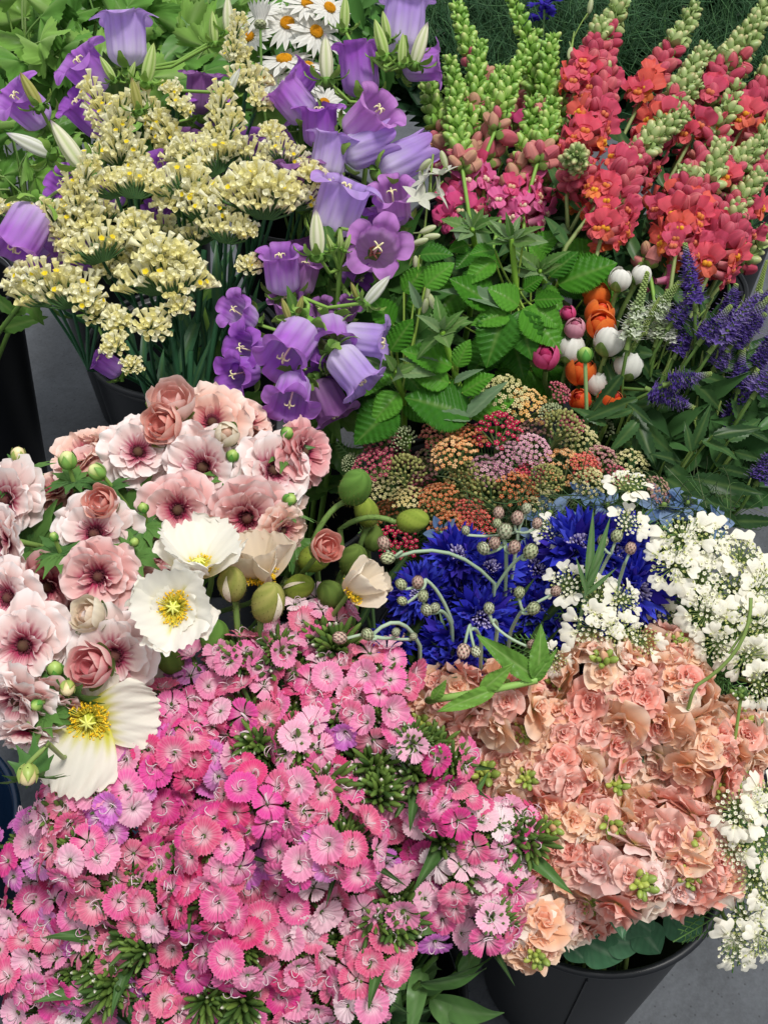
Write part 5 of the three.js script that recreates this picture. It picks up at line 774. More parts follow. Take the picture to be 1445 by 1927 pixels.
raspShoot('shaded raspberry shoot filling the gap between middle and right leaves', 1000, 700, 1000, 620, 1.2, [[1000, 700, 1060, 760, 1.2], [990, 690, 930, 750, 1.2], [1000, 690, 1090, 690, 1], [980, 660, 900, 680, 1.1], [1010, 640, 1080, 590, 1.1], [1100, 560, 1180, 540, 1.1], [1060, 500, 1130, 450, 1.2], [1000, 480, 1050, 430, 1.2], [850, 600, 790, 640, 1.2], [820, 560, 760, 590, 1.1], [870, 540, 810, 600, 1.1], [940, 640, 880, 700, 1.2]], 6);

// ---------------------------------------------------------------- ball-shaped ranunculus (orange, white, pink)
[[1025, 670, 25, 'hotpink', -0.2, 0.1, 0.9, 'deep pink round ranunculus bud at the left of the orange ones'], [1081, 617, 19, 'lightpink', 0, 0.3, 0.8, 'light pink round ranunculus bud under a raspberry leaf'], [1072, 656, 25, 'white', 0.0, 0.3, 0.8, 'white round ranunculus bud beside the deep pink one'], [1148, 641, 28, 'white', 0.1, 0.3, 0.8, 'white round ranunculus bud in the middle, green at its left'], [1183, 686, 27, 'white', 0.2, 0.5, 0.7, 'white ranunculus bud with big green sepals, nearest the veronica'], [1126, 720, 24, 'white', -0.2, -0.2, 0.8, 'white ranunculus bud with a green heart low in the group'], [1167, 526, 21, 'white', 0.1, 0.6, 0.5, 'white ranunculus bud highest, under the coral snapdragons'], [1205, 517, 18, 'white', 0.3, 0.5, 0.3, 'dim white ranunculus bud beside the highest one'], [1120, 555, 25, 'orange', -0.1, 0.4, 0.7, 'orange ranunculus bud tucked under the long ribbed leaf'], [1128, 590, 26, 'orange', 0.2, 0.4, 0.7, 'orange ranunculus bud second from the top'], [1130, 612, 26, 'orange', -0.2, 0.2, 0.8, 'orange ranunculus bud with a green sepal over the white buds'], [1093, 697, 27, 'orange', -0.1, 0.2, 0.8, 'orange ranunculus bud in the middle with a green bud before it'], [1151, 755, 26, 'redorange', 0.3, 0.2, 0.7, 'red orange ranunculus bud lowest at right'], [1092, 752, 20, 'redorange', -0.3, 0.1, 0.6, 'red orange ranunculus bud half hidden at lower left'], [1068, 590, 14, 'hotpink', -0.3, 0.3, 0.5, 'dark pink ranunculus bud peeping from under leaves']].forEach(([px, py, r, tone, dx, dy, tw, label], i) => {
  const d = 1.12 + (i % 3) * 0.01 + (/dim|highest|tucked|second/.test(label) ? 0.03 : 0), f = foot('veronica'), axis = tone === 'white' ? dirv(dx + 0.1, 0.85, 0.35) : dirv(dx, dy + 0.25, tw), R = r * 1.06 / FOC * d, P = at(px, py, d);
  const o = thing('ranunculus_ball', label, 'ranunculus', f, 'round ranunculus buds');
  stemPart(o, stalk(f, P.clone().addScaledVector(axis, -R * 0.9), axis.clone().add(V(0.2, 0.3, 0)).normalize(), 12, 0.2), 0.0027, C('#7f9a55'));
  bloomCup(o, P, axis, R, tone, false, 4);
});
{ const f = foot('veronica'), P = at(1100, 668, 1.09), o = thing('ranunculus_bud', 'closed green ranunculus bud in front of the middle orange one', 'flower bud', f); stemPart(o, [...stalk(f, at(1102, 730, 1.1), dirv(0, 1, 0.2), 10, 0.2), P.clone()], 0.002, C('#8aa86c')); part('bud', rBud[1], M.bud, o, P.clone().sub(o.position), qY(dirv(-0.1, 0.9, 0.3)), 0.0082); }

// ---------------------------------------------------------------- veronica
function veroGeo(cols, stage) { // unit length along +Y
  const b = new MB(), n = 130;
  b.tube([V(0, -0.15, 0), V(0, 0.5, 0), V(0, 1, 0)], (t) => 0.03 - 0.018 * t, C('#7f9a52'), 5);
  for (let k = 0; k < n; k++) {
    const t = (k + 0.5) / n, y = t, r = 0.075 * (1 - Math.pow(t, 1.6) * 0.82), a = k * GA, d = V(Math.cos(a), lerp(0.15, 1.1, t), Math.sin(a)).normalize(), fl = t < stage;
    const c = fl ? mixc(pick(cols), cols[0], 0.3) : mixc(cols[cols.length - 1], C('#a9c06a'), sstep(stage, 1, t)), L = (fl ? rr(0.055, 0.09) : 0.045) * (1 - 0.55 * t);
    const p = V(Math.cos(a) * r * 0.45, y, Math.sin(a) * r * 0.45), e = p.clone().addScaledVector(d, L);
    if (fl && rnd() < 0.75) b.with(mat4(p.clone().addScaledVector(d, L * 0.4), qY(d, rr(0, 6))), () => { for (let i = 0; i < 4; i++) b.with(rotY(i / 4 * TAU), () => { const f = petalF({ len: L * 0.85, wid: L * 0.24, e0: 0.9, e1: 0.2, tip: 0.85, base: 0.4 }); b.sheet(2, 2, f, c); }); b.tube([V(0, 0, 0), V(0.01, L * 0.8, 0), V(0.012, L * 1.4, 0.006)], 0.004, mixc(c, C('#d8c8ee'), 0.35), 3); });
    else b.tube([p, p.clone().lerp(e, 0.5), e], (q) => 0.004 + 0.017 * Math.sin(Math.PI * (0.15 + 0.75 * q)), c, 4);
  }
  return b.geo();
}
const vero = { purple: [veroGeo([C('#553a96'), C('#624aa4'), C('#7a62b0')], 0.8), veroGeo([C('#4b348a'), C('#5a429e'), C('#8a76b8')], 0.62), veroGeo([C('#6a52a4'), C('#7862b0'), C('#9686c0')], 0.9)], white: [veroGeo([C('#eef0e4'), C('#e2e8d4'), C('#c4d4a4')], 0.7), veroGeo([C('#dfe6d0'), C('#cddcb4'), C('#a9c080')], 0.5)], green: [veroGeo([C('#93ae58'), C('#a2ba66'), C('#a9c06a')], 0.05), veroGeo([C('#8a9c62'), C('#93a86a'), C('#b4c47a')], 0.2)] };
const veroLeaf = [0, 1, 2].map((k) => leafGeo({ wid: 0.125, teeth: 0.13, droop: 0.12 + 0.12 * k, fold: 0.25, col: C(['#2c5228', '#3a6230', '#46703a'][k]), vein: C('#7d9c54'), nu: 6, nv: 22, fat: 0.42, wave: 0.015 }));
[['white veronica spike, tallest of the pale ones', [[1183, 640, 1218, 512, 'white']]], ['white veronica spikes second from the left, dim', [[1225, 600, 1278, 530, 'white'], [1205, 630, 1240, 560, 'green'], [1190, 650, 1215, 622, 'green']]], ['pale green and white veronica spike in the middle of the pale ones', [[1235, 640, 1256, 545, 'white'], [1255, 640, 1262, 590, 'white']]], ['white veronica spike nearest the purple ones', [[1240, 655, 1296, 552, 'white'], [1240, 610, 1245, 570, 'green']]],
  ['purple veronica spike standing highest against the coral snapdragon', [[1306, 570, 1288, 458, 'purple']]], ['purple veronica spike with a green tip leaning right, upper left of the group', [[1262, 610, 1320, 540, 'purple'], [1330, 580, 1342, 560, 'green']]], ['dark purple veronica spike second row left', [[1272, 665, 1312, 588, 'purple'], [1322, 600, 1335, 572, 'green']]], ['purple veronica spike in the middle of the group', [[1305, 640, 1352, 585, 'purple'], [1350, 590, 1360, 560, 'green']]], ['long purple veronica spike leaning right', [[1345, 650, 1432, 548, 'purple'], [1395, 570, 1400, 555, 'green']]], ['long purple veronica spike just right of the other long one', [[1375, 650, 1445, 560, 'purple']]], ['short dark violet veronica spike upright at the back', [[1365, 600, 1385, 534, 'purple'], [1420, 570, 1442, 490, 'green']]], ['purple veronica spike at the right edge, upper', [[1410, 620, 1450, 540, 'purple'], [1430, 680, 1470, 600, 'purple']]], ['purple veronica spike lying flat to the right with a green tip', [[1258, 722, 1338, 703, 'purple']]], ['grey purple veronica spike drooping to the right', [[1225, 735, 1305, 768, 'purple']]], ['violet veronica spike upright in the lower middle', [[1388, 730, 1398, 655, 'purple'], [1402, 660, 1418, 628, 'green']]], ['large purple veronica spike low at right on a pale branching stem', [[1362, 805, 1425, 695, 'purple'], [1306, 790, 1312, 745, 'green'], [1340, 800, 1356, 755, 'green'], [1355, 745, 1362, 690, 'green']]], ['purple veronica spike at the right edge, middle', [[1420, 740, 1470, 670, 'purple'], [1425, 730, 1445, 700, 'green']]], ['dark purple veronica flowers at the right edge, low', [[1425, 905, 1455, 845, 'purple'], [1400, 930, 1412, 900, 'green']]], ['cluster of short green veronica buds low in the group', [[1248, 705, 1262, 675, 'green'], [1258, 735, 1266, 695, 'green'], [1285, 690, 1292, 662, 'green'], [1318, 690, 1322, 660, 'green'], [1342, 700, 1350, 660, 'green'], [1368, 690, 1374, 660, 'green'], [1300, 655, 1305, 630, 'green'], [1270, 640, 1274, 612, 'green']]], ['lavender veronica spike hanging at the right edge below the middle', [[1418, 690, 1465, 640, 'purple']]],
  ['violet veronica spike behind the two long ones', [[1320, 640, 1375, 575, 'purple']]], ['purple veronica spike crowded at the back right', [[1385, 640, 1440, 590, 'purple']]], ['small violet veronica spike between the long spikes and the green buds', [[1345, 690, 1380, 640, 'purple']]]].forEach(([label, spikes], i) => {
  const f = foot('veronica'), [x0, y0] = spikes[0], dd = 1.09 + (i % 4) * 0.012, o = thing('veronica', label, 'veronica', f, 'veronica spikes');
  const A = at(x0, y0, dd), dir = at(spikes[0][2], spikes[0][3], dd).sub(A).normalize(), pts = stalk(f, A, dir.clone().add(V(0, 0.3, 0)).normalize(), 12, 0.2); stemPart(o, pts, 0.0018, C('#5a7838'));
  const br = new MB();
  spikes.forEach(([a, b, c, e, kind], k) => { const p = at(a, b, dd), t = at(c, e, dd - 0.01), v = t.clone().sub(p), L = v.length(); part(kind === 'green' ? 'bud_spike' : 'flower_spike', pick(vero[kind]), M.petal, o, p.clone().sub(o.position), qY(v.normalize(), rr(0, 6)), kind === 'green' ? V(L * 1.3, L, L * 1.3) : V(0.1, L, 0.1)); if (k) br.tube(rel(bend(pts[10], p, V(0, 0.004, 0)), o), 0.0012, C('#7f9a4c'), 4); });
  if (spikes.length > 1) part('side_stems', br.geo(), M.stem, o);
  for (let k = 0; k < 10; k++) { const s = pts[4 + (k % 8)], a = k * GA + i; leafAt(o, veroLeaf, M.leaf, s, s.clone().add(dirv(Math.cos(a), 0.7 * Math.sin(a), rr(-0.4, 0.2)).multiplyScalar(rr(0.045, 0.075))), TOW, rr(0.7, 1)); }
});
// big dark veronica leaves below the spikes
[['long dark toothed leaves under the veronica, right above the white lace flowers', [[1250, 900, 1420, 1000], [1280, 930, 1390, 960], [1240, 890, 1180, 930], [1300, 900, 1440, 930], [1250, 870, 1330, 940]], 1.08], ['dark toothed leaf stem at the lower left of the veronica', [[1190, 780, 1240, 880], [1200, 790, 1150, 850], [1190, 770, 1140, 790], [1210, 800, 1260, 860], [1180, 760, 1230, 800], [1200, 820, 1190, 900]], 1.09], ['pale branching veronica stem with narrow leaves in the middle', [[1300, 850, 1340, 760], [1320, 830, 1400, 850], [1280, 870, 1230, 850], [1300, 850, 1290, 790], [1340, 820, 1440, 800]], 1.07], ['dark toothed leaves at the right edge over the floor', [[1380, 850, 1450, 870], [1370, 830, 1445, 780], [1390, 880, 1445, 930], [1350, 880, 1440, 900], [1380, 800, 1460, 830]], 1.11], ['dark narrow leaves behind the purple spikes', [[1290, 700, 1350, 660], [1300, 720, 1400, 740], [1260, 680, 1230, 640], [1330, 760, 1420, 760], [1240, 700, 1200, 660], [1280, 760, 1200, 760], [1350, 680, 1420, 680]], 1.16], ['dark leaves low beside the orange ranunculus', [[1140, 800, 1080, 760], [1150, 820, 1220, 850], [1130, 790, 1160, 740], [1120, 800, 1100, 850], [1170, 830, 1150, 890]], 1.12]].forEach(([label, lv, d]) => {
  const f = foot('veronica'), P = at(lv[0][0], lv[0][1], d), o = thing('veronica_leaf_stem', label, 'leaf stem', f, 'leafy veronica stems'), pts = stalk(f, P, dirv(0.2, 0.5, 0.4)); stemPart(o, pts, 0.0024, C('#8aa456')); const br = new MB();
  for (const [a, b, c, e] of lv) { const s = at(a, b, d + rr(-0.02, 0.02)); leafAt(o, veroLeaf, M.leaf, s, at(c, e, d - 0.02), jit(TOW, 0.5), rr(0.9, 1.3)); br.tube(rel(bend(pts[9], s, V(0, 0.004, 0)), o), 0.0014, C('#7d9a4c'), 4); }
  part('side_stems', br.geo(), M.stem, o);
});
// ---------------------------------------------------------------- yarrow
const yc = { creamolive: ['#d9d29a', '#b4b274', '#ece0ae'], gold: ['#eec07a', '#e6ae60', '#f3d08e'], crimson: ['#c01f4e', '#d03a62', '#a81844'], salmon: ['#e58478', '#ee9a86', '#d56a68'], peach: ['#f0b67e', '#f3c896', '#e9a468'], sage: ['#a3ae84', '#93a078', '#b2ba92'], rose: ['#b84a68', '#c65e78', '#a03a5a'], lilac: ['#dfa6bc', '#e6b8c8', '#d292ae'], coral: ['#dc5a56', '#e87064', '#c8484c'], olive: ['#97975a', '#868a50', '#a8a468'], rust: ['#d07a4c', '#c46a44', '#d98e5c'], dusty: ['#b67c82', '#a89a72', '#c08c8e'], cream: ['#efdf9c', '#f3e8b4', '#e6d088'] };
function yarrowGeo(cols, kind) {
  const b = new MB(), n = kind === 'bud' ? 80 : 58, cc = cols.map(C);
  for (let k = 0; k < n; k++) {
    const f = Math.sqrt((k + 0.5) / n), a = k * GA, lump = 0.06 * Math.sin(a * 3 + f * 9) + 0.05 * Math.sin(f * 17 + a), h = (kind === 'flat' ? 0.4 : 0.78) * (1 - f * f) + lump, p = V(Math.cos(a) * f, h, Math.sin(a) * f), d = V(Math.cos(a) * f * 0.6, 1, Math.sin(a) * f * 0.6).normalize();
    if (kind !== 'bud' && rnd() < 0.06) continue;
    const c = mixc(pick(cc), cc[0], rr(0, 0.5));
    b.with(mat4(p, qY(jit(d, 0.2), rr(0, 6)), rr(1.0, 1.35)), () => {
      if (kind === 'bud') { b.blob(0, 0, 0, 0.068, 0.085, 0.068, c, 6, 4); }
      else { for (let i = 0; i < 5; i++) { const t = i / 5 * TAU; b.blob(Math.cos(t) * 0.062, 0, Math.sin(t) * 0.062, 0.04, 0.03, 0.04, c, 5, 3); } b.blob(0, 0.016, 0, 0.032, 0.03, 0.032, mixc(c, C('#f4e6b8'), 0.55), 5, 3); b.tube([V(0, -0.12, 0), V(0, -0.01, 0)], 0.035, C('#7f8a58'), 4); }
    });
  }
  for (let k = 0; k < 9; k++) { const a = k * GA, f = Math.sqrt((k + 0.5) / 9) * 0.85; b.tube([V(0, -0.9, 0), V(Math.cos(a) * f * 0.5, -0.4, Math.sin(a) * f * 0.5), V(Math.cos(a) * f, 0.02, Math.sin(a) * f)], 0.04, C('#72864c'), 4); }
  return b.geo();
}
const yg = {}; for (const t in yc) yg[t] = [yarrowGeo(yc[t], t === 'sage' || t === 'olive' ? 'bud' : 'dome'), yarrowGeo(yc[t], t === 'sage' || t === 'olive' ? 'bud' : 'flat')];
const yLeaf = [0, 1].map((k) => { const b = new MB(), c = C(k ? '#4d6e3c' : '#5c7f48'); b.tube([V(), V(0, -0.04, 0.5), V(0, -0.15, 1)], 0.015, c, 4); for (let i = 0; i < 26; i++) { const t = 0.1 + 0.88 * Math.floor(i / 2) / 13, s = i % 2 ? 1 : -1, L = 0.2 * Math.sin(Math.PI * t * 0.9 + 0.2); b.with(moved(0, -0.15 * t * t, t), () => b.sheet(1, 3, (u, v) => [s * v * L, 0.05 * v, (u - 0.5) * 0.035 * (1 - v * 0.8) + v * L * 0.5], mul(c, rr(0.85, 1.15)))); } return b.geo(); });
const yWord = { creamolive: 'cream and olive', gold: 'golden apricot', crimson: 'crimson', salmon: 'salmon pink', peach: 'peach', sage: 'sage green budded', rose: 'dark rose', lilac: 'lilac pink', coral: 'coral red', olive: 'olive green budded', rust: 'rust orange', dusty: 'dusty pink', cream: 'cream yellow' };
[[945, 744, 40, 'creamolive', 'topmost, against raspberry leaves'], [1000, 760, 38, 'gold', 'at the top right of the group'], [935, 808, 40, 'crimson', 'largest crimson, upper middle'], [828, 812, 36, 'salmon', 'upper left'], [850, 852, 36, 'peach', 'below the salmon head'], [755, 824, 24, 'sage', 'upper left corner'], [715, 826, 32, 'rose', 'left of the sage head'], [700, 870, 36, 'rose', 'lowest at left'], [920, 880, 34, 'lilac', 'left of a pair'], [975, 868, 40, 'lilac', 'middle of the group'], [1005, 848, 32, 'lilac', 'right of a pair'], [1000, 888, 26, 'crimson', 'small, below the lilac heads'], [1060, 882, 46, 'peach', 'flat, at the right'], [1105, 876, 28, 'coral', 'right of the flat peach head'], [1060, 800, 34, 'olive', 'upper right'], [1075, 792, 24, 'rose', 'small, above the olive head at right'], [1090, 828, 34, 'creamolive', 'right end'], [1038, 778, 22, 'sage', 'small, near the golden head'], [1055, 736, 22, 'rose', 'small, beside orange ranunculus'], [768, 932, 30, 'cream', 'lower left'], [718, 908, 32, 'creamolive', 'left, by the large poppy bud'], [822, 932, 34, 'rust', 'lower left middle'], [762, 884, 34, 'olive', 'left middle'], [872, 890, 32, 'olive', 'middle'], [868, 915, 34, 'gold', 'lower middle, dim'], [915, 930, 42, 'olive', 'largest olive, lower middle'], [975, 920, 36, 'rust', 'below the small crimson head'], [885, 958, 28, 'coral', 'lower middle, above another coral'], [898, 995, 36, 'coral', 'lowest in the middle, over cornflowers'], [845, 992, 34, 'rust', 'lowest, left of the coral head'], [745, 1016, 38, 'crimson', 'low at left, beside a poppy bud'], [812, 962, 28, 'olive', 'low, beside the slit poppy bud'], [1010, 935, 34, 'creamolive', 'low right'], [1130, 862, 30, 'dusty', 'far right'], [1188, 870, 30, 'creamolive', 'far right, over the dark leaves'], [1240, 920, 26, 'dusty', 'rightmost, above the blue nigella'], [1165, 895, 24, 'rose', 'small, right'], [880, 820, 32, 'rust', 'between salmon and crimson'], [1005, 812, 30, 'dusty', 'dim, right of the large crimson'], [1030, 900, 30, 'olive', 'under the flat peach head'], [800, 870, 30, 'dusty', 'dim, left of the peach head'], [745, 860, 26, 'rose', 'dim, behind the sage head'], [690, 905, 24, 'rose', 'dim, by the large poppy bud'], [850, 945, 28, 'olive', 'dim, low middle'], [950, 900, 28, 'dusty', 'dim, under the lilac heads'], [1110, 905, 28, 'creamolive', 'below the coral head at right'], [790, 910, 26, 'rose', 'dim, left of the rust head'], [945, 965, 30, 'creamolive', 'dim, low right of the coral'], [720, 960, 28, 'rust', 'dim, behind the poppy buds'], [1130, 800, 26, 'sage', 'dim, under the red orange ranunculus'], [660, 870, 18, 'sage', 'small, alone over the dark gap']].forEach(([px, py, r, tone, where], i) => {
  const dim = where.includes('dim'), d = 1.1 + (dim ? 0.045 : 0) + rr(-0.025, 0.025) - (py - 740) / 300 * 0.04, R = r * 1.18 / FOC * d, axis = jit(dirv((px - 920) / 700, 0.6, 0.8), 0.25), P = at(px, py, d), f = foot('yarrow');
  const o = thing('yarrow', `${yWord[tone]} yarrow head, ${where}`, 'yarrow', f, 'mixed yarrow heads'), neck = P.clone().addScaledVector(axis, -R * 0.9), pts = stalk(f, neck, axis, 12, 0.25);
  stemPart(o, pts, 0.0019, C('#6d8450'));
  part('flower_head', pick(yg[tone]), M.matte, o, P.clone().sub(o.position).addScaledVector(axis, -R * 0.15), qY(axis, rr(0, 6)), R);
  for (let k = 0; k < 3; k++) { const s = pts[9 + k], a = k * 2 + i; leafAt(o, yLeaf, M.leaf, s, s.clone().add(V(Math.cos(a), rr(0.1, 0.8), Math.sin(a)).multiplyScalar(0.05)), TOW); }
});

// ---------------------------------------------------------------- cornflowers
function rayGeo(c, tip) { const b = new MB(), s0 = rr(0, 9); b.sheet(12, 5, (u, v, i) => { const a = (u - 0.5) * 4.6, r = 0.0011 + 0.0072 * Math.pow(v, 1.6), t = v === 1 ? (i % 2 ? 0.0045 : -0.0022) : 0; return [r * Math.sin(a), r * Math.cos(a) * 0.6 + 0.0008 * Math.sin(s0 + i), v * 0.0175 + t]; }, (u, v) => mixc(c, tip, v * 0.6)); return b.geo(); }
const rays = [rayGeo(C('#2a2cb8'), C('#4048d8')), rayGeo(C('#24249c'), C('#3434c4')), rayGeo(C('#343cc6'), C('#5560e2')), rayGeo(C('#34269c'), C('#4a3abc'))];
const cHeart = (() => { const b = new MB(); for (let k = 0; k < 34; k++) { const f = Math.sqrt((k + 0.5) / 34), a = k * GA, d = V(Math.cos(a) * f * 0.8, 1, Math.sin(a) * f * 0.8).normalize(), L = rr(0.011, 0.016); b.tube([V(d.x * 0.003, 0, d.z * 0.003), d.clone().multiplyScalar(L * 0.6), d.clone().multiplyScalar(L)], (t) => 0.0006 + 0.0004 * t, (t) => (t > 0.8 ? C('#cfc4ea') : C('#3a1e78')), 4); if (k % 2) b.tube([V(), d.clone().multiplyScalar(L * 0.5), jit(d, 0.4).multiplyScalar(L * 1.05)], 0.0005, C('#2c2a9c'), 3); } return b.geo(); })();
const cScale = (g0, g1, dark) => { const b = new MB(); b.blob(0, 0, 0, 0.8, 1, 0.8, mul(g0, 0.7), 10, 7); for (let r = 0; r < 5; r++) for (let k = 0; k < 8; k++) { const a = (k + r * 0.5) / 8 * TAU; b.with(rotY(a), () => b.sheet(2, 3, (u, v) => { const s = u * 2 - 1, th = lerp(0.5 + r * 0.42, 1.15 + r * 0.42, v), w = 0.36 * (1 - v * 0.75), R = 0.85 + 0.12 * v; return [R * Math.sin(th) * Math.sin(s * w), -R * 1.18 * Math.cos(th), R * Math.sin(th) * Math.cos(s * w)]; }, (u, v) => (v > 0.9 ? dark : mixc(g0, g1, Math.abs(u - 0.5) < 0.2 ? 1 : v * 0.5)))); } return b.geo(); };
const cBudG = [cScale(C('#9aa684'), C('#c6c8aa'), C('#7a4450')), cScale(C('#a49484'), C('#d0b0a0'), C('#8a3648')), cScale(C('#98a67c'), C('#c0c49c'), C('#6a4a48'))];
const cLeaf = [leafGeo({ wid: 0.05, droop: 0.2, fold: 0.2, col: C('#6f9272'), nu: 4, nv: 8, fat: 0.4 }), leafGeo({ wid: 0.065, droop: 0.35, fold: 0.3, col: C('#83a286'), nu: 4, nv: 8, fat: 0.4 })];
[[862, 1052, 0, 0.4, 1.0, 'upper left, behind silvery buds'], [920, 1075, 0, 0.3, 0.95, 'behind the bud stems in the middle'], [1088, 1032, -0.1, 0.3, 1.15, 'largest at the top beside the cream lace flower'], [1150, 1045, 0.2, 0.3, 1.05, 'upper right'], [1190, 1105, 0.3, -0.1, 1.15, 'rightmost, beside white lace flowers'], [1010, 1075, 0, 0.3, 1.0, 'dim, between the middle and the largest'], [795, 1118, -0.4, 0.2, 0.95, 'left, under the bud stems'], [905, 1162, 0, 0.0, 1.05, 'in the very middle facing the viewer'], [960, 1110, 0.1, 0.2, 0.95, 'dim, right of the middle one'], [858, 1205, -0.2, -0.4, 1.1, 'lower left over the peach stock'], [850, 1245, -0.2, -0.7, 0.9, 'lowest at left'], [912, 1262, 0, -0.7, 0.85, 'lowest, under the nodding bud'], [1062, 1175, 0.1, 0.1, 1.05, 'right of centre behind lace flowers'], [1078, 1215, 0.2, -0.3, 0.95, 'low right behind lace flowers'], [1010, 1150, 0.1, 0.1, 0.9, 'dim, by the upright green leaf'], [785, 1160, -0.5, -0.1, 0.85, 'far left, half hidden'], [740, 1205, -0.5, -0.3, 0.7, 'small dark one behind dianthus'], [1170, 1015, 0.2, 0.5, 0.85, 'small, at the top right'], [870, 1120, 0, 0.2, 0.9, 'dim, under the curved bud stem']].forEach(([px, py, dx, dy, s, where], i) => {
  const dim = /dim|hidden|behind lace/.test(where), d = 1.01 - (py - 1030) / 250 * 0.05 + (dim ? 0.03 : 0), f = foot('cornflower'), axis = jit(dirv(dx, dy, 0.85), 0.15), P = at(px, py, d), o = thing('cornflower', `deep blue cornflower bloom, ${where}`, 'cornflower', f, 'blue cornflower blooms');
  const g = sub('bloom', o, P.clone().sub(o.position), qY(axis, rr(0, 6)), s * 1.12);
  for (let k = 0; k < 24; k++) { const a = k * GA, e = k < 13 ? rr(0.1, 0.5) : rr(0.7, 1.15); part('ray_floret', pick(rays), M.velvet, g, V(Math.sin(a) * 0.004, 0.001, Math.cos(a) * 0.004), new THREE.Quaternion().setFromEuler(new THREE.Euler(-e, a, rr(-0.4, 0.4), 'YXZ')), rr(1, 1.3)); }
  part('heart', cHeart, M.matte, g);
  const b = P.clone().addScaledVector(axis, -0.008); part('bract_cup', cBudG[i % 3], M.matte, o, b.clone().sub(o.position), qY(axis), 0.0075);
  stemPart(o, stalk(f, b, axis.clone().add(V(0, 0.6, 0)).normalize(), 12, 0.2), 0.0016, C('#8aa07a'));
});
[['silvery cornflower stem with a pair of buds far left over the gap', [745, 1048, 930, 1098, 0.93], [[722, 1022, -0.3, 0.8, 15], [730, 1050, -0.8, -0.2, 15]], 1], ['silvery cornflower stem with three buds at left', [800, 1090, 850, 1170, 0.92], [[755, 1100, -0.5, 0.6, 13], [786, 1096, 0.1, 0.8, 14], [757, 1131, -0.7, 0.3, 11]], 0], ['silvery cornflower stem with twin reddish buds at left', [820, 1150, 850, 1180, 0.91], [[803, 1148, -0.3, 0.3, 14], [818, 1144, 0.3, 0.4, 12], [796, 1122, 0, 0.8, 13]], 0], ['low silvery cornflower stem with two buds over pink dianthus', [700, 1195, 790, 1215, 0.88], [[640, 1200, -0.9, 0.1, 15], [692, 1194, -0.4, 0.5, 14], [745, 1190, 0.1, 0.6, 10], [778, 1198, 0.3, 0.4, 9]], 1], ['upright silvery cornflower stem with a tight group of buds in the middle', [950, 1020, 950, 1120, 0.95], [[910, 1032, -0.3, 0.4, 15], [930, 1022, 0.1, 0.5, 14], [950, 1000, 0.1, 0.9, 17], [967, 1030, 0.3, 0.6, 15], [935, 985, -0.1, 0.8, 11], [938, 965, 0, 0.9, 13]], 0], ['silvery cornflower stem with buds reaching up to the yarrow', [975, 1000, 960, 1100, 0.96], [[973, 975, 0.2, 0.9, 15], [990, 957, 0.2, 0.9, 12], [1010, 985, 0.3, 0.9, 12], [876, 998, -0.2, 0.8, 10]], 0], ['silvery cornflower stem with one scaly bud leaning right', [985, 1045, 930, 1110, 0.94], [[998, 1038, 0.4, 0.8, 17]], 0], ['silvery cornflower stem with two buds beside the upright green leaf', [1150, 1040, 1120, 1100, 0.95], [[1134, 1018, -0.1, 0.9, 13], [1160, 1009, 0.2, 0.9, 14]], 0], ['silvery cornflower stem with one bud over the rightmost bloom', [1175, 1060, 1160, 1110, 0.93], [[1186, 1032, 0.2, 0.9, 13]], 0], ['silvery cornflower stem with two dark reddish buds in the middle', [985, 1150, 960, 1190, 0.91], [[977, 1115, 0, 0.6, 13], [1003, 1145, 0.3, 0.4, 15], [1045, 1112, 0.3, 0.4, 12]], 0], ['hooked cornflower stem with two nodding buds above peach stock', [885, 1185, 905, 1210, 0.89], [[872, 1225, -0.2, -0.9, 16], [895, 1226, 0.2, -0.5, 12]], 0], ['hooked cornflower stem with a pale bud on the middle bloom', [925, 1170, 935, 1190, 0.9], [[920, 1145, -0.1, 0.8, 13], [1001, 1212, 0.4, 0.4, 11]], 0]].forEach(([label, [jx, jy, mx, my, d], buds, curve], i) => {
  const f = foot('cornflower'), J = at(jx, jy, d), Mid = at(mx, my, d + 0.03), o = thing('cornflower_bud_stem', label, 'cornflower buds', f, 'silvery cornflower bud stems'), green = C(i % 2 ? '#a8bca0' : '#9ab294');
  const main = [...stalk(f, Mid, dirv(0, 0.7, 0.4), 10, 0.2), ...bend(Mid, J, dirv(0.1, 0.8, 0.5).multiplyScalar(curve ? 0.018 : 0.006), 6).slice(1)]; stemPart(o, main, (t) => 0.0019 - 0.0003 * t, green);
  const br = new MB();
  for (const [px, py, dx, dy, r] of buds) { const axis = dirv(dx, dy, 0.35), R = r * 0.88 / FOC * d, P = at(px, py, d - 0.008), n = P.clone().addScaledVector(axis, -R * 1.1); br.tube(rel(bend(J.distanceTo(n) < 0.05 ? J : main[main.length - 3], n, axis.clone().multiplyScalar(-0.006).add(V(0, 0.004, 0)), 6), o), 0.0013, green, 5); part('bud', pick(cBudG), M.matte, o, P.clone().sub(o.position), qY(axis, rr(0, 6)), V(R, R * 1.05, R)); }
  part('side_stems', br.geo(), M.stem, o);
  for (let k = 0; k < 4; k++) { const s = main[6 + (k % 8)], a = k * GA + i; leafAt(o, cLeaf, M.leaf, s, s.clone().add(dirv(Math.cos(a) * 0.8, 0.5 + 0.5 * Math.sin(a), rr(-0.1, 0.6)).multiplyScalar(rr(0.025, 0.045))), TOW); }
});
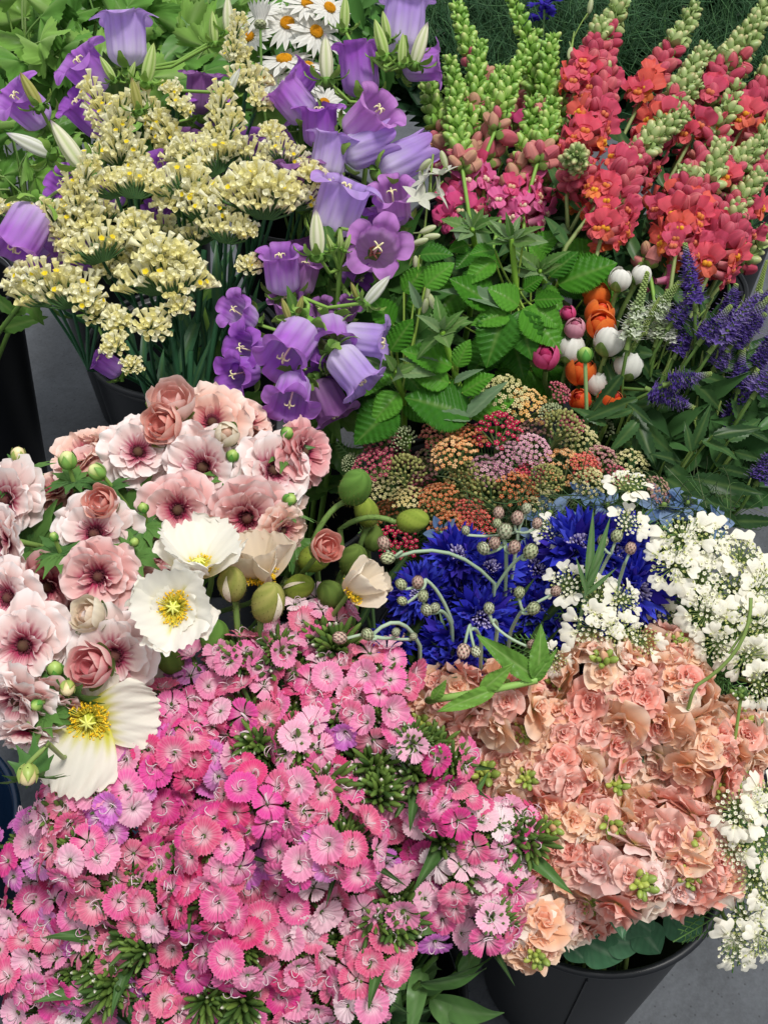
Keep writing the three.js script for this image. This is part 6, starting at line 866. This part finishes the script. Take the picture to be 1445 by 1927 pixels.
{ const f = foot('cornflower'), o = thing('cornflower_leaf_stem', 'upright narrow green cornflower leaves beside the largest blue bloom', 'leaf stem', f), P = at(1110, 1080, 0.94), pts = stalk(f, P, dirv(0.1, 0.9, 0.3)); stemPart(o, pts, 0.0018, C('#86a878'));
  for (const [a, b, c, e] of [[1105, 1100, 1118, 962], [1105, 1110, 1150, 975], [1100, 1110, 1140, 1040], [1105, 1120, 1085, 1050], [1100, 1120, 1160, 1070]]) leafAt(o, [leafGeo({ wid: 0.06, droop: 0.1, fold: 0.3, col: C('#6d9a58'), vein: C('#a8c48e'), nu: 4, nv: 10, fat: 0.4 })], M.leaf, at(a, b, 0.94), at(c, e, 0.925), TOW); }
// narrow green leaves low in the cornflowers
[[760, 1210], [830, 1180], [790, 1230], [930, 1180], [1020, 1170], [700, 1130], [1000, 1240]].forEach(([px, py], i) => { const f = foot('cornflower'), P = at(px, py, 0.99), o = thing('cornflower_leaf_stem', ['narrow leaves at the left foot of the cornflowers', 'narrow leaves under the left bud stems', 'narrow leaves behind the dianthus at the cornflowers', 'narrow leaves under the middle cornflower', 'narrow leaves left of the lace flowers', 'narrow leaves over the dark gap left of cornflowers', 'narrow leaves behind the fallen green stem'][i], 'leaf stem', f, 'leafy cornflower stems'), pts = stalk(f, P, dirv(0, 0.7, 0.4)); stemPart(o, pts, 0.0016, C('#5f8050')); for (let k = 0; k < 10; k++) { const s = pts[9 + (k % 4)], a = k * GA; leafAt(o, bladeGeos, M.leaf, s, s.clone().add(dirv(Math.cos(a), Math.sin(a), rr(0, 0.6)).multiplyScalar(rr(0.04, 0.07))), TOW, 0.8); } });

// ---------------------------------------------------------------- white lace flowers
function lacePetal(w) { const b = new MB(), sd = rr(0, 9); b.sheet(10, 7, (u, v) => { const s = u * 2 - 1, prof = 0.1 + 0.9 * Math.pow(Math.sin(Math.PI * Math.min(1, v * 0.62)), 1.1), notch = v > 0.6 ? (v - 0.6) * 0.55 * Math.exp(-s * s * 7) : 0, round = v > 0.55 ? (v - 0.55) * 0.5 * Math.pow(Math.abs(s), 3) : 0; return [s * w * prof, 0.1 * Math.sin(v * 2.4) - 0.12 * v * v + 0.14 * w * Math.abs(s) * Math.sin(s * 2 + sd), v - notch - round]; }, (u, v) => mixc(C('#eceac4'), C('#fbf7e8'), sstep(0, 0.35, v))); return b.geo(); }
const laceP = [lacePetal(0.46), lacePetal(0.4), lacePetal(0.52)];
function laceMid(n, green) { const b = new MB(); for (let k = 0; k < n; k++) { const f = Math.sqrt((k + 0.5) / n), a = k * GA, p = V(Math.cos(a) * f * 0.62, 0.1 * (1 - f * f) + rr(-0.03, 0.03), Math.sin(a) * f * 0.62); const yg2 = rnd() < green; b.with(mat4(p, qY(jit(YUP, 0.5), rr(0, 6)), rr(0.8, 1.2)), () => { for (let i = 0; i < 5; i++) b.with(rotY(i / 5 * TAU), () => { const q = petalF({ len: yg2 ? 0.045 : 0.075, wid: yg2 ? 0.016 : 0.028, e0: 0.7, e1: 0.2, tip: 0.4 }); b.sheet(2, 2, q, yg2 ? C('#e6e698') : C('#f8f4de')); }); b.blob(0, 0.005, 0, 0.02, 0.024, 0.02, C('#c3cf7a'), 5, 3); if (rnd() < 0.5) { const e = jit(YUP, 0.6).multiplyScalar(0.08); b.tube([V(), e], 0.004, C('#efeedd'), 3); } }); b.tube([V(0, -0.45, 0), p.clone().multiplyScalar(0.5).add(V(0, -0.2, 0)), p], 0.014, C('#9cb56c'), 3); } return b.geo(); }
const laceM = [laceMid(44, 0.45), laceMid(38, 0.3), laceMid(50, 0.6)];
const laceLeaf = [0, 1].map((k) => { const b = new MB(), c = C(k ? '#54803e' : '#638f4a'); for (let i = 0; i < 14; i++) { const t = i / 14, s = i % 2 ? 1 : -1, L = 0.28 * (1 - t * 0.6); b.tube([V(0, 0, t * 0.8), V(s * L * 0.6, 0.02, t * 0.8 + L * 0.5), V(s * L, -0.02, t * 0.8 + L)], 0.012, c, 3); b.tube([V(s * L * 0.6, 0.02, t * 0.8 + L * 0.5), V(s * L * 0.5, 0.04, t * 0.8 + L * 1.1)], 0.01, c, 3); } b.tube([V(), V(0, 0.02, 0.5), V(0, 0, 1)], 0.014, c, 4); return b.geo(); });
[[1285, 1008, 60, -0.2, 0.5, 'topmost of the upper right mass'], [1345, 1022, 58, 0.1, 0.5, 'second at the top of the mass'], [1400, 1050, 56, 0.3, 0.4, 'at the upper right of the mass'], [1262, 1062, 56, -0.5, 0.3, 'leftmost of the upper right mass'], [1320, 1090, 62, -0.1, 0.2, 'large, in the middle of the mass'], [1385, 1110, 60, 0.1, 0.2, 'right of the large middle one'], [1435, 1110, 58, 0.4, 0.2, 'at the right edge, upper'], [1330, 1155, 56, -0.2, 0, 'below the large middle one'], [1392, 1175, 58, 0, 0, 'middle right'], [1440, 1185, 56, 0.3, 0, 'at the right edge, middle'], [1350, 1215, 46, -0.2, -0.1, 'with three separate petals at lower left of the mass'], [1410, 1240, 50, 0.1, -0.2, 'low in the mass'], [1428, 1290, 48, 0.1, -0.1, 'lowest star shaped one at the right edge'], [1250, 1175, 50, 0, 0.2, 'shaded, left of the mass over peach stock'], [1205, 1205, 46, 0, 0.1, 'greenish, just above the peach stock'], [1285, 1225, 40, 0.1, 0.3, 'shaded, behind the pink stock tip'], [1065, 1098, 44, -0.4, 0.5, 'cup shaped, upper left of the small group'], [1125, 1125, 56, 0.1, 0.3, 'in the small group before the cornflowers'], [1172, 1130, 44, 0.4, 0.2, 'at the right of the small group'], [1112, 1185, 54, -0.2, 0, 'lower in the small group'], [1165, 1195, 48, 0.2, 0, 'lower right in the small group'], [1180, 912, 46, 0.05, 0.95, 'seen from the side, alone above the nigella'], [1180, 985, 40, 0.1, 0.5, 'cream, alone above the blue cornflowers'], [1038, 1000, 40, -0.1, 0.6, 'half hidden behind cornflowers'], [1042, 1240, 36, 0, -0.1, 'small, beside the fallen green leaf'], [1388, 1525, 54, -0.3, 0.5, 'topmost of the lower right column'], [1440, 1505, 50, 0.3, 0.4, 'at the right edge above the column'], [1425, 1580, 58, 0.1, 0.2, 'with large flat petals in the column'], [1375, 1600, 46, -0.5, 0.1, 'leftmost of the column beside peach stock'], [1420, 1655, 54, 0, 0, 'middle of the column'], [1400, 1735, 54, -0.2, -0.1, 'second lowest in the column'], [1385, 1780, 56, -0.1, -0.3, 'lowest with a full ring of petals'], [1438, 1770, 52, 0.3, -0.2, 'lowest at the right edge'], [1445, 1690, 50, 0.4, 0, 'right edge of the column, middle']].forEach(([px, py, r, dx, dy, where], i) => {
  const d = py < 1300 ? 0.97 - (py - 1000) / 300 * 0.04 + (/shaded|hidden/.test(where) ? 0.04 : 0) : 0.88, f = foot('orlaya'), axis = jit(dirv(dx, dy, 0.85), 0.12), R = r / FOC * d * 1.02, P = at(px, py, d);
  const o = thing('lace_flower', `white lace flower umbel, ${where}`, 'lace flower', f, 'white lace flowers'), q = qY(axis, rr(0, 6)), c = P.clone().sub(o.position);
  part('inner_florets', laceM[i % 3], M.petal, o, c.clone().addScaledVector(axis, 0.003), q, R * 1.12);
  const n = py > 1400 ? 6 : 7; for (let k = 0; k < n; k++) { const a0 = k / n * TAU + rr(-0.2, 0.2); if (rnd() < 0.12) continue; for (const s of rnd() < 0.5 ? [-0.3, 0.3] : [0]) { const a = a0 + s * rr(0.8, 1.2), pos = V(Math.sin(a0) * 0.52, rr(-0.03, 0.05), Math.cos(a0) * 0.52).multiplyScalar(R).applyQuaternion(q).add(c); part('petal', pick(laceP), M.petal, o, pos, q.clone().multiply(new THREE.Quaternion().setFromEuler(new THREE.Euler(rr(-0.25, 0.25), a0 + s * 1.7, rr(-0.35, 0.35), 'YXZ'))), R * (py > 1400 ? rr(0.5, 0.72) : rr(0.44, 0.66))); } }
  const pts = stalk(f, P.clone().addScaledVector(axis, -R * 0.4), axis.clone().add(V(0, 0.3, 0)).normalize(), 12, 0.25); stemPart(o, pts, 0.0018, C('#7d9c55'));
  for (let k = 0; k < 3; k++) { const s = pts[9 + k], a = k * 2 + i; leafAt(o, laceLeaf, M.leaf, s, s.clone().add(dirv(Math.cos(a), Math.sin(a), 0.2).multiplyScalar(0.05)), TOW); }
});
{ const f = foot('orlaya'), o = thing('lace_flower_stalk', 'long bare green stalk crossing in front of the white lace flowers', 'flower stalk', f), pts = [...stalk(f, at(1300, 1310, 0.9), dirv(0.2, 0.8, 0.3), 8, 0.2), ...bend(at(1310, 1290, 0.9), at(1412, 1125, 0.89), dirv(0.5, -0.2, 0.3).multiplyScalar(0.012), 8)]; stemPart(o, pts, 0.0016, C('#7d944c')); const b = new MB(); b.tube(rel(bend(at(1370, 1230, 0.895), at(1415, 1165, 0.892), V(0, 0, 0)), o), 0.001, C('#7d944c'), 5); part('side_stems', b.geo(), M.stem, o); }
{ const f = foot('orlaya'), o = thing('lace_flower_bud', 'closed green lace flower bud at right between white and peach flowers', 'flower bud', f), P = at(1394, 1308, 0.9); stemPart(o, stalk(f, P, dirv(0, 0.8, 0.3)), 0.0014, C('#8fb058')); part('bud', spikyGeo(16, 0.011, 0.4), M.stem, o, P.clone().sub(o.position).addScaledVector(YUP, -0.006), qY(dirv(0, 0.9, 0.4))); }

// ---------------------------------------------------------------- blue nigella among threads
function nigPetal(c) { return leafGeo({ k: 0.85, wid: 0.27, droop: 0.15, fold: 0.15, col: c, vein: mul(c, 0.8), nu: 6, nv: 8, fat: 0.62 }); }
const nigP = [nigPetal(C('#7d9cc8')), nigPetal(C('#6786b8')), nigPetal(C('#93aed6'))], threadCol = [C('#3f5f34'), C('#52703c'), C('#33502e')];
const nigHeart = (() => { const b = new MB(); b.blob(0, 0.004, 0, 0.003, 0.004, 0.003, C('#7f9a52'), 8, 5); for (let k = 0; k < 26; k++) { const a = k * GA, e = V(Math.cos(a) * rr(0.004, 0.008), rr(0.005, 0.011), Math.sin(a) * rr(0.004, 0.008)); b.tube([V(0, 0.001, 0), e], 0.0005, C(k % 2 ? '#5a6a3a' : '#3c4468'), 3); } return b.geo(); })();
[[1035, 970, 1.1, -0.2, 0.5, 'widest, above the cornflowers'], [1140, 955, 0.8, 0.1, 0.7, 'behind the side-on lace flower'], [1245, 955, 1.1, 0.1, 0.4, 'over the white lace mass'], [1345, 985, 0.9, 0.6, 0.1, 'rightmost, by the dark leaves'], [1290, 950, 0.8, 0.2, 0.6, 'dim, behind the rightmost pair'], [832, 1005, 0.75, -0.3, 0.3, 'small, below rust yarrow'], [1215, 1020, 0.9, 0, 0.3, 'dim, between cornflower and lace mass'], [1100, 930, 0.7, 0, 0.6, 'dim, under the flat peach yarrow'], [1010, 1010, 0.8, -0.2, 0.2, 'dim, just above the blue cornflowers']].forEach(([px, py, s, dx, dy, where], i) => {
  const d = 1.06, f = foot('cornflower'), axis = dirv(dx, dy, 0.8), P = at(px, py, d), o = thing('nigella', `dusty blue nigella flower, ${where}`, 'nigella', f, 'dusty blue nigella'), q = qY(axis, rr(0, 6)), c = P.clone().sub(o.position);
  for (let k = 0; k < 6; k++) { const a = k / 6 * TAU + rr(-0.15, 0.15); part('petal', pick(nigP), M.petal, o, c.clone().add(V(Math.sin(a) * 0.002, 0, Math.cos(a) * 0.002).applyQuaternion(q)), q.clone().multiply(new THREE.Quaternion().setFromEuler(new THREE.Euler(rr(-0.45, -0.05), a, rr(-0.2, 0.2), 'YXZ'))), 0.024 * s); }
  part('heart', nigHeart, M.matte, o, c, q, s); stemPart(o, stalk(f, P, axis.clone().add(V(0, 0.5, 0)).normalize()), 0.0014, C('#5c7a48'));
});
function threads(name, label, cx, cy, rx, ry, d, n, L, cols, r, up) {
  const b = new MB();
  for (let k = 0; k < n; k++) { const a = rnd() * TAU, f = Math.sqrt(rnd()), p = at(cx + Math.cos(a) * rx * f, cy + Math.sin(a) * ry * f, d + rr(-0.05, 0.08)), dir = dirv(rr(-1, 1), up + rr(-0.6, 0.6), rr(-0.2, 0.7)), bd = V(rr(-1, 1), rr(-0.2, 1), rr(-1, 1)).multiplyScalar(L * 0.3), e = p.clone().addScaledVector(dir, L * rr(0.5, 1.2)); b.tube(bend(p, e, bd, 5), (t) => r * (1 - 0.6 * t), mul(pick(cols), rr(0.75, 1.15)), 3); }
  const o = shade(new THREE.Mesh(b.geo(), M.stem)); o.name = name; o.userData = { kind: 'stuff', label, category: 'foliage' }; scene.add(o);
}
threads('nigella_threads', 'fine thread-like green foliage around the blue nigella flowers', 1130, 975, 260, 55, 1.08, 420, 0.05, [...threadCol, C('#5c6a48')], 0.0006, 0.4);
// ---------------------------------------------------------------- daisies
const dayP = [0, 1].map((k) => leafGeo({ wid: 0.135, droop: 0.1 + 0.12 * k, fold: -0.15, k: 1, col: C('#f5f4ee'), vein: C('#eceadf'), nu: 4, nv: 8, fat: 0.62 }));
const dayC = (() => { const b = new MB(); b.blob(0, 0, 0, 0.0092, 0.0045, 0.0092, C('#c98a18'), 14, 7); for (let k = 0; k < 130; k++) { const f = Math.sqrt((k + 0.5) / 130), a = k * GA; b.blob(Math.cos(a) * f * 0.009, 0.0046 * Math.sqrt(1 - f * f * 0.9), Math.sin(a) * f * 0.009, 0.0007, 0.0009, 0.0007, C(f < 0.35 ? '#d89a1c' : '#efb428'), 4, 3); } return b.geo(); })();
[[541, 44, 1.05, 0.05, 0.25, 'facing the viewer near the top edge'], [535, 112, 1.15, -0.05, 0.85, 'tilted upwards below the facing one'], [595, 60, 1.0, 0.4, 0.2, 'pale, right of the facing one'], [578, 8, 0.9, 0.2, 0.6, 'cut by the top edge'], [490, 25, 0.85, -0.4, 0.5, 'upper left of the group'], [580, 125, 0.9, 0.3, 0.7, 'right, beside a cream bell bud'], [565, 150, 0.9, 0.1, 0.7, 'lowest, above the purple bells'], [620, 15, 0.9, 0.5, 0.4, 'upper right of the group'], [610, 195, 0.8, 0.2, 0.2, 'hidden behind a purple bell'], [470, 70, 0.8, -0.4, 0.3, 'dim, left of the group'], [505, 150, 0.8, -0.3, 0.4, 'dim, lower left of the group']].forEach(([px, py, s, dx, dy, where], i) => {
  const d = 1.5, f = foot('daisy'), axis = dirv(dx, dy, 0.8), P = at(px, py, d), o = thing('daisy', `white daisy with yellow centre, ${where}`, 'daisy', f, 'white daisies'), q = qY(axis, rr(0, 6)), c = P.clone().sub(o.position), n = 19;
  for (let k = 0; k < n; k++) { const a = k / n * TAU; part('petal', pick(dayP), M.petal, o, c.clone().add(V(Math.sin(a) * 0.006, (k % 2) * 0.0008 - 0.001, Math.cos(a) * 0.006).applyQuaternion(q)), q.clone().multiply(new THREE.Quaternion().setFromEuler(new THREE.Euler(rr(-0.22, 0.08), a + rr(-0.07, 0.07), rr(-0.15, 0.15), 'YXZ'))), s * 0.034 * rr(0.92, 1.06)); }
  part('centre', dayC, M.matte, o, c.clone().addScaledVector(axis, 0.001), q, s * 1.05); stemPart(o, stalk(f, P.clone().addScaledVector(axis, -0.002), axis.clone().add(V(0, 0.6, 0)).normalize()), 0.0018, C('#6f9248'));
});
{ const f = foot('daisy'), axis = dirv(0, 0.95, 0.15), P = at(490, 40, 1.45), o = thing('daisy', 'half closed white daisy seen from the side, its petals upright', 'daisy', f), c = P.clone().sub(o.position), q = qY(axis); for (let k = 0; k < 16; k++) { const a = k / 16 * TAU; part('petal', dayP[0], M.petal, o, c.clone().add(V(Math.sin(a) * 0.006, 0, Math.cos(a) * 0.006).applyQuaternion(q)), q.clone().multiply(new THREE.Quaternion().setFromEuler(new THREE.Euler(-1.25, a, 0, 'YXZ'))), 0.026); } part('bract_cup', cBudG[2], M.matte, o, c.clone().addScaledVector(axis, -0.004), q, V(0.0095, 0.006, 0.0095)); stemPart(o, stalk(f, P, dirv(0, 1, 0)), 0.0018, C('#6f9248')); }

// ---------------------------------------------------------------- lobed light green leaves at the upper left
function lobedGeo(c, vein) {
  c = mul(c, 0.85); vein = mul(vein, 0.75); const b = new MB(), sd = rr(0, 9);
  b.sheet(64, 6, (u, v, i) => {
    const a = (u - 0.5) * 4.7, lobe = 0.5 + 0.44 * Math.pow(Math.abs(Math.cos(a * 1.6)), 1.1) + 0.1 * Math.cos(a * 0.6), tooth = 1 + (i % 2 ? 0.05 : -0.05) + 0.11 * Math.sin(a * 10 + sd), r = v * lerp(1, lobe, Math.min(1, v * 1.6)) * (v > 0.75 ? tooth : 1) * 0.6;
    return [Math.sin(a) * r, 0.09 * Math.sin(a * 3.2 + sd) * v * v + 0.05 * Math.cos(a * 6.4) * v - 0.14 * v * v, 0.36 + Math.cos(a) * r];
  }, (u, v) => { const a = (u - 0.5) * 4.7, rib = Math.pow(Math.abs(Math.cos(a * 1.6)), 40); return mul(mixc(c, vein, 0.5 * rib * (1 - v * 0.5)), 0.92 + 0.1 * Math.sin(u * 30 + v * 7 + sd)); });
  b.tube([V(0, -0.02, -0.2), V(0, 0.01, 0.1), V(0, 0, 0.36)], 0.018, mixc(c, vein, 0.6), 5);
  return b.geo();
}
const lobed = [lobedGeo(C('#7fb24a'), C('#c0d98e')), lobedGeo(C('#6aa042'), C('#a9cc78')), lobedGeo(C('#8fbc58'), C('#cbe09c')), lobedGeo(C('#568a38'), C('#93bb66'))];
const roundLeaf = [leafGeo({ wid: 0.3, droop: 0.2, fold: 0.25, col: C('#86b568'), vein: C('#d8e6b8'), nu: 8, nv: 10, fat: 0.5, wave: 0.03 }), leafGeo({ wid: 0.26, droop: 0.3, fold: 0.3, col: C('#74a858'), vein: C('#c6dca6'), nu: 8, nv: 10, fat: 0.48, wave: 0.03 })];
[['lobed light green leaves in the top left corner', 40, 60, 90, 80, 20, 0], ['lobed bright green leaves at the left edge above the purple bell', 60, 140, 90, 70, 18, 0], ['smooth rounded light green leaves at the top left', 120, 20, 90, 40, 16, 1], ['lobed green leaves behind the upright bell', 300, 130, 90, 80, 22, 0], ['rounded pale green leaves at the top beside the upright bell', 330, 30, 80, 50, 14, 1], ['lobed dark green leaves between statice and daisies', 390, 190, 90, 80, 18, 0], ['lobed green leaves at the left edge below the bells', 30, 310, 60, 60, 16, 0], ['lobed green leaves low at left above the black bucket', 60, 390, 60, 40, 10, 0], ['lobed green leaves at the top between bell and daisies', 400, 60, 60, 60, 16, 0], ['lobed green leaves hidden behind the two left bells', 190, 100, 90, 80, 18, 0], ['lobed green leaves behind the statice top', 250, 230, 120, 70, 14, 0]].forEach(([label, px, py, rx, ry, n, kind], i) => {
  const d = i === 6 || i === 7 ? 1.42 : 1.5 + (i % 3) * 0.03, f = foot('celery'), P = at(px, py + 40, d + 0.04), o = thing('leafy_stem', label, 'leaves', f, 'light green leaves at the top left'), pts = stalk(f, P, dirv(0, 0.9, 0.2)); stemPart(o, pts, 0.003, C('#8fb85c')); const br = new MB();
  for (let k = 0; k < n; k++) { const a = k * GA, q = Math.sqrt((k + 0.5) / n), p = at(px + Math.cos(a) * rx * q, py + Math.sin(a) * ry * q, d + rr(-0.03, 0.05)), dir = dirv(Math.cos(a) + rr(-0.5, 0.5), 0.35 + 0.6 * -Math.sin(a), rr(0, 0.7)), L = kind ? rr(0.045, 0.07) : rr(0.055, 0.085); leafAt(o, kind ? roundLeaf : lobed, M.leaf, p, p.clone().addScaledVector(dir, L), jit(TOW.clone().add(V(0, 0.4, 0)).normalize(), 0.5), 1); br.tube(rel(bend(pts[10], p, dirv(0, -0.2, -0.3).multiplyScalar(0.01)), o), 0.0014, C('#8fb25c'), 4); }
  part('leaf_stalks', br.geo(), M.stem, o);
});

// ---------------------------------------------------------------- pale larkspur sprigs between bells and raspberry
const larkBud = (() => { const b = new MB(); b.blob(0, 0, 0, 0.34, 0.9, 0.34, (u, v) => mixc(C('#a9bd6a'), C('#dfe2c0'), Math.abs(Math.cos(u * TAU * 1.5))), 9, 7); b.tube([V(0, -0.6, 0), V(0.1, -1.1, 0), V(0.35, -1.5, 0.1)], 0.09, C('#a5b87a'), 4); return b.geo(); })();
const larkPetal = leafGeo({ wid: 0.24, droop: 0.1, fold: 0.3, k: 1, col: C('#dfe0d0'), vein: C('#a9b886'), nu: 5, nv: 7, fat: 0.5 });
[['pale greenish white larkspur flowers beside the pink snapdragons', [800, 420, 815, 290], [[800, 340, 'f'], [832, 330, 'f'], [790, 375, 'f'], [820, 360, 'f'], [835, 300, 'b'], [800, 310, 'b']]], ['thin larkspur sprig with two pale buds right of the facing bell', [770, 500, 790, 440], [[805, 432, 'b', 0.9, 0.3], [812, 445, 'b', 0.95, 0.05], [790, 455, 'b', 0.8, 0.2]]], ['thin larkspur sprig with hanging green buds', [790, 520, 800, 570], [[783, 498, 'b', -0.1, 0.9], [790, 516, 'b', 0, -0.8], [818, 510, 'b', 0.9, 0], [803, 550, 'b', 0.1, 0.7], [812, 567, 'b', 0.2, -0.8], [800, 575, 'b', -0.2, -0.9]]], ['thin green sprig with a nodding bud at the top among feathery greens', [1080, 60, 1075, 95], [[1072, 100, 'b', -0.2, -0.9], [1110, 12, 'b', 0.1, 0.7]]]].forEach(([label, [x0, y0, x1, y1], items], i) => {
  const f = foot(i === 3 ? 'fennel' : 'rasp'), d = i === 3 ? 1.35 : 1.13, A = at(x0, y0, d + 0.02), B = at(x1, y1, d), o = thing('larkspur', label, 'larkspur', f, 'pale larkspur sprigs'); stemPart(o, [...stalk(f, A, dirv(0.1, 0.8, 0.3), 10, 0.2), B], 0.0011, C('#93b05a')); const br = new MB();
  items.forEach(([px, py, k, dx = rr(-0.8, 0.8), dy = rr(-0.2, 0.8)]) => { const p = at(px, py, d), c = p.clone().sub(o.position), dir = dirv(dx, dy, 0.3), q = qY(dir, rr(0, 6)); br.tube(rel(bend(A.clone().lerp(B, rr(0.2, 0.9)), p.clone().addScaledVector(dir, -0.006), V(0, 0.003, 0)), o), 0.0008, C('#93b05a'), 4); if (k === 'b') part('bud', larkBud, M.petal, o, c, q, 0.0105); else for (let j = 0; j < 5; j++) part('petal', larkPetal, M.petal, o, c, q.clone().multiply(new THREE.Quaternion().setFromEuler(new THREE.Euler(rr(-0.7, -0.2), j / 5 * TAU, 0, 'YXZ'))), rr(0.018, 0.024)); });
  part('side_stems', br.geo(), M.stem, o);
});

// ---------------------------------------------------------------- feathery greens along the top and dark fillers
const feather = [C('#3c6440'), C('#466e46'), C('#335838'), C('#50784a')];
threads('feathery_foliage', 'dark feathery green foliage along the top right', 1000, 60, 200, 120, 1.62, 1500, 0.075, feather, 0.00075, 0.6);
threads('feathery_foliage_001', 'dark feathery green foliage in the top right corner', 1370, 90, 190, 200, 1.62, 1500, 0.075, feather, 0.00075, 0.6);
[[940, 60], [1060, 40], [1350, 60], [1430, 180], [1420, 320], [1250, 20], [860, 60]].forEach(([px, py], i) => { const f = foot(px < 1150 ? 'fennel' : 'fennel2'), P = at(px, py, 1.66), o = thing('fennel_stem', ['fine green stalk behind the tall green snapdragon tip', 'fine green stalk left of the coral snapdragons', 'fine green stalk behind the longest coral spike', 'fine green stalk at the right edge, upper', 'fine green stalk at the right edge behind coral snapdragons', 'fine green stalk at the top behind coral snapdragons', 'fine green stalk right of the daisies and bells'][i], 'foliage stalk', f, 'feathery green stalks'), pts = stalk(f, P, dirv(0, 0.9, 0.1)); stemPart(o, pts, 0.002, C('#5c8a4a')); const br = new MB(); for (let k = 0; k < 160; k++) { const s = pts[4 + (k % 9)], e = s.clone().add(V(rr(-1, 1), rr(-0.1, 1), rr(-1, 1)).multiplyScalar(0.06)); br.tube(rel(bend(s, e, V(0, 0.008, 0), 4), o), 0.0007, pick(feather), 3); } part('threads', br.geo(), M.stem, o); });
[[1024, 18, 'violet blue flower tip at the top among feathery greens']].forEach(([px, py, label]) => { const f = foot('fennel'), P = at(px, py, 1.55), o = thing('larkspur', label, 'larkspur', f); stemPart(o, stalk(f, P, dirv(0, 0.9, 0.2)), 0.0016, C('#5c7a48')); for (let k = 0; k < 12; k++) part('petal', rays[3], M.velvet, o, P.clone().sub(o.position).add(V(rr(-0.008, 0.008), rr(-0.02, 0.012), rr(-0.008, 0.008))), qY(jit(YUP, 0.9), rr(0, 6)), 0.9); });
// low dark leaves under the feathery greens
function leafMass(name, label, cx, cy, rx, ry, d, n, L, cols) {
  const b = new MB();
  for (let k = 0; k < n; k++) { const a = rnd() * TAU, f = Math.sqrt(rnd()), p = at(cx + Math.cos(a) * rx * f, cy + Math.sin(a) * ry * f, d + rr(-0.04, 0.12)), l = L * rr(0.6, 1.3), w = l * 0.16, c = mul(pick(cols), rr(0.7, 1.1)); b.with(mat4(p, qZY(dirv(rr(-1, 1), rr(-0.3, 1), rr(-0.2, 0.6)), jit(TOW, 0.7))), () => b.sheet(2, 5, (u, v) => { const s = u * 2 - 1; return [s * w * Math.sin(Math.PI * Math.min(0.97, 0.06 + v)), 0.3 * Math.abs(s) * w - 0.25 * l * v * v, v * l]; }, c)); }
  const o = shade(new THREE.Mesh(b.geo(), M.leaf)); o.name = name; o.userData = { kind: 'stuff', label, category: 'foliage' }; scene.add(o);
}
const darkLeaf = [C('#2f5634'), C('#38603a'), C('#2a4e2e')];
leafMass('filler_foliage', 'green leaf mass under the feathery greens at top right', 1390, 130, 230, 260, 1.72, 1500, 0.07, darkLeaf);
leafMass('filler_foliage_001', 'green leaf mass behind the pink snapdragons', 980, 110, 240, 170, 1.74, 1500, 0.07, darkLeaf);
leafMass('filler_foliage_002', 'dark leaves in the gap between pink and coral snapdragons', 1080, 470, 140, 60, 1.3, 350, 0.05, [C('#3f6a38'), C('#4a7640'), C('#386238')]);
leafMass('filler_foliage_003', 'green leaf mass behind the daisies and lobed leaves', 420, 120, 330, 170, 1.75, 1100, 0.07, [C('#4a7a38'), C('#578a40'), C('#3f6e32')]);
leafMass('filler_foliage_004', 'green leaves behind the lowest purple bells', 700, 620, 110, 150, 1.2, 420, 0.055, [C('#4a7a34'), C('#3f6e2e'), C('#578a3c')]);
leafMass('filler_foliage_005', 'narrow green leaves low under the veronica spikes', 1330, 800, 130, 130, 1.17, 520, 0.06, [C('#3a6230'), C('#46703a'), C('#335a2c')]);
renderer.render(scene, camera);
